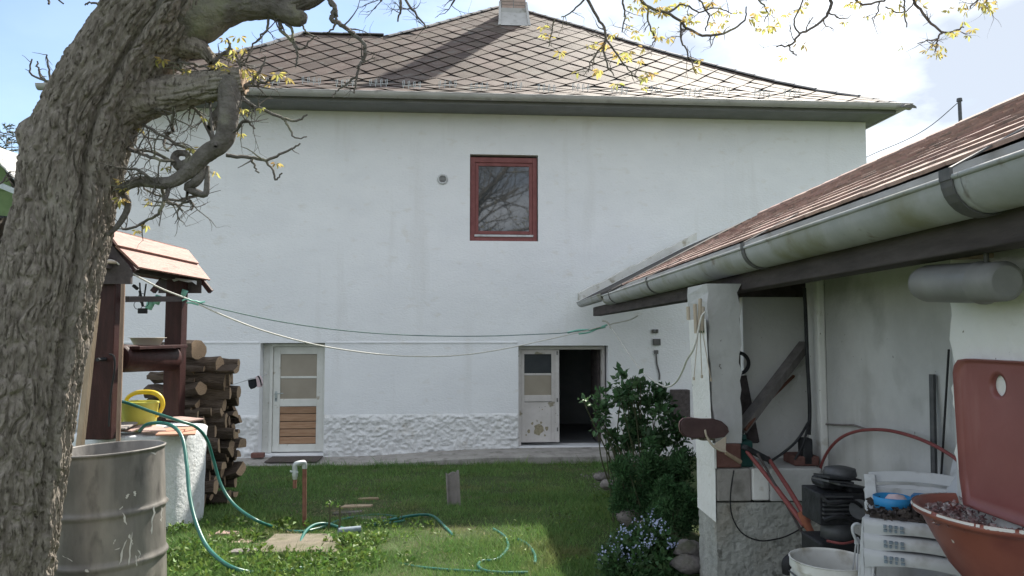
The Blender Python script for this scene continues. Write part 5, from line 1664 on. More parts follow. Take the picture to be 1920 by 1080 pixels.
# ================================================================ FIREWOOD
def firewood():
    q = random.Random(31)
    def log_mesh(sd, split):
        rg = random.Random(sd)
        n = 14
        ring = []
        for k in range(n):
            a = 2 * math.pi * k / n
            r = 1 + rg.uniform(-.13, .13)
            x, y = r * math.cos(a), r * math.sin(a)
            ring.append((x, y))
        if split:     # a wedge of a round: chop by a chord
            ch = rg.uniform(-.25, .15)
            ring = clip(ring, (-2, ch), (2, ch + rg.uniform(-.2, .2)))
            if rg.random() < .5: ring = clip(ring, (rg.uniform(-.3, .1), -2)[::1], (rg.uniform(-.3, .1), 2)) if False else ring
        n = len(ring)
        mb = MB()
        vs = []
        stn = 5
        for j in range(stn):
            t = j / (stn - 1)
            for (y, z) in ring:
                jx = rg.uniform(-.07, .07) + .10 * math.sin(j * 1.3 + sd)
                vs.append((-.5 + t, y * (1 + jx), z * (1 + jx)))
        fs = [(j * n + k, j * n + (k + 1) % n, (j + 1) * n + (k + 1) % n, (j + 1) * n + k) for j in range(stn - 1) for k in range(n)]
        mb.add(vs, fs, 0)
        mb.add(vs[:n], [tuple(reversed(range(n)))], 1); mb.add(vs[-n:], [tuple(range(n))], 1)
        return mesh_of(mb, 'log', ['log_bark', 'log_end'])
    rounds = [log_mesh(s, False) for s in range(4)]
    halves = [log_mesh(s, True) for s in range(10, 16)]
    # right-hand ends of the visible logs: (px, py of the end's centre, radius px, tilt deg, round?, Y)
    logs = [(372, 656, 15, 8, 1, 7.75), (412, 684, 13, 3, 1, 7.8), (383, 696, 8, 3, 0, 7.7), (425, 716, 13, 0, 1, 7.8), (378, 728, 10, 10, 1, 7.65), (420, 736, 12, -8, 0, 7.95),
            (370, 752, 11, 6, 0, 7.65), (408, 752, 10, 4, 0, 7.8), (358, 766, 13, 2, 0, 7.6), (418, 772, 11, 9, 0, 7.75), (440, 762, 8, 12, 0, 8.1), (432, 790, 10, 2, 0, 7.85), (452, 785, 7, 4, 0, 8.2),
            (385, 790, 10, 6, 0, 7.6), (402, 808, 10, 2, 0, 7.6), (436, 806, 10, 0, 0, 7.85), (378, 803, 7, 4, 1, 7.5), (440, 824, 12, 0, 0, 7.8), (454, 838, 15, 0, 0, 8.0), (412, 835, 13, 2, 0, 7.6), (430, 850, 12, 0, 0, 7.7),
            (448, 858, 11, 0, 0, 7.9), (400, 862, 13, -3, 0, 7.55), (420, 878, 11, 2, 0, 7.65), (450, 876, 13, 8, 0, 7.85), (392, 895, 11, 0, 0, 7.5), (405, 912, 10, 0, 1, 7.5), (380, 888, 9, 0, 0, 7.45), (408, 900, 9, 0, 0, 7.6), (385, 935, 11, 0, 0, 7.5), (378, 920, 10, 0, 0, 7.45), (396, 928, 9, 0, 0, 7.6),
            (440, 742, 8, 3, 0, 8.0), (398, 770, 10, 5, 0, 7.7), (372, 780, 9, 0, 0, 7.55), (425, 757, 9, 0, 0, 8.0), (360, 700, 11, 4, 0, 7.7), (368, 715, 9, 0, 0, 7.75), (448, 812, 8, 0, 0, 8.1), (430, 872, 9, 0, 0, 7.95), (392, 845, 10, 0, 0, 7.6), (378, 860, 10, 0, 0, 7.5), (415, 898, 8, 0, 0, 7.8), (372, 948, 8, 0, 0, 7.5)]
    special = {0: 'round log with pale sawn end at the very top of the firewood stack', 1: 'long dark round log second from the top of the firewood stack', 3: 'thick round log level with the black cloth, right of the well post',
               9: 'long thin split log sloping up in the middle of the firewood stack', 10: 'short pale ended stick poking out right below the hanging cloth', 12: 'thin pale ended log sticking out farthest right of the stack', 18: 'big pale split face at the right edge of the stack above the grass',
               24: 'dark split log tilted at the lower right of the stack', 26: 'small round log with whitish end near the bottom of the stack', 29: 'reddish log at the bottom of the stack against the white well'}
    ORD = ['topmost', 'second', 'third', 'fourth', 'fifth', 'sixth', 'seventh', 'eighth', 'ninth', 'tenth', 'eleventh', 'twelfth', 'thirteenth', 'fourteenth', 'fifteenth', 'sixteenth', 'seventeenth', 'eighteenth', 'nineteenth', 'twentieth']
    LAB = {}
    for lo, hi, where in ((0, 391, 'along the well side of the firewood stack'), (391, 424, 'down the middle of the firewood stack'), (424, 999, 'along the door side of the firewood stack')):
        ks = sorted([k for k, l in enumerate(logs) if lo <= l[0] < hi], key=lambda k: logs[k][1])
        for n_, k in enumerate(ks): LAB[k] = ('split' if not logs[k][4] else 'round') + ' firewood log, ' + ORD[n_] + (' from the top ' if n_ else ' ') + where
    LAB.update(special)
    def put(P, rad, L, tilt, yaw, rnd, roll, label):
        me = q.choice(rounds if rnd else halves)
        d = Vector((math.cos(R(yaw)) * math.cos(R(tilt)), math.sin(R(yaw)) * math.cos(R(tilt)), math.sin(R(tilt))))
        o = bpy.data.objects.new('log', me); col.objects.link(o)
        rot = d.to_track_quat('X', 'Z').to_matrix().to_4x4()
        o.matrix_world = Matrix.Translation(P - d * L / 2) @ rot @ Matrix.Rotation(R(roll), 4, 'X') @ Matrix.Diagonal((L, rad, rad, 1))
        tag(o, label, 'log', 'firewood logs stacked behind the well')
        return o
    for k, (px, py, rp, tilt, rnd, Y) in enumerate(logs):
        P = at(px, py, Y)
        put(P, rp / F * Y * 1.18, q.uniform(.40, .52) if k not in (0, 1, 3, 9) else .6, tilt + q.uniform(-7, 7), -22 if k == 0 else q.uniform(-9, 10) if k % 4 else q.uniform(-24, -10), rnd, q.uniform(0, 360), LAB[k])
    # rows behind the well and the fill of the stack
    for row in range(11):
        for c in range(2):
            for seg in range(2):
                z = gz(7.8) + .07 + row * .135
                if z > 1.36 - .25 * seg: continue
                x = WX + .42 - .46 * seg - .03 * row % .07 + q.uniform(-.05, .05)
                put(Vector((x, 7.78 + c * .17 + q.uniform(-.03, .03), z + q.uniform(-.02, .02))), q.uniform(.06, .075), q.uniform(.38, .46), q.uniform(-3, 3), q.uniform(-8, 8), q.random() < .3, q.uniform(0, 360), 'split firewood log in the rear stack seen between the well posts')['group'] = 'logs stacked behind the well posts'
firewood()
# ================================================================ SHED
def su(px, py, u):
    """where the sight line meets the shed plane u = const -> (v, w)"""
    d = ray(px, py)
    a = inS(d)
    t = u / a.x
    return (a.y * t, CAMZ + a.z * t)
def sv(px, py, v):
    d = inS(ray(px, py)); t = v / d.y
    return (d.x * t, CAMZ + d.z * t)
SHED = thing('shed', Sp((1.75, 4.4, 0)), 'low open fronted garden shed with red tiled roof and big grey gutter', 'shed')
UE, WEV, TH_R, TL = 1.50, 2.150, R(27), 1.86
CT, ST = math.cos(TH_R), math.sin(TH_R)
V0, V1 = 0.75, 8.4
def shed():
    mb = MB(Sp)
    ur, wr = UE + TL * CT, WEV + TL * ST
    # roof deck of boards, both slopes, with thickness
    def slab(v0, v1, ua, wa, ub, wb, th):
        mb.add([(ua, v0, wa), (ub, v0, wb), (ub, v1, wb), (ua, v1, wa), (ua, v0, wa - th), (ub, v0, wb - th), (ub, v1, wb - th), (ua, v1, wa - th)],
               [(0, 1, 2, 3), (7, 6, 5, 4), (0, 4, 5, 1), (1, 5, 6, 2), (2, 6, 7, 3), (3, 7, 4, 0)])
    slab(V0, V1, UE + .02, WEV - .035, ur, wr - .045, .025)
    slab(V0, V1, ur + .001, wr - .045, ur + TL * CT, WEV - .045, .025)
    o = mb.build('roof', 'grey_wood', SHED)
    tag(o)
    global SROOF
    SROOF = o
    # rafters
    v = V0 + .3
    while v < V1:
        m = MB(Sp); m.add([(UE + .0, v, WEV - .065), (ur, v, wr - .075), (ur, v, wr - .16), (UE + .0, v, WEV - .15), (UE, v + .07, WEV - .065), (ur, v + .07, wr - .075), (ur, v + .07, wr - .16), (UE, v + .07, WEV - .15)],
              [(0, 1, 2, 3), (7, 6, 5, 4), (0, 4, 5, 1), (1, 5, 6, 2), (2, 6, 7, 3), (3, 7, 4, 0)])
        m.build('rafter', 'dark_wood', SHED); v += .85
    # tiles
    tm = MB()
    w, l = .178, .20
    poly = [(-w / 2 + .002, l * .55), (-w / 2 + .002, -l * .30), (-w * .36, -l * .42), (0, -l * .47), (w * .36, -l * .42), (w / 2 - .002, -l * .30), (w / 2 - .002, l * .55)]
    n = len(poly)
    tm.add([(x, y, .009) for x, y in poly] + [(x, y, -.005) for x, y in poly], [tuple(range(n - 1, -1, -1))] + [(i, (i + 1) % n, n + (i + 1) % n, n + i) for i in range(n)])
    me = mesh_of(tm, 'roof_tile', 'clay_tile')
    rg = random.Random(6)
    EX = .155
    rows = 12; cols = int((V1 - V0) / .18)
    many = MB()
    cnt = 0
    order = sorted([(c, r) for c in range(cols) for r in range(rows)], key=lambda q: q[0])
    for c, r in order:
        vv = V0 + .09 + c * .18 + (.09 if r % 2 else 0) + rg.uniform(-.004, .004)
        s = .07 + r * EX
        uu, ww = UE + s * CT - .0 * ST, WEV + s * ST
        lift = .004
        sag = .012 * math.sin(vv * .9) - .01
        # local x -> along v (shed depth), local y -> up slope, z -> normal
        rot = Matrix(((0, CT, -ST, 0), (-1, 0, 0, 0), (0, ST, CT, 0), (0, 0, 0, 1)))
        mw = Smat @ Matrix.Translation((uu - ST * lift, vv, ww + CT * lift + sag * 0)) @ rot @ Matrix.Rotation(R(-4.2 + rg.uniform(-.7, .7)), 4, 'X') @ Matrix.Rotation(R(rg.uniform(-1.4, 1.4)), 4, 'Z')
        if cnt < 300 and vv > 1.9:
            piece('roof_tile', me, SROOF, mw); cnt += 1
        else:
            many.add([mw @ Vector(q) for q in tm.v], tm.f)
    many.build('roof_tiles', 'clay_tile_many', SROOF, kind='stuff')
    m = MB(); m.tube([(-.17, 0, 0), (.17, 0, .008)], .085, 10)
    rme = mesh_of(m, 'ridge_tile', 'clay_tile', smooth=False)
    v = V0 + .17
    while v < V1:
        piece('ridge_tile', rme, SROOF, Smat @ Matrix.Translation((ur, v, wr - .035)) @ Matrix.Rotation(math.pi / 2, 4, 'Z') @ Matrix.Diagonal((1, 1.2, .6, 1)))
        v += .33
    # gutter
    def gut(va, vb, u0, w0, r, name='gutter', sl=0.0):
        m = MB(Sp); n = 14
        for rr, flip in ((r, 0), (r - .004, 1)):
            vs = []
            for q, k in ((va, 0), (vb, 1)):
                for i in range(n + 1):
                    t = math.pi + math.pi * i / n
                    vs.append((u0 + rr * math.cos(t), q, w0 + rr * math.sin(t) + sl * k))
            f = [(i, n + 1 + i, n + 2 + i, i + 1) for i in range(n)]
            m.add(vs, [tuple(reversed(x)) for x in f] if flip else f)
        m.tube([(u0 - r, va, w0 + .002), (u0 - r, vb, w0 + .002 + sl)], .009, 8)
        o = m.build(name, 'old_zinc', SHED, smooth=True)
        m = MB(Sp)
        vs = [(u0, vb, w0 + sl)] + [(u0 + r * math.cos(math.pi + math.pi * i / n), vb, w0 + sl + r * math.sin(math.pi + math.pi * i / n)) for i in range(n + 1)]
        m.add(vs, [(0, i + 1, i + 2) for i in range(n)]); m.build('gutter_end', 'old_zinc', o)
        return o
    cuts = [V0, 2.06, 4.6, 7.2, 8.98]
    for a, b in zip(cuts, cuts[1:]): gut(a, b - .003, 1.45, 2.055, .105)
    gut(8.85, 11.25, 1.385, 2.075, .07)
    for v, wd in ((2.09, .055), (3.86, .045), (6.3, .04), (8.35, .04)):
        m = MB(Sp); n = 14; r = .112
        for vv in (0,):
            a = [(1.45 + r * math.cos(math.pi + math.pi * i / n), v, 2.055 + r * math.sin(math.pi + math.pi * i / n)) for i in range(n + 1)]
            a = [(1.45 - r, v, 2.055 + .0)] + a
            b = [(x, v + wd, z) for x, _, z in a]
            c_ = [(1.45 + (x - 1.45) * .955, v, 2.055 + (z - 2.055) * .955) for x, _, z in a]; d_ = [(x, v + wd, z) for x, _, z in c_]
            k = len(a); m.add(a + b, [(i, i + 1, k + i + 1, k + i) for i in range(k - 1)]); m.add(a + c_, [(i, k + i, k + i + 1, i + 1) for i in range(k - 1)])
        m.box(1.45 - r - .003, 1.45 - r + .006, v, v + wd, 2.05, 2.085)
        m.bar((1.45 - r, v + wd / 2, 2.08), (UE + .16 * CT, v + wd / 2, WEV + .16 * ST + .02), .03, .005)
        m.build('gutter_bracket', 'bracket', SHED, smooth=False)
    m = MB(Sp); m.box(1.486, 1.512, V0, V1, 1.99, 2.139); m.build('fascia_board', 'fascia_grey', SHED)
    m = MB(Sp); m.box(1.50, 1.62, V0, 10.8, 1.86, 1.985); m.build('eave_beam', 'dark_wood', SHED, bevel=.006)
    # boarding that closes the eave between beam and rafters
    m = MB(Sp); m.box(1.622, 2.05, V0, 4.3, 1.99, 2.003); m.build('soffit_board', 'grey_wood', SHED)
    # second, lower roof that meets the house wall
    m = MB(Sp)
    vs = [(1.40, V1 + .02, 2.12), (ur - .15, V1 + .02, 2.12 + (ur - 1.55) * ST / CT), (ur - .15, 11.55, 2.12 + (ur - 1.55) * ST / CT), (1.40, 11.55, 2.12)]
    m.add(vs + [(a, b, c - .03) for a, b, c in vs], [(0, 1, 2, 3), (7, 6, 5, 4), (0, 4, 5, 1), (1, 5, 6, 2), (2, 6, 7, 3), (3, 7, 4, 0)])
    m.build('lean_to_roof', 'roof_felt', SHED)
    m = MB(Sp); k = ST / CT
    n = 10
    vs = []
    for i in range(n + 1):
        u = 1.36 + (ur - 1.30) * i / n; w_ = 2.155 + (u - 1.40) * k
        vs += [(u, 11.40, w_ - .02), (u, 11.40, w_ + .085 + .012 * math.sin(i * 2.1)), (u, 11.52, w_ + .10 + .012 * math.sin(i * 2.1)), (u, 11.52, w_ - .02)]
    m.add(vs, [(i * 4 + a, i * 4 + (a + 1) % 4, i * 4 + 4 + (a + 1) % 4, i * 4 + 4 + a) for i in range(n) for a in range(4)])
    m.build('flashing', 'tub_plastic', SHED)
shed()
UW = 1.75
UB = 2.05
def shed_walls():
    # long wall behind the chairs: grey far part, white part round the wash basin with a ragged edge
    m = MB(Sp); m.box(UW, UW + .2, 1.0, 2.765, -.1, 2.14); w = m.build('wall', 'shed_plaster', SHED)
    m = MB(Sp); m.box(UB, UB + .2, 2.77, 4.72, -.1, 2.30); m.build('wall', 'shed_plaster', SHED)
    rg = random.Random(8)
    pts = []
    n = 36
    for k in range(n + 1):
        py = 455 + (1000 - 455) * k / n
        v, ww = su(1774 + 30 * k / n + rg.gauss(0, 1.8) + (5 * math.sin(k * .9)), py, UW - .012)
        pts.append((v, ww))
    m = MB(Sp)
    vs = [(UW - .012, v, ww) for v, ww in pts] + [(UW - .012, 1.05, ww) for v, ww in pts] + [(UW + .003, v + .008, ww) for v, ww in pts]
    k = n + 1
    m.add(vs, [(i, i + 1, k + i + 1, k + i) for i in range(n)] + [(i, 2 * k + i, 2 * k + i + 1, i + 1) for i in range(n)])
    m.build('white_render', 'shed_white', SHED)
    m = MB(Sp); v0, _ = su(1536, 700, UB - .05); v1, _ = su(1513, 700, UB - .05)
    m.box(UB - .05, UB - .001, v0, v1, -.1, 2.05); m.build('corner_post', 'shed_white', SHED, bevel=.012)
    # pillar
    mb = MB(Sp); 
    pv0, pv1 = 4.38, 4.76
    n = 18
    rg = random.Random(3)
    vs, fs = [], []
    for i in range(n + 1):
        t = i / n; z = .955 + (1.90 - .955) * t
        j = lambda: rg.gauss(0, .0035)
        ul = 1.315 - .035 * t
        for (u, v) in ((ul + j(), pv1), (ul + .012 + j(), pv0), (1.49 + j() * 2, pv0), (1.49, pv1)):
            vs.append((u, v, z))
        if i: fs += [((i - 1) * 4 + k, (i - 1) * 4 + (k + 1) % 4, i * 4 + (k + 1) % 4, i * 4 + k) for k in range(4)]
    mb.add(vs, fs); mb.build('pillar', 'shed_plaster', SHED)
    m = MB(Sp); m.add([(1.311 - .035 * t, v, z) for t, v, z in ((0, pv1 + .002, .955), (0, pv0 - .001, .955), (.28, pv0 - .001, 1.21), (.55, pv0 - .001, 1.45), (.82, pv0 - .001, 1.69), (.82, pv1 + .002, 1.69))], [(0, 1, 2, 3, 4, 5)])
    m.build('white_face', 'shed_white', SHED)
    m = MB(Sp); m.box(1.325, 1.475, 4.36, 4.70, .815, .953); m.build('brick_pier', 'brick_red', SHED, bevel=.008)
    m = MB(Sp); m.box(1.312, 1.3245, 4.355, 4.74, .812, .955); m.build('white_face', 'shed_white', SHED)
    # low wall with rough surface (front and yard sides are displaced grids)
    def face(nm, fn, a0, a1, w0, w1, step, amp, m_, sd):
        na, nw = int((a1 - a0) / step) + 2, int((w1 - w0) / step) + 2
        A, W = np.meshgrid(np.linspace(a0, a1, na), np.linspace(w0, w1, nw))
        q = np.stack([A.ravel() * 9, W.ravel() * 9, A.ravel() * 0 + sd], 1)
        h = (fbm(q * 1.2, 5) - .5) * amp * .35 + (vnoise(q * 9) - .5) * amp * .08 - amp * .22 * sstep(.70, .78, vnoise(q * 4.1 + 9)) - amp * .18 * sstep(.70, .76, vnoise(q * 8.3 + 4))
        V = np.array([Sp(fn(a, w, d)) for a, w, d in zip(A.ravel(), W.ravel(), h)])
        i, j = np.meshgrid(np.arange(na - 1), np.arange(nw - 1)); k = (j * na + i).ravel()
        npmesh(nm, V, np.stack([k, k + 1, k + na + 1, k + na], 1), m_, SHED, smooth=True)
    m = MB(Sp); m.box(1.335, 1.95, 4.385, 4.74, -.2, .60); m.build('low_wall', 'rough_concrete', SHED)
    face('low_wall', lambda a, w, d: (a, 4.37 - d, w), 1.325, 1.955, -.2, .612, .009, .03, 'rough_concrete', 2)
    face('low_wall', lambda a, w, d: (1.325 - d, a, w), 4.37, 4.75, -.2, .612, .014, .02, 'rough_concrete', 5)
    face('low_wall', lambda a, w, d: (1.318 - d * .5, a, w), 4.36, 4.75, .50, .81, .014, .012, 'shed_white', 8)
    for a, b, mm, z0 in ((1.325, 1.535, 'concrete', .618), (1.537, 1.64, 'shed_white', .622), (1.642, 1.955, 'shed_plaster', .616)):
        m = MB(Sp); m.box(a, b, 4.365, 4.74, z0, .81); m.build('coping_block', mm, SHED, bevel=.012)
    # inner panel and dark recess beside it
    m = MB(Sp)
    u0, w1 = sv(1392, 557, 4.92); u1, _ = sv(1512, 557, 4.92)
    m.box(u0, u1 + .25, 4.92, 4.98, 0, w1); m.build('inner_wall', 'shed_white', SHED)
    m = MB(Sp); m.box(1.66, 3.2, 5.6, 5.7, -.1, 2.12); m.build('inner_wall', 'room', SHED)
    m = MB(Sp); m.box(1.50, 1.662, 4.90, 4.915, 0, 1.85); m.build('hanging_board', 'grey_wood', SHED)
    m = MB(Sp); m.box(1.52, 2.5, 4.90, 5.05, sv(1450, 557, 4.90)[1] + .004, 2.0); m.build('lintel', 'dark_wood', SHED)
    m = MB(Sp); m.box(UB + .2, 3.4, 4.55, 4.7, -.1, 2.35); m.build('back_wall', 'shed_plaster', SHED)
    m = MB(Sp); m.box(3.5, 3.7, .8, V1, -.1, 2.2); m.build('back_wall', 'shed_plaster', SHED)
    m = MB(Sp); m.box(1.15, 1.748, 1.2, 3.72, -.1, .25); m.box(1.749, 2.048, 2.77, 3.72, -.1, .25); m.build('floor_step', 'concrete', SHED, bevel=.01)
    # far post near the house
    m = MB(Sp); m.box(1.33, 1.43, 9.0, 9.1, -.3, 1.85); 
    # green junction box, pipe ends and nails on the pillar
    m = MB(Sp); a, z1 = sv(1287, 601, 4.7); b, z0 = sv(1297, 624, 4.7); m.box(1.272, 1.284, 4.42, 4.52, z0, z1); m.build('junction_box', 'mint_leaf', SHED, bevel=.004)
    m = MB(Sp)
    for x0, y0, x1, y1 in ((1290, 575, 1291, 600), (1303, 570, 1305, 625), (1313, 560, 1311, 610), (1318, 575, 1316, 620)):
        m.tube([Sp((*[sv(x0, y0, 4.34)[0]], 4.34, sv(x0, y0, 4.34)[1])) if False else (sv(x0, y0, 4.34)[0], 4.34, sv(x0, y0, 4.34)[1]), (sv(x1, y1, 4.34)[0], 4.34, sv(x1, y1, 4.34)[1])], .011, 8)
    m.build('conduit', 'beige', SHED, kind='stuff')
shed_walls()
def S3(px, py, v):
    u, w = sv(px, py, v); return Vector(Sp((u, v, w)))
def SU3(px, py, u):
    v, w = su(px, py, u); return Vector(Sp((u, v, w)))
# ---- wash basin
def basin():
    vf, zt = su(1793, 671, UW - .03); _, zb = su(1800, 938, UW - .03)
    vc = su(1872, 723, UW - .03)[0]
    hw_ = vf - vc
    hz = su(1872, 723, UW - .03)[1]
    B = thing('wash_basin', Sp((UW, vc, zb)), 'red enamel wall basin with tall backplate and chipped white rim', 'basin')
    # backplate with rounded corners and a hole
    def rr_pt(t):
        pass
    out = []
    rc = .055
    for cx_, cz, a0 in ((vc + hw_ - rc, zt - rc, 0), (vc - hw_ + rc, zt - rc, 90), (vc - hw_ + .01, zb + .0, 180), (vc + hw_ - .03, zb, 270)):
        for i in range(7):
            a = R(a0 + 90 * i / 6); r = rc if a0 < 180 else .01
            out.append((cx_ + r * math.cos(a), cz + r * math.sin(a)))
    n = len(out)
    # resample hole ring to match by angle
    base_out = out; out = []; hole = []
    n = 48
    for i in range(n):
        a = 2 * math.pi * i / n + .01
        best = None
        for (p, q) in zip(base_out, base_out[1:] + base_out[:1]):
            dx, dz = math.cos(a), math.sin(a); ex, ez = q[0] - p[0], q[1] - p[1]
            den = dx * ez - dz * ex
            if abs(den) < 1e-12: continue
            t = ((p[0] - vc) * ez - (p[1] - hz) * ex) / den; s_ = ((p[0] - vc) * dz - (p[1] - hz) * dx) / den
            if t > 0 and -1e-6 <= s_ <= 1 + 1e-6: best = t if best is None else max(best, t)
        out.append((vc + best * math.cos(a), hz + best * math.sin(a)))
        hole.append((vc + .0365 * math.cos(a), hz + .0375 * math.sin(a)))
    uo = UW - .042
    mb = MB(Sp)
    midr = [(vc + (v - vc) * .88, hz + (z - hz) * (.9 if z < hz else .8)) for v, z in out]
    inset = [(vc + (v - vc) * .93, hz + (z - hz) * (.97 if z < hz else .9)) for v, z in out]
    rings = [[(UW - .013, v, z) for v, z in out], [(uo, v, z) for v, z in out], [(uo - .006, vc + (v - vc) * .985, hz + (z - hz) * .99) for v, z in out], [(uo + .010, v, z) for v, z in inset], [(uo + .012, v, z) for v, z in midr],
             [(uo + .010, vc + (v - vc) * 1.35, hz + (z - hz) * 1.35) for v, z in hole], [(uo + .012, v, z) for v, z in hole], [(UW - .013, v, z) for v, z in hole]]
    vs = [p for r_ in rings for p in r_]
    fs = [(j * n + i, j * n + (i + 1) % n, (j + 1) * n + (i + 1) % n, (j + 1) * n + i) for j in range(len(rings) - 1) for i in range(n)]
    mb.add(vs, fs)
    mb.build('backplate', 'enamel_red', B, smooth=True)
    # bowl: half-round in plan, projecting from the wall
    ul, zl = None, None
    D = UW - .02 - (1.75 - .275)
    zr = zb + .005
    n = 40
    mb = MB(Sp)
    prof_ = [(0.10, -.31), (.26, -.29), (.42, -.25), (.64, -.18), (.82, -.09), (.93, -.03), (.965, -.012), (1.03, -.012), (1.05, .0), (1.03, .012), (.985, .012), (.955, .0), (.80, -.09), (.60, -.17), (.38, -.22), (.2, -.24), (.0, -.245)]
    vs = []
    for r, z in prof_:
        for k in range(n + 1):
            a = math.pi * k / n
            e = 2.3
            f = 1 / ((abs(math.cos(a)) ** e + abs(math.sin(a)) ** e) ** (1 / e))
            vs.append((UW - .02 - D * 1.0 * r * f * math.sin(a), vc + (hw_ + .05) * r * f * math.cos(a), zr + z))
    m = n + 1
    mb.add(vs, [(j * m + k, j * m + k + 1, (j + 1) * m + k + 1, (j + 1) * m + k) for j in range(len(prof_) - 1) for k in range(n)])
    mb.build('bowl', 'enamel_bowl', B, smooth=True)
    # chipped enamel along the rim, irregular flakes
    q = random.Random(14); mb = MB(Sp)
    k = 0.06
    while k < .97:
        L = q.choice((.012, .05, .09, .15))
        for t0, t1, wd in ((k, k + L, q.uniform(.12, .75)),):
            prev = None
            NS = 4 + int(L * 110)
            for i in range(NS + 1):
                a = math.pi * (t0 + (t1 - t0) * i / NS)
                f = 1 / ((abs(math.cos(a)) ** 2.3 + abs(math.sin(a)) ** 2.3) ** (1 / 2.3))
                wv = wd * (0.1 if i in (0, NS) else q.uniform(.35, 1.4))
                cur = []
                for r, z in ((1.0505, .002 + .004 * (1 - wv)), (1.042, .0108), (1.042 - .016 * wv, .0136)):
                    cur.append((UW - .02 - D * r * f * math.sin(a), vc + (hw_ + .05) * r * f * math.cos(a), zr + z))
                if prev: mb.add(prev + cur, [(0, 1, 4, 3), (1, 2, 5, 4)])
                prev = cur
        k += L + q.choice((.003, .006, .012, .03))
    mb.build('chips', 'enamel_chip', B, kind='stuff')
    # leaves and lime lying in the bowl
    rgn = np.random.default_rng(9)
    def pf(g_, n_):
        a = g_.random(n_) * math.pi; r = np.sqrt(g_.random(n_)) * .90
        P = np.array([Sp((UW - .03 - D * rr_ * math.sin(aa), vc + (hw_ + .04) * rr_ * math.cos(aa), zr - .075 + .05 * rr_ + .03 * g_.random())) for aa, rr_ in zip(a, r)])
        return P, g_.normal(0, 1, (n_, 3)) * np.array([1, 1, .3])
    V, Fq = leaves(900, pf, .020, rgn, up=.15, aspect=.75)
    npmesh('litter', V, Fq, 'scum', B, kind='stuff')
    mb = MB(Sp); m = n + 1
    mb.add([(UW - .02, vc, zr - .08)] + [(UW - .02 - D * .84 * math.sin(math.pi * k / n), vc + (hw_ + .05) * .84 * math.cos(math.pi * k / n), zr - .075) for k in range(n + 1)], [(0, k + 1, k + 2) for k in range(n)])
    mb.build('water', 'scum', B)
basin()
# ---- lamp canister under the eave
def canister():
    U = 1.60
    a, b, c = SU3(1722, 532, U), SU3(1842, 530, U), SU3(1888, 527, U)
    L = thing('outdoor_lamp', a, 'grey cylindrical outdoor lamp hung on a bracket under the gutter', 'lamp')
    r = .068
    d = (b - a).normalized()
    mb = MB(); mb.tube([a, a + d * .012, a + d * .035, a + d * .07, b - d * .01, b], [.02, .045, .060, r, r, r * .98], 28); mb.build('jar', 'lamp_grey', L, smooth=True)
    mb = MB(); mb.tube([b + d * .002, b + d * .012, b + d * .02, c - d * .01, c], [r * 1.05, r * 1.05, r * .95, r * .93, r * .7], 28); mb.build('holder', 'lamp_grey', L, smooth=True)
    mb = MB(); p, q = SU3(1775, 480, UW - .06), SU3(1838, 476, UW - .06)
    mb.bar(p, q, .10, .028); mb.build('mount_board', 'pale_wood', L, bevel=.004)
    mb = MB(); p = SU3(1850, 500, U); mb.tube([p, p + Vector((0, 0, .16))], .008, 8); mb.build('hanger_rod', 'bracket', L)
canister()
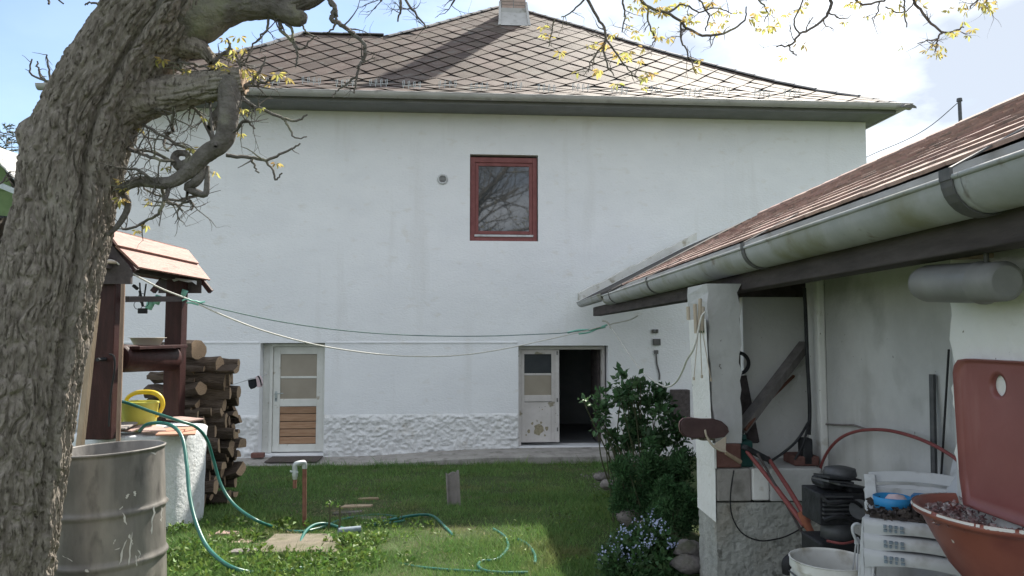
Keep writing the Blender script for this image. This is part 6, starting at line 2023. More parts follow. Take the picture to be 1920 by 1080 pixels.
# ---- chairs
def chairs():
    # one monobloc chair, local: x right, y towards the back, z up; front edge at y = 0
    def make(first):
        c = thing('plastic_chair', (0, 0, 0), 'topmost white plastic chair of the stack, with dark leaf litter on its seat', 'chair', 'stacked white plastic chairs')
        w = .20
        mb = MB()      # seat with curved apron
        n = 12
        for (y, dz) in ((0, 0),):
            vs = []
            rows = [(-.012, -.055), (-.02, -.02), (-.012, 0), (.01, .006), (.14, -.004), (.29, .004)]
            for (yy, z) in rows:
                for k in range(n + 1):
                    x = -w + 2 * w * k / n
                    bow = .018 * (1 - (x / w) ** 2)
                    zz = z - (.030 * (1 - (x / w) ** 2) - .030 if False else 0)
                    if yy == -.012 and z < -.03: zz = z + .028 * (1 - (x / w) ** 2) - .012
                    vs.append((x * (1 - .06 * max(0, yy)), yy - (bow if yy < .1 else 0), zz))
            m = n + 1
            mb.add(vs, [(j * m + k, j * m + k + 1, (j + 1) * m + k + 1, (j + 1) * m + k) for j in range(len(rows) - 1) for k in range(n)])
        mb.build('seat', 'white_plastic', c, smooth=True)
        for sx in (-1, 1):
            for y, lean in ((.01, -.03), (.28, .05)):
                mb = MB()
                x = sx * (w - .008)
                pts = [(-.028, -.01), (.028, -.01), (.022, .028), (-.022, .028)]
                top = [(x + a * .9 - sx * .01, y + b, .003) for a, b in pts]
                bot = [(x + sx * .035 + a * .7, y + b * .8 + lean, -.43) for a, b in pts]
                mb.add(top + bot, [(0, 1, 5, 4), (1, 2, 6, 5), (2, 3, 7, 6), (3, 0, 4, 7), (4, 5, 6, 7), (3, 2, 1, 0)])
                for e in (-.012, .012):
                    mb.box(x + e - .003, x + e + .003, y - .018, y - .010, -.30, -.03)
                mb.build('leg', 'white_plastic', c, bevel=.004)
        # back: two uprights, broad top rail and slats
        for sx in (-1, 1):
            mb = MB(); mb.bar((sx * (w - .015), .28, 0), (sx * (w - .005), .325, .12), .045, .022, up=(0, 1, 0)); mb.build('upright', 'white_plastic', c, bevel=.005)
        for z0, z1 in ((.085, .128), (.025, .068)):
            mb = MB(); vs = []
            for k in range(9):
                x = -w + 2 * w * k / 8; b = .035 * (1 - (x / w) ** 2)
                for z in (z0, z1): vs += [(x, .285 + z * .35 + b, z + (.012 * (1 - (x / w) ** 2) if z0 > .08 else 0)), (x, .297 + z * .35 + b, z + (.012 * (1 - (x / w) ** 2) if z0 > .08 else 0))]
            f = []
            for k in range(8):
                o_ = k * 4; f += [(o_, o_ + 4, o_ + 6, o_ + 2), (o_ + 1, o_ + 3, o_ + 7, o_ + 5), (o_ + 2, o_ + 6, o_ + 7, o_ + 3), (o_, o_ + 1, o_ + 5, o_ + 4)]
            mb.add(vs, f); mb.build('back_slat', 'white_plastic', c, bevel=.003)
        # moulded emblem on the apron: two rows of raised marks
        mb = MB(); q = random.Random(3)
        for r_ in range(2):
            for k in range(4):
                x0 = -.13 + k * .019; z0 = -.018 - r_ * .016
                mb.box(x0, x0 + q.uniform(.008, .015), -.0405 + .006 * r_ - .006, -.030, z0, z0 + .010)
        mb.build('emblem', 'cloth_grey', c, kind='stuff')
        return c
    top = SU3(1640, 962, 1.44); P = S3(1728, 984, 2.84)
    c0 = make(True)
    yaw = R(-29)
    base = Vector((P.x, P.y, P.z))
    labs = ['topmost white plastic chair of the stack, with dark leaf litter on its seat', 'white plastic chair in the middle of the stack of three', 'lowest white plastic chair of the stack, over a dark gap']
    for k in range(3):
        c = c0 if k == 0 else copy_tree(c0)
        c.location = base + Vector((0, 0, -.056 * k)) + Vector((math.sin(yaw), -math.cos(yaw), 0)) * (.012 * k)
        c.rotation_euler = (0, 0, yaw)
        c['label'] = labs[k]
    M4 = Matrix.Translation(base) @ Matrix.Rotation(yaw, 4, 'Z')
    # brown litter on the seat and the blue things that lie there
    rgn = np.random.default_rng(2)
    def pf(g_, n_):
        P = np.array([M4 @ Vector((g_.uniform(-.18, .18), g_.uniform(.0, .27), .012 + g_.random() * .008)) for _ in range(n_)])
        return P, g_.normal(0, 1, (n_, 3)) * np.array([1, 1, .15])
    V, Fq = leaves(520, pf, .035, rgn, up=.03, aspect=.7, fold=.08)
    npmesh('leaf_litter', V, Fq, 'mat_brown', kind='stuff')
    mb = MB(); mb.prism([(-.18, .0), (.18, .0), (.175, .275), (-.175, .275)], .004, M4 @ Matrix.Translation((0, 0, .0085))); tag(mb.build('seat_pad', 'mat_brown', loc=M4 @ Vector((0, .2, .01))), 'thin dark brown pad on the seat of the topmost plastic chair', 'seat pad')
    mb = MB(); mt = M4 @ Matrix.Translation((-.105, .17, .014)); mb.lathe([(0, 0), (.065, 0), (.072, .05), (.068, .052), (.060, .012), (0, .012)], 28, mt)
    tag(mb.build('dish', 'blue', smooth=True, loc=mt @ Vector((0, 0, 0))), 'round bright blue plastic dish on the topmost plastic chair', 'dish')
    mb = MB(); mt2 = M4 @ Matrix.Translation((-.09, .17, .03)); mb.lathe([(0, .045), (.03, .04), (.045, .02), (.048, 0), (0, 0)], 14, mt2); tag(mb.build('rag', 'cloth_pink', smooth=True, loc=mt2 @ Vector((0, 0, 0))), 'crumpled pale rag in the blue dish', 'rag')
    mb = MB(); mt = M4 @ Matrix.Translation((.03, .21, .014)); mb.prism([(-.07, -.03), (.08, -.02), (.07, .05), (-.06, .04)], .06, mt)
    tag(mb.build('box', 'deep_blue', bevel=.008, loc=mt @ Vector((0, 0, 0))), 'small dark blue box behind the blue dish on the chair', 'box')
    mb = MB(); mt = M4 @ Matrix.Translation((.13, .20, .014)); mb.prism([(-.06, -.03), (.06, -.03), (.06, .05), (-.06, .05)], .028, mt)
    tag(mb.build('box', 'beige', bevel=.004, loc=mt @ Vector((0, 0, 0))), 'flat pale box on the chair seat close to the red basin', 'box')
    # white board standing behind the stack, against the wall
    mb = MB(); p = [SU3(1787, 928, 1.90), SU3(1806, 934, 1.90), SU3(1812, 868, 1.98), SU3(1801, 862, 1.98)]
    d_ = Vector((.0, .05, .0)); mb.add(p + [q + d_ for q in p], [(0, 1, 2, 3), (7, 6, 5, 4), (0, 4, 5, 1), (1, 5, 6, 2), (2, 6, 7, 3), (3, 7, 4, 0)])
    tag(mb.build('board', 'white_plastic', loc=p[0]), 'white board end standing between chair back and red backplate', 'board')
chairs()
# ---- white bucket and plant hanger
def bucket():
    v = 3.12; u, z = sv(1556, 1047, v)
    c = Vector(Sp((u, v, .252))); r = 71 / F * v
    B = thing('bucket', c, 'white plastic bucket with dirty ribbed rim in front of the engine', 'bucket')
    H = z - .252
    mt = Matrix.Translation(c)
    mb = MB(); mb.lathe([(0, 0), (r * .78, 0), (r * .80, .01), (r * .93, H * .78), (r * .99, H * .79), (r * .99, H * .83), (r * .945, H * .84), (r * .95, H * .9), (r * 1.0, H * .91), (r * 1.0, H * .985), (r * 1.02, H), (r * .985, H * 1.003), (r * .955, H * .985), (r * .93, H * .7), (r * .77, .02), (0, .02)], 48, mt)
    mb.build('body', 'tub_plastic', B, smooth=False)
    mb = MB(); mb.tube([c + Vector((r * 1.02 * math.cos(a), r * 1.02 * math.sin(a) , H * .86 - .05 * math.sin(a) ** 2)) for a in np.linspace(math.pi * .95, math.pi * 2.05, 20)], .004, 6); mb.build('wire_handle', 'iron_grey', B)
    hv = 3.02
    hp = lambda x, y: S3(x, y, hv)
    Hn = thing('plant_hanger', hp(1606, 1020), 'white plastic plant hanger hook with thin arms standing in the bucket', 'plant hanger')
    mb = MB(); pts = spline([hp(x, y) for x, y in ((1620, 992), (1615, 985), (1606, 982), (1599, 987), (1599, 997), (1604, 1010), (1609, 1020))], 5)
    mb.tube(pts, [.006] * len(pts), 8); mb.build('hook', 'white_plastic', Hn, smooth=True)
    mb = MB(); mb.add([hp(1604, 1010), hp(1610, 1008), hp(1618, 1020), hp(1604, 1021)] + [p + Vector((0, .01, 0)) for p in (hp(1604, 1010), hp(1610, 1008), hp(1618, 1020), hp(1604, 1021))], [(0, 3, 2, 1), (4, 5, 6, 7), (0, 1, 5, 4), (1, 2, 6, 5), (2, 3, 7, 6), (3, 0, 4, 7)])
    mb.build('hub', 'white_plastic', Hn)
    for a, b, v2 in (((1605, 1020), (1597, 1085), 3.06), ((1609, 1020), (1606, 1085), 3.03), ((1615, 1019), (1645, 1090), 2.95)):
        mb = MB(); mb.tube([hp(*a), S3(b[0], b[1], v2)], .0032, 6); mb.build('arm', 'white_plastic', Hn)
bucket()
# ---- engine, tools and clutter
def clutter():
    v = 3.42
    p = lambda x, y, vv=v: S3(x, y, vv)
    E = thing('engine', p(1585, 1000), 'small black and grey motor with cooling fins below the red hose', 'engine')
    def bx(nm, x0, y0, x1, y1, dv0, dv1, m, bev=.006):
        mb = MB(Sp); u0, w1 = sv(x0, y0, v + dv0); u1, w0 = sv(x1, y1, v + dv0); mb.box(u0, u1, v + dv0, v + dv1, w0, w1); return mb.build(nm, m, E, bevel=bev)
    bx('block', 1536, 925, 1632, 985, 0, .2, 'iron')
    bx('tank', 1542, 898, 1590, 920, .03, .18, 'iron', .03)
    bx('air_box', 1592, 914, 1622, 926, .02, .16, 'iron', .02)
    mb = MB(); mb.lathe([(0, 0), (.06, 0), (.075, .02), (.07, .05), (.03, .06), (0, .06)], 20, Matrix.Translation(p(1575, 898, v + .09))); mb.build('cowl', 'iron_grey', E, smooth=True)
    for k, (x0, y0, x1, y1) in enumerate(((1540, 892, 1600, 897), (1560, 905, 1618, 913), (1538, 899, 1585, 902))):
        mb = MB(); mb.bar(p(x0, y0, v - .01), p(x1, y1, v + .05), .10, .008); mb.build('cover_plate', 'iron_grey' if k else 'iron', E)
    mb = MB(); mb.tube(spline([p(1540, 930, v - .03), p(1560, 945, v - .07), p(1600, 940, v - .06), p(1625, 960, v - .03)], 5), .008, 6); mb.tube(spline([p(1545, 975, v - .03), p(1575, 968, v - .06), p(1610, 978, v - .05)], 5), .010, 6); mb.build('fuel_line', 'black', E, kind='stuff')
    for k in range(6): bx('fin', 1545, 930 + k * 8, 1600, 933 + k * 8, -.02, .02, 'iron_grey', 0)
    mb = MB(); mb.tube([p(1612, 955, v - .045), p(1612, 955, v + .03)], .045, 20); mb.build('pulley', 'iron_grey', E)
    mb = MB(); a = p(1580, 985); mb.lathe([(.0, 0), (.07, 0), (.075, -.07), (.05, -.075), (0, -.075)][::-1], 20, Matrix.Translation(a + Vector((0, .06, 0)))); mb.build('crankcase', 'iron_grey', E, smooth=True)
    mb = MB(Sp); u0, w1 = sv(1535, 1008, v); u1, _ = sv(1635, 1008, v); mb.box(u0, u1, v - .02, v + .2, .252, w1 - .02); mb.build('stand', 'black', E, bevel=.01)
    mb = MB(); mb.tube(spline([p(1550, 1014, 3.36), p(1580, 1019, 3.33), p(1608, 1013, 3.35)], 4), .006, 6); mb.build('red_strap', 'red_rubber', E)
    # dark fender in front
    mb = MB(); mb.tube(spline([S3(x, y, 3.75) for x, y in ((1480, 1075), (1480, 1055), (1500, 1045), (1545, 1035), (1580, 1040))], 5), .035, 10); tag(mb.build('tyre', 'black', smooth=True, loc=S3(1480, 1060, 3.4)), 'dark curved tyre edge behind the white bucket', 'tyre')
    # red hose on the wall
    pts = [SU3(x, y, 1.97) for x, y in ((1528, 925), (1535, 888), (1550, 850), (1575, 822), (1610, 808), (1655, 806), (1700, 815), (1745, 832), (1785, 855), (1800, 868))]
    mb = MB(); mb.tube(spline(pts, 6), .0085, 8); tag(mb.build('hose', 'red_rubber', smooth=True, loc=pts[0]), 'red rubber hose arching over the engine along the shed wall', 'hose')
    pts = [SU3(x, y, 2.035) for x, y in ((1542, 795), (1580, 797), (1600, 797), (1625, 805))]
    mb = MB(); mb.tube(pts, .006, 6); tag(mb.build('rod', 'grey_wood', loc=pts[0]), 'thin grey rod fixed on the shed wall above the red hose', 'rod')
    for x0, y0, x1, y1, r, m, lab in ((1748, 702, 1752, 905, .014, 'iron_grey', 'grey metal pipe standing on the shed wall behind the chairs'), (1779, 655, 1764, 905, .005, 'black', 'thin black cable running down beside the white render edge')):
        a, b = SU3(x0, y0, 2.03), SU3(x1, y1, 2.0); mb = MB(); mb.tube([b, a], r, 8); tag(mb.build('pipe' if r > .01 else 'cable', m, loc=b), lab, 'pipe' if r > .01 else 'cable')
    # leaning timber and boards in the recess
    mb = MB(); mb.bar(S3(1388, 806, 4.55), S3(1510, 645, 4.86), .075, .045); tag(mb.build('timber', 'grey_wood', loc=S3(1388, 806, 4.55)), 'grey timber leaning diagonally across the shed recess', 'timber')
    mb = MB(); mb.tube([S3(1398, 806, 4.5), S3(1432, 760, 4.65), S3(1488, 705, 4.84)], .010, 8); tag(mb.build('rod', 'rust', loc=S3(1398, 806, 4.5)), 'thin rusty rod lying along the diagonal timber', 'rod')
    mb = MB(); mb.bar(S3(1388, 830, 4.7), S3(1372, 570, 4.86), .05, .03); tag(mb.build('batten', 'dark_wood', loc=S3(1388, 830, 4.7)), 'dark batten upright in the corner of the shed recess', 'batten')
    mb = MB(); mb.bar(S3(1412, 830, 4.7), S3(1388, 705, 4.86), .075, .03); tag(mb.build('batten', 'dark_wood', loc=S3(1412, 830, 4.7)), 'short dark batten leaning below the hanging ring', 'batten')
    mb = MB(); c = S3(1384, 681, 4.8); mb.tube([c + Vector((.068 * math.cos(a), 0, .068 * math.sin(a))) for a in np.linspace(-2.2, 2.6, 24)], .012, 8, cap=True); tag(mb.build('ring', 'iron', smooth=True, loc=c), 'dark open ring hanging in the shed recess', 'ring')
    mb = MB(); mb.tube(spline([S3(x, y, 4.8) for x, y in ((1372, 555), (1369, 590), (1374, 620), (1372, 645), (1378, 662))], 4), .004, 6); tag(mb.build('cord', 'rope_white', loc=S3(1372, 555, 4.8)), 'pale cord holding the dark ring in the shed recess', 'cord')
    mb = MB(); mb.tube(spline([S3(x, y, 4.5) for x, y in ((1508, 540), (1511, 600), (1514, 680), (1518, 760), (1517, 815))], 5), .011, 8); 
    mb.tube(spline([S3(x, y, 4.45) for x, y in ((1517, 790), (1495, 825), (1470, 848), (1440, 868))], 5), .008, 8)
    mb.tube(spline([S3(x, y, 4.42) for x, y in ((1515, 800), (1505, 835), (1490, 862))], 5), .007, 8)
    tag(mb.build('cable', 'iron', smooth=True, loc=S3(1508, 540, 4.5)), 'thick dark cable running down the corner post to the low wall', 'cable')
    mb = MB(Sp); u, w = sv(1512, 840, 4.45); mb.box(u - .035, u + .03, 4.42, 4.5, .812, w + .06); tag(mb.build('plug_box', 'iron', bevel=.012, loc=Sp((u, 4.45, w))), 'dark plug box on the low wall under the thick cable', 'plug box')
    mb = MB(Sp); u0, w = sv(1480, 856, 4.5); u1, _ = sv(1526, 856, 4.5); mb.box(u0, u1, 4.42, 4.6, .812, .812 + .058); tag(mb.build('brick', 'brick_red', bevel=.008, loc=Sp((u0, 4.5, .81))), 'dull red brick on the low wall under the plug box', 'brick')
    mb = MB(); mb.tube(spline([S3(x, y, 4.33) for x, y in ((1376, 882), (1370, 925), (1372, 965), (1390, 998), (1420, 1013), (1450, 1012), (1480, 1003), (1520, 980))], 6), .0042, 6); tag(mb.build('cable', 'black', loc=S3(1376, 882, 4.33)), 'thin black cable looping down the rough low wall', 'cable')
    # shears with long red handles
    T = thing('loppers', S3(1400, 850, 4.25), 'garden loppers with two long red handles propped against the low wall', 'loppers')
    for k, (x0, y0, x1, y1, v0, v1, r, m) in enumerate(((1400, 846, 1508, 985, 4.3, 3.95, .0135, 'red_rubber'), (1440, 858, 1516, 978, 4.34, 3.95, .0135, 'red_rubber'))):
        a, b = S3(x0, y0, v0), S3(x1, y1, v1); mb = MB(); mb.tube([a, a + (b - a) * .5 + Vector((0, 0, .008)), b], [r * .8, r, r * 1.1], 10); h = mb.build('handle', m, T, smooth=True)
    mb = MB(); a, b = S3(1500, 960, 3.96), S3(1524, 1004, 3.93); mb.tube([a, a + (b - a) * .4, b], [.016, .022, .017], 10); mb.build('grip', 'orange_rust', T, smooth=True)
    mb = MB(); mb.bar(S3(1395, 838, 4.30), S3(1440, 862, 4.34), .05, .03); mb.build('joint', 'iron', T, bevel=.006)
    mb = MB(); mb.tube([S3(1420, 850, 4.2), S3(1522, 1030, 3.95)], .007, 8); tag(mb.build('rod', 'dark_wood', loc=S3(1420, 850, 4.2)), 'thin dark rod slanting down below the red loppers', 'rod')
    # dark pump head and jar on the low wall
    mb = MB(Sp); u0, _ = sv(1378, 840, 4.42); u1, _ = sv(1410, 840, 4.42); _, wt = sv(1390, 826, 4.42); mb.box(u0, u1, 4.40, 4.52, .812, wt); mb.box(u0 + .02, u1 - .03, 4.42, 4.5, wt + .001, wt + .035)
    tag(mb.build('can', 'dark_green', bevel=.008, loc=Sp((u0, 4.45, .81))), 'dark squarish can on the low wall beside the pillar', 'can')
    # brown shoe sole and pale pruning saw at the pillar
    mt = Matrix.Translation(S3(1320, 803, 4.24)) @ Matrix.Rotation(SA, 4, 'Z') @ Matrix.Rotation(math.pi / 2, 4, 'X') @ Matrix.Rotation(R(-3), 4, 'Z')
    s = 4.24 / F
    out = [(-45, 2), (-44, 10), (-38, 16), (-25, 18), (-5, 17), (15, 18), (32, 14), (43, 5), (46, -4), (38, -14), (22, -17), (0, -17), (-22, -19), (-36, -16), (-43, -8)]
    out = [(x * s, y * s) for x, y in out][::-1]
    S_ = thing('shoe', mt @ Vector((0, 0, 0)), 'brown shoe with pale sole edge hung sideways on the white pillar', 'shoe')
    mb = MB(); mb.prism(out[::-1], .012, mt @ Matrix.Translation((0, 0, .0))); mb.build('sole', 'brown_leather', S_, bevel=.003)
    mb = MB()
    n = len(out); ringz = [(1.04, -.002), (1.05, -.012), (1.0, -.03), (.85, -.055), (.5, -.07), (.1, -.072)]
    vs = [mt @ Vector((x * k, y * k, z)) for k, z in ringz for x, y in out[::-1]]
    mb.add(vs, [(j * n + i, (j + 1) * n + i, (j + 1) * n + (i + 1) % n, j * n + (i + 1) % n) for j in range(len(ringz) - 1) for i in range(n)]); mb.build('upper', 'sole_edge', S_, smooth=True)
    mb = MB(); mb.tube(spline([S3(x, y, 4.3) for x, y in ((1296, 822), (1306, 820), (1318, 823), (1340, 822))], 4), .010, 8); tag(mb.build('twig', 'bark', loc=S3(1296, 822, 4.3)), 'short knobbly dark stick under the brown shoe', 'stick')
    K = thing('pruning_hook', S3(1350, 830, 4.2), 'pale beige curved pruning hook below the brown shoe', 'pruning hook')
    mb = MB(); pts = spline([S3(x, y, 4.19) for x, y in ((1322, 806), (1325, 818), (1335, 834), (1348, 843), (1361, 847))], 4); mb.tube(pts, [.006 + .001 * i / len(pts) for i in range(len(pts))], 8); mb.build('hook', 'beige', K, smooth=True)
    m4 = Matrix.Translation(S3(1340, 840, 4.21)) @ Matrix.Rotation(SA, 4, 'Z') @ Matrix.Rotation(math.pi / 2, 4, 'X')
    s = 4.21 / F
    mb = MB(); mb.prism([(2 * s, 10 * s), (10 * s, 14 * s), (22 * s, 22 * s), (20 * s, -7 * s), (8 * s, -6 * s), (-2 * s, 2 * s)][::-1], .008, m4); mb.build('blade', 'beige', K, bevel=.002)
    mb = MB(); mb.tube([S3(1361, 849, 4.2), S3(1388, 866, 4.25)], [.010, .013], 10); mb.build('handle', 'pale_wood', K, smooth=True)
    # cords hanging on the pillar
    for x0, y0, x1, y1, lab in ((1311, 600, 1301, 710, 'left white cord hanging down the pillar'), (1312, 600, 1316, 706, 'middle white cord hanging down the pillar'), (1315, 610, 1333, 712, 'right white cord hanging away from the pillar')):
        mb = MB(); mb.tube([S3(x0, y0, 4.33), S3(x1, y1, 4.33)], .0026, 5); mb.tube([S3(x1, y1 - 3, 4.33), S3(x1, y1 + 3, 4.33)], .006, 6); tag(mb.build('cord', 'beige', loc=S3(x0, y0, 4.33)), lab, 'cord', 'cords hanging on the pillar')
clutter()
# mast and wire beyond the shed roof
mb = MB(); a, b = at(1804, 236, 12), at(1799, 190, 12)
mb.tube([a - Vector((0, 0, 3.2)), b], [.032, .028], 10); mb.tube([b, b + Vector((0, 0, .05))], [.045, .04], 10)
mast = thing('mast', a - Vector((0, 0, 3.2)), 'thin grey mast sticking up behind the red tiled shed roof', 'mast')
mb.build('pole', 'iron_grey', mast)
mb = MB(); mb.tube(spline([b, (b + at(1700, 262, 13)) / 2 + Vector((0, 0, -.06)), at(1700, 262, 13), at(1630, 292, 13.5), at(1560, 330, 14)], 4), .007, 5); mb.build('wire', 'iron_grey', mast)

# ================================================================ CLOTHES LINES, HOSES
def line(name, pix, r, m, label, cat, sub=6, sag_noise=0):
    pts = spline([at(x, y, Y) for x, y, Y in pix], sub)
    mb = MB(); mb.tube(pts, r, 6); return tag(mb.build(name, m, smooth=True, loc=pts[0]), label, cat)
def yl(px): return 6.0 + (9.4 - 6.0) * (px - 205) / (1185 - 205)
line('clothesline', [(x, y, yl(x)) for x, y in ((200, 488), (215, 490), (240, 508), (300, 540), (355, 562), (420, 592), (500, 622), (600, 648), (700, 663), (780, 668), (860, 666), (940, 655), (1020, 638), (1090, 622), (1140, 609), (1180, 600), (1196, 592))], .0075, 'rope_white',
     'white washing line sagging from well roof to shed eave', 'clothesline')
line('clothesline', [(x, y, yl(x)) for x, y in ((342, 556, ), (372, 568), (430, 583), (520, 602), (620, 617), (720, 626), (820, 630), (920, 630), (1000, 627), (1060, 624), (1110, 617), (1140, 609))], .0055, 'rope_green',
     'thin dark green washing line running above the white one', 'clothesline')
mb = MB(); mb.tube([at(x, y, yl(x)) for x, y in ((195, 490), (205, 491), (217, 492))], .014, 8); tag(mb.build('peg', 'beige', loc=at(205, 491, 6)), 'pale wooden toggle of the washing line on the well roof', 'toggle')
mb = MB(); q = random.Random(2)
for x0, x1, y in ((342, 384, 560), (350, 372, 568)): mb.tube(spline([at(x, y + (x - x0) * .18 + q.gauss(0, 1.5), yl(x)) for x in np.linspace(x0, x1, 6)], 3), .008, 6)
tag(mb.build('line_knot', 'mint', smooth=True, loc=at(350, 562, 6.5)), 'mint green cord knot where the two washing lines meet', 'knot')
mb = MB(); mb.tube(spline([at(x, y, 9.2) for x, y in ((1064, 624), (1085, 619), (1110, 618), (1135, 613))], 3), .012, 6); mb.tube(spline([at(x, y, 9.2) for x, y in ((1085, 626), (1105, 623), (1125, 614), (1138, 609))], 3), .010, 6)
tag(mb.build('line_knot', 'mint', smooth=True, loc=at(1064, 624, 9.2)), 'pale green wound cord at the shed end of the washing lines', 'knot')
mb = MB(); mb.tube(spline([at(x, y, 9.1) for x, y in ((1129, 601), (1137, 603), (1142, 609), (1145, 616))], 4), .012, 6); tag(mb.build('cord_end', 'rope_white', smooth=True, loc=at(1129, 601, 9.1)), 'loose white cord end sticking up from the washing line', 'cord end')
def yc(px): return 9.2 + (4.45 - 9.2) * max(0, min(1, (px - 1145) / (1285 - 1145)))
line('cable', [(x, y, yc(x)) for x, y in ((1143, 610), (1160, 635), (1185, 672), (1208, 700), (1232, 718), (1252, 725), (1268, 716), (1280, 695), (1288, 675))] + [(1300, 655, 4.32), (1308, 625, 4.32), (1315, 595, 4.32), (1322, 585, 4.33)], .006, 'rope_white', 'white cable looping from the washing line to the shed pillar', 'cable')
# hoses
def gp(px, py, dz=.014):
    p = gnd(px, py, dz); return p
def hose(name, pts, r, label):
    P = spline(pts, 7)
    mb = MB(); mb.tube(P, r, 10); return tag(mb.build(name, 'hose_green', smooth=True, loc=P[0]), label, 'hose')
hose('garden_hose', [at(196, 745, 6.45), at(215, 750, 6.45), at(240, 756, 6.4), at(290, 774, 6.4), at(335, 789, 6.4), at(368, 801, 6.5), at(388, 825, 6.6), at(400, 862, 6.7), at(415, 910, 6.7), at(440, 947, 6.6), at(480, 975, 6.35), gp(520, 990), gp(560, 997), gp(600, 990), gp(640, 975), gp(680, 968), gp(718, 966), gp(760, 975, .01), gp(700, 985, .012), gp(730, 975, .03), gp(780, 966, .04), gp(812, 968), gp(836, 990), gp(850, 1005, .0)], .0135, 'green garden hose from the watering can across the grass')
hose('garden_hose', [at(262, 808, 6.3), at(275, 796, 6.22), at(300, 793, 6.15), at(325, 800, 6.05), at(342, 822, 5.95), at(350, 870, 5.8), at(355, 925, 5.65), at(366, 975, 5.5), at(385, 1020, 5.35), at(410, 1048, 5.2), at(440, 1066, 5.08), gp(480, 1074), gp(530, 1072), gp(575, 1062), gp(610, 1050, .005)], .0145, 'green hose arching over the white well corner down to the weeds')
hose('garden_hose', [gp(555, 1040), gp(562, 1020, .02), gp(572, 998, .045), gp(588, 985, .06), gp(610, 982, .05), gp(640, 990, .02), gp(660, 995)], .0135, 'short bent green hose over the paving slab by the tap')
hose('garden_hose', [gp(925, 992, .012), gp(945, 1005), gp(953, 1022), gp(945, 1038), gp(928, 1050), gp(905, 1052, .012), gp(896, 1060), gp(908, 1070), gp(940, 1074), gp(990, 1074)], .012, 'green hose coiled in the grass right of the ridge tile')
hose('garden_hose', [gp(972, 1012, .012), gp(988, 1020), gp(997, 1030), gp(1003, 1042), gp(1003, 1056)], .012, 'short piece of green hose farthest right in the grass')
hose('garden_hose', [gp(745, 1055, .008), gp(775, 1062), gp(830, 1068), gp(900, 1072)], .011, 'green hose half hidden in the grass at the bottom edge')
mb = MB(); pts = [gp(634, 996, .03), gp(676, 992, .03)]; mb.tube(pts, .028, 12); tag(mb.build('pipe', 'cloth_grey', smooth=True, loc=pts[0]), 'short thick grey blue pipe lying by the dry stems', 'pipe')
mb = MB(); pts = [at(x, y, 6.45) for x, y in ((197, 738), (203, 748), (201, 765), (206, 790))]; mb.tube(spline(pts, 4), .017, 8); tag(mb.build('hose_fitting', 'teal', smooth=True, loc=pts[0]), 'teal hose fittings hanging behind the near well post', 'hose fitting')

# ================================================================ YARD THINGS
def standpipe():
    b = gnd(571, 992); Y = b.y
    T = thing('water_tap', b, 'rusty standpipe with grey galvanised elbow and tap in the lawn', 'tap')
    top = at(571, 872, Y)
    mb = MB(); mb.tube([b - Vector((0, 0, .1)), top], .0185, 12); mb.build('pipe', 'rust', T, smooth=True)
    mb = MB(); e = at(553, 874, Y - .05)
    mb.tube(spline([top - Vector((0, 0, .03)), top, top + Vector((-.008, -.005, .022)), e + Vector((.02, .01, .022)), e + Vector((.0, .0, .008)), e - Vector((0, 0, .03))], 4), .022, 12); mb.build('elbow', 'galv', T, smooth=True)
    mb = MB(); c = at(553, 890, Y - .05); mb.tube([c + Vector((0, 0, .05)), c, c - Vector((0, 0, .04))], [.020, .026, .018], 12); mb.tube([c + Vector((-.04, -.01, .03)), c + Vector((.03, -.01, .02))], .009, 8); mb.tube([c + Vector((0, -.03, 0)), c + Vector((0, .02, 0))], .014, 8); mb.build('valve', 'galv', T)
    mb = MB(); mb.tube([c - Vector((0, 0, .04)), c - Vector((0, 0, .115))], .017, 12); mb.build('nozzle', 'rust', T, smooth=True)
standpipe()
def ridge_tile():
    b = gnd(850, 950); Y = b.y
    mb = MB(); r = 12.5 / F * Y; n = 10
    zt0, zt1 = at(840, 888, Y).z, at(855, 881, Y).z
    q = random.Random(4); vs = []
    for rr in (r, r - .014):
        for k in range(n + 1):
            a = math.pi * (.02 + .96 * k / n); x, y = rr * math.cos(a), rr * math.sin(a) * .75
            zt = (zt0 + (.03 if k < 3 else -.012 * math.sin(k))) if True else 0
            vs += [(b.x + x + .012, b.y + y, b.z - .08), (b.x + x - .012, b.y + y, zt)]
    m = 2 * (n + 1)
    fs = [(2 * k, 2 * k + 2, 2 * k + 3, 2 * k + 1) for k in range(n)] + [(m + 2 * k, m + 2 * k + 1, m + 2 * k + 3, m + 2 * k + 2) for k in range(n)] + [(2 * k + 1, 2 * k + 3, m + 2 * k + 3, m + 2 * k + 1) for k in range(n)]
    fs += [(0, 1, m + 1, m), (2 * n, m + 2 * n, m + 2 * n + 1, 2 * n + 1)]
    mb.add(vs, fs); tag(mb.build('ridge_tile', 'grey_tile', loc=b), 'grey half round ridge tile stuck upright in the lawn', 'ridge tile')
ridge_tile()
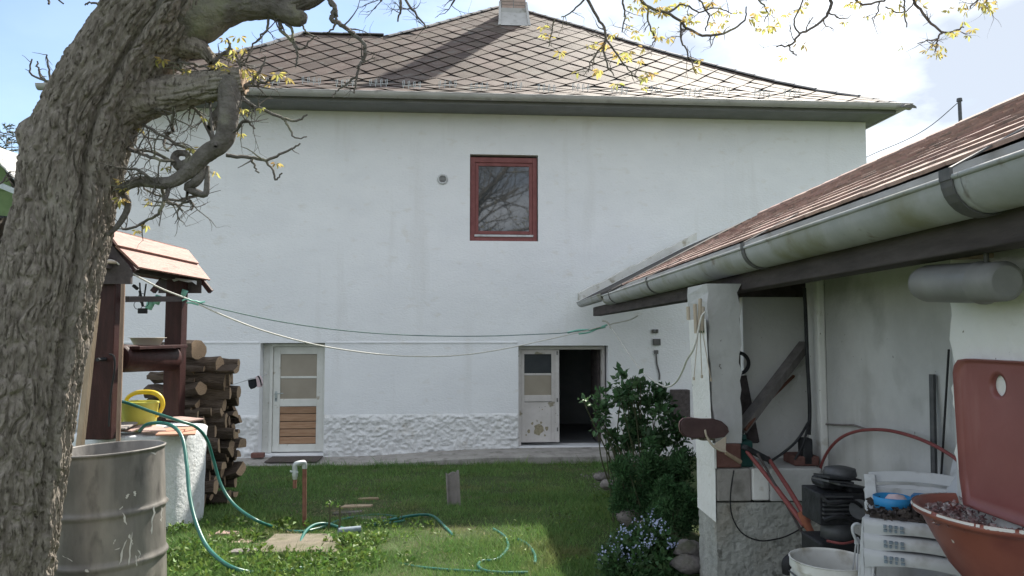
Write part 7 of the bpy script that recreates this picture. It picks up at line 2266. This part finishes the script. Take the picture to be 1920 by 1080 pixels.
def slab():
    V = [p + Vector((0, 0, .035)) for p in SLAB_P]
    mb = MB(); mb.add(V + [p - Vector((0, 0, .09)) for p in V], [(0, 1, 2, 3), (0, 4, 5, 1), (1, 5, 6, 2), (2, 6, 7, 3), (3, 7, 4, 0)])
    tag(mb.build('paving_slab', 'slab_stone', bevel=.012, loc=SLAB_C), 'worn brownish concrete slab lying in the weeds below the tap', 'paving slab')
    q = random.Random(6)
    for k, (px, py, sx, sy, h, m, lab) in enumerate(((670, 952, .16, .05, .03, 'pale_wood', 'pale weathered board on the bare earth behind the dry stems'), (690, 938, .12, .04, .03, 'straw', 'short straw coloured board beyond the pale one'), (650, 965, .13, .05, .035, 'stone', 'flat grey stone on the bare earth left of the ridge tile'),
                                               (695, 975, .14, .05, .03, 'stone', 'long flat grey stone under the green hose'), (425, 1003, .10, .06, .03, 'clay_tile', 'broken brown tile in the weeds before the well'), (450, 1020, .09, .06, .03, 'clay_tile', 'second broken brown tile nearer the slab'), (458, 1042, .10, .05, .05, 'stone', 'dark stone at the left end of the slab'))):
        p = gnd(px, py); mb = MB()
        pts = [(sx * c * q.uniform(.8, 1.1), sy * s * q.uniform(.8, 1.1)) for c, s in ((-1, -.8), (0, -1), (1, -.7), (1.05, .6), (.2, 1), (-.9, .9))]
        mb.prism(pts, h, Matrix.Translation(p + Vector((0, 0, -.005))) @ Matrix.Rotation(q.uniform(-.3, .3), 4, 'Z')); tag(mb.build('board' if 'board' in lab else 'stone' if 'stone' in lab else 'tile_shard', m, bevel=.006, loc=p), lab, 'board' if 'board' in lab else 'stone' if 'stone' in lab else 'tile shard')
    for k, (px, y0, y1, lab) in enumerate(((618, 945, 995, 'left of two dry upright stems with pale young leaves by the tap'), (637, 948, 1002, 'right of two dry upright stems near the tap, darker'))):
        b = gnd(px - 2, y1); t = at(px, y0, b.y)
        o = thing('dry_stem', b, lab, 'stem', 'dry stems by the tap')
        mb = MB(); mb.tube([b, (b + t) / 2 + Vector((.006, 0, 0)), t], [.011, .010, .008], 8); mb.build('stalk', 'stem', o)
        rgn = np.random.default_rng(k)
        def pf(g_, n_): return np.array([list(t + Vector((g_.normal(0, .015), g_.normal(0, .015), g_.uniform(-.03, .01)))) for _ in range(n_)]), g_.normal(0, 1, (n_, 3))
        V, Fq = leaves(9 if k == 0 else 5, pf, .035, rgn, up=.5); npmesh('leaves', V, Fq, 'weed', o)
slab()
# cloths on the wire beside the boarded door
def cloths():
    Y = 10.6
    w0, w1 = at(428, 724, Y), at(492, 706, Y)
    W = line('wire', [(418, 728, 10.4), (440, 720, Y), (466, 712, Y), (490, 707, Y), (500, 700, 11.2)], .007, 'white_plastic', 'thin pale wire from the firewood stack to the boarded door', 'wire')
    def sheet(name, pix, m, th, label, cat, Yc=Y):
        P = [at(x, y, Yc) for x, y in pix]; n = len(P)
        mb = MB(); mb.add(P + [p + Vector((0, th, 0)) for p in P], [tuple(range(n)), tuple(range(2 * n - 1, n - 1, -1))] + [(i, n + i, n + (i + 1) % n, (i + 1) % n) for i in range(n)])
        return tag(mb.build(name, m, bevel=.004, loc=P[0]), label, cat)
    sheet('glove', [(464, 711), (473, 709), (479, 708), (480, 716), (481, 724), (476, 728), (470, 730), (466, 724), (465, 716)], 'cloth_black', .04, 'black glove hanging on the thin wire beside the boarded door', 'glove')
    o = sheet('glove', [(479, 706), (487, 704), (490, 710), (492, 720), (489, 726), (482, 726), (481, 716)], 'cloth_pink', .035, 'pale pink glove with black edge hanging next to the black glove', 'glove', Y - .05)
    mb = MB(); mb.tube(spline([at(x, y, Y - .09) for x, y in ((483, 705), (486, 708), (489, 716), (490, 723))], 4), .011, 6); mb.build('black_edge', 'cloth_black', o)
    sheet('rag', [(430, 726), (436, 723), (444, 724), (448, 735), (451, 742), (447, 746), (444, 742), (440, 733), (442, 745), (436, 740)], 'cloth_grey', .02, 'grey translucent rag hanging on the wire over the log ends', 'rag')
cloths()

# ================================================================ PLANTS ON THE RIGHT
def blob(spots):
    def pf(g_, n_):
        w = np.array([s[3] ** 2 for s in spots]); w = w / w.sum()
        k = g_.choice(len(spots), n_, p=w)
        d = g_.normal(0, 1, (n_, 3)); d /= np.linalg.norm(d, axis=1)[:, None]
        r = g_.random(n_) ** .38
        C = np.array([[s[0], s[1], s[2]] for s in spots])[k]; rad = np.array([[s[3], s[3], s[3] * (s[4] if len(s) > 4 else 1)] for s in spots])[k]
        return C + d * rad * r[:, None], d
    return pf
def shrub(name, label, cat, base, spots, n, size, m, seed, stems=8, up=.3, aspect=.5, tf=(9, .34)):
    o = thing(name, base, label, cat)
    rgn = np.random.default_rng(seed)
    V, Fq = leaves(n, blob(tufts(spots, tf[0], tf[1], seed)), size, rgn, up=up, aspect=aspect)
    keep = V[Fq[:n, 0], 2] > base.z + .01
    npmesh('foliage', V, Fq, m, o, kind='stuff')
    q = random.Random(seed); mb = MB()
    for _ in range(stems):
        s = q.choice(spots); t = Vector((s[0] + q.gauss(0, s[3] * .4), s[1] + q.gauss(0, s[3] * .4), s[2] + s[3] * q.uniform(-.2, .6)))
        b = base + Vector((q.gauss(0, .06), q.gauss(0, .06), -.03)); mid = (b + t) / 2 + Vector((q.gauss(0, .05), q.gauss(0, .05), .05))
        mb.tube(spline([b, mid, t], 4), [.010 - .0008 * i for i in range(9)], 6)
    mb.build('stems', 'stem', o, kind='stuff')
    return o
def tufts(spots, k, f, seed, spread=1.0):
    q = random.Random(seed); out = []
    for s in spots:
        for _ in range(k):
            v = Vector((q.gauss(0, 1), q.gauss(0, 1), q.gauss(0.25, 1))).normalized() * s[3] * q.uniform(.45, 1.12) * spread
            out.append((s[0] + v.x, s[1] + v.y, s[2] + v.z, s[3] * f * q.uniform(.5, 1.5), q.uniform(.9, 1.8)))
    return out
def px_blob(lst, Y):
    out = []
    for x, y, r, *rest in lst:
        yy = Y + (rest[0] if rest else 0); p = at(x, y, yy); out.append((p.x, p.y, p.z, r / F * yy, rest[1] if len(rest) > 1 else 1))
    return out
b = gnd(1200, 985); b.y = 6.9; b.x = at(1195, 900, 6.9).x; b.z = gz(6.9)
shrub('rose_bush', 'tall loose leafy bush in front of the open cellar door', 'bush', b, px_blob([(1165, 730, 24, 0), (1150, 765, 26, -.1), (1180, 780, 34, .1), (1210, 745, 34, .2), (1235, 775, 36, .1), (1215, 810, 44, 0), (1170, 820, 32, -.1), (1255, 815, 36, .2), (1112, 757, 13, -.2), (1128, 775, 16, -.15), (1122, 795, 12, -.2), (1095, 752, 7, -.2), (1165, 708, 11, 0), (1195, 712, 12, 0), (1240, 735, 20, .2), (1270, 800, 24, .2), (1190, 845, 40, 0), (1240, 850, 38, .1), (1140, 815, 12, 0)], 6.9), 2100, .064, 'rose_leaf', 3, stems=34, up=.25, aspect=.6, tf=(6, .30))
b = Vector((at(1205, 900, 6.0).x, 6.0, gz(6.0)))
shrub('evergreen_shrub', 'low dark evergreen shrub with dense fine foliage below the tall bush', 'shrub', b, px_blob([(1180, 885, 34), (1215, 875, 38, .1), (1250, 880, 36, .1), (1285, 885, 34, .2), (1185, 930, 36), (1225, 930, 42, .1), (1270, 925, 38, .2), (1165, 905, 22), (1172, 955, 28), (1215, 965, 36)], 6.0), 15000, .034, 'conifer_leaf', 5, stems=8, up=.7, aspect=.3)
b = Vector((at(1262, 1000, 5.3).x, 5.3, gz(5.3)))
shrub('evergreen_shrub', 'smaller round evergreen shrub close to the shed wall', 'shrub', b, px_blob([(1255, 930, 26), (1280, 945, 30, .0), (1250, 960, 28), (1275, 975, 30), (1240, 945, 18)], 5.3), 7000, .030, 'conifer_leaf', 6, stems=5, up=.6, aspect=.3)
b = Vector((at(1195, 1040, 5.0).x, 5.0, gz(5.0)))
o = shrub('flower_clump', 'low clump of green leaves with many small pale blue flowers', 'flowers', b, px_blob([(1150, 1040, 26, 0), (1180, 1025, 34, .1), (1215, 1030, 36, .1), (1250, 1045, 30, .1), (1170, 1070, 36, -.1), (1220, 1075, 40, -.1), (1265, 1075, 30, -.05), (1200, 1000, 22, .2), (1140, 1070, 20, -.1), (1235, 1005, 20, .2)], 5.0), 2600, .045, 'mint_leaf', 8, stems=6, up=.3, aspect=.62)
def flowers(o):
    rgn = np.random.default_rng(4)
    spots = [s for s in px_blob([(1150, 1015, 14), (1175, 992, 16), (1200, 985, 16), (1225, 975, 16), (1165, 1000, 14), (1190, 1040, 22), (1160, 1035, 16), (1130, 1035, 12), (1140, 1055, 12), (1215, 1010, 18), (1240, 985, 14), (1180, 1060, 16), (1260, 1020, 12), (1222, 960, 10, .4), (1125, 1045, 8)], 4.9)]
    P, D = blob(spots)(rgn, 330)
    V, Fs, k = [], [], 0
    for p in P:
        nx = rgn.normal(0, 1, 3); nx[1] -= 1.2; nx[2] += .8; nx /= np.linalg.norm(nx)
        a = np.cross(nx, [0, 0, 1.0]); a /= np.linalg.norm(a); c = np.cross(nx, a); r = rgn.uniform(.005, .0095)
        V.append(p + nx * .001)
        for i in range(10):
            rr = r * (1 if i % 2 == 0 else .55); t = 2 * math.pi * i / 10; V.append(p + (a * math.cos(t) + c * math.sin(t)) * rr)
        Fs += [(k, k + 1 + i, k + 1 + (i + 1) % 10) for i in range(10)]; k += 11
    npmesh('blossoms', np.array(V), np.array(Fs), 'blue_petal', o, kind='stuff')
flowers(o)
def rocks():
    q = random.Random(3)
    for px, py, Y, s, lab in ((1186, 968, 6.0, .10, 'pale rough stone between dark shrub and blue flowers'), (1206, 962, 6.1, .10, 'second pale stone right behind the blue flowers'), (1215, 985, 5.6, .07, 'small stone sunk among the blue flowers'), (1290, 1027, 4.9, .075, 'upper grey stone against the shed wall corner'), (1290, 1055, 4.85, .085, 'lower grey stone against the shed wall corner'), (1128, 893, 8.4, .07, 'light flat stone at the edge of the lawn before the tall bush'), (1140, 906, 8.0, .07, 'light stone on the lawn edge nearest the dark shrub')):
        p = at(px, py, Y); 
        if py > 955 or py < 920: pass
        n, m = 12, 8; V = []
        for j in range(m + 1):
            for k in range(n):
                a, t = 2 * math.pi * k / n, math.pi * j / m; V.append((math.cos(a) * math.sin(t), math.sin(a) * math.sin(t), math.cos(t)))
        V = np.array(V); h = fbm(V * 1.3 + q.uniform(0, 99), 3)
        h2 = fbm(V * 3.1 + q.uniform(0, 99), 3); V = V * (.35 + .9 * h + .5 * h2)[:, None] * np.array([s * 1.25, s, s * .72])
        V = V + np.array([p.x, p.y, p.z - .01])
        Fq = np.array([(j * n + k, (j + 1) * n + k, (j + 1) * n + (k + 1) % n, j * n + (k + 1) % n) for j in range(m) for k in range(n)])
        tag(npmesh('stone', V, Fq, 'stone', loc=p), lab, 'stone', 'stones in the shrub bed')
rocks()
# leafy sprigs hanging over wood, gravel under shrubs
def gravel():
    rgn = np.random.default_rng(5); V, Fs, k = [], [], 0
    c = gnd(1140, 900)
    for _ in range(260):
        x, y = c.x + rgn.normal(0, .12), c.y + rgn.normal(0, .45); r = rgn.uniform(.008, .022); z = gz(y)
        P = np.array([(1, 0, 0), (0, 1, 0), (-1, 0, 0), (0, -1, 0), (0, 0, .8)]) * r * rgn.uniform(.7, 1.3, (5, 3)) + np.array([x, y, z + .004])
        V.append(P); Fs += [(k, k + 1, k + 4), (k + 1, k + 2, k + 4), (k + 2, k + 3, k + 4), (k + 3, k, k + 4)]; k += 5
    npmesh('gravel', np.concatenate(V), np.array(Fs), 'stone', kind='stuff')
gravel()
mb = MB(); p = gnd(1132, 916); c = p + Vector((0, 0, .05))
for i in range(8):
    a = i * .785; mb.add([c, c + Vector((.03 * math.cos(a - .3), -.01, .03 * math.sin(a - .3))), c + Vector((.045 * math.cos(a), -.012, .045 * math.sin(a))), c + Vector((.03 * math.cos(a + .3), -.01, .03 * math.sin(a + .3)))], [(0, 1, 2, 3)])
mb.tube([p, c], .004, 5); tag(mb.build('yellow_flower', 'yellow_handle', loc=p), 'single small yellow flower at the edge of the shrub bed', 'flower')

# ================================================================ NEIGHBOUR ON THE LEFT
def neighbour():
    Y = 15.0
    c = at(0, 380, Y)
    Nn = thing('green_house', (c.x - 2.5, Y + 2, GB), 'green rendered house with pale grey roof glimpsed left of the tree', 'house')
    xr = at(52, 400, Y).x; ze = at(40, 352, Y).z
    mb = MB(); mb.box(xr - 6, xr - .3, Y, Y + 7, -.6, ze - .02); mb.build('wall', 'green_wall', Nn)
    e0 = at(52, 362, Y - .5); r0 = at(-40, 262, Y - .5)
    dx = e0.x - r0.x; dz = r0.z - e0.z
    mb = MB()
    N_ = 9
    for i in range(N_):
        t0, t1 = i / N_, (i + 1) / N_
        a = (r0.x + dx * t0, r0.z - dz * t0); b = (r0.x + dx * t1, r0.z - dz * t1 + .02)
        mb.add([(a[0], Y - .5, a[1]), (b[0], Y - .5, b[1]), (b[0], Y + 7.4, b[1]), (a[0], Y + 7.4, a[1]), (a[0], Y - .5, a[1] - .04), (b[0], Y - .5, b[1] - .04), (b[0], Y + 7.4, b[1] - .04), (a[0], Y + 7.4, a[1] - .04)],
               [(3, 2, 1, 0), (4, 5, 6, 7), (0, 1, 5, 4), (1, 2, 6, 5), (2, 3, 7, 6), (3, 0, 4, 7)])
    mb.add([(r0.x - .001, Y - .5, r0.z), (r0.x - .001, Y + 7.4, r0.z), (r0.x - dx - 3, Y + 7.4, e0.z - 1), (r0.x - dx - 3, Y - .5, e0.z - 1)], [(0, 1, 2, 3)])
    mb.build('roof', 'pale_roof', Nn)
    mb = MB(); mb.add([(r0.x, Y - .02, r0.z - .06), (xr - .3, Y - .02, ze - .06), (xr - 6, Y - .02, ze - .06)], [(0, 2, 1)]); mb.build('gable', 'green_wall', Nn)
    mb = MB(); g0, g1 = at(-40, 330, Y - .55), at(50, 368, Y - .55); mb.bar(g0, g1, .12, .10); mb.build('eave_board', 'galv', Nn)
    for y in (408, 432):
        mb = MB(); a, b = at(-30, y - 3, Y - .1), at(40, y + 3, Y - .1); mb.tube([a, b], .04, 8); mb.build('pipe', 'iron', Nn)
neighbour()
def conifer():
    Y = 20; b = at(2, 500, Y); base = Vector((b.x, Y, GB))
    T = thing('conifer_tree', base, 'dark conifer top behind the pale grey roof', 'tree')
    top = at(-2, 236, Y)
    mb = MB(); mb.tube([base, top], [.16, .02], 8); mb.build('trunk', 'bark', T)
    rgn = np.random.default_rng(7); q = random.Random(8); mb = MB(); V, Fs, k = [], [], 0
    H = top.z - base.z
    for i in range(150):
        t = 1 - (i / 150) * .62; z = base.z + H * t
        L = (1 - t) * 2.1 + .22; a = q.uniform(0, 6.28); d = Vector((math.cos(a), math.sin(a), q.uniform(-.1, .45))); p0 = Vector((base.x, Y, z)) 
        p1 = p0 + d * L * q.uniform(.6, 1.1); mb.tube([p0, p1], [.016, .006], 4, cap=False)
        n = int(26 * L) + 8
        for j in range(n):
            s = q.uniform(.15, 1); c = p0 + (p1 - p0) * s
            dd = Vector((q.gauss(0, 1), q.gauss(0, 1), q.gauss(0, .8))).normalized() * q.uniform(.06, .13); w = Vector((q.gauss(0, 1), q.gauss(0, 1), q.gauss(0, 1))).normalized() * .016
            V += [c - w, c + w, c + dd]; Fs.append((k, k + 1, k + 2)); k += 3
    mb.build('branches', 'bark', T, kind='stuff')
    npmesh('crown', np.array([list(v) for v in V]), np.array(Fs), 'needle', T, kind='stuff')
conifer()
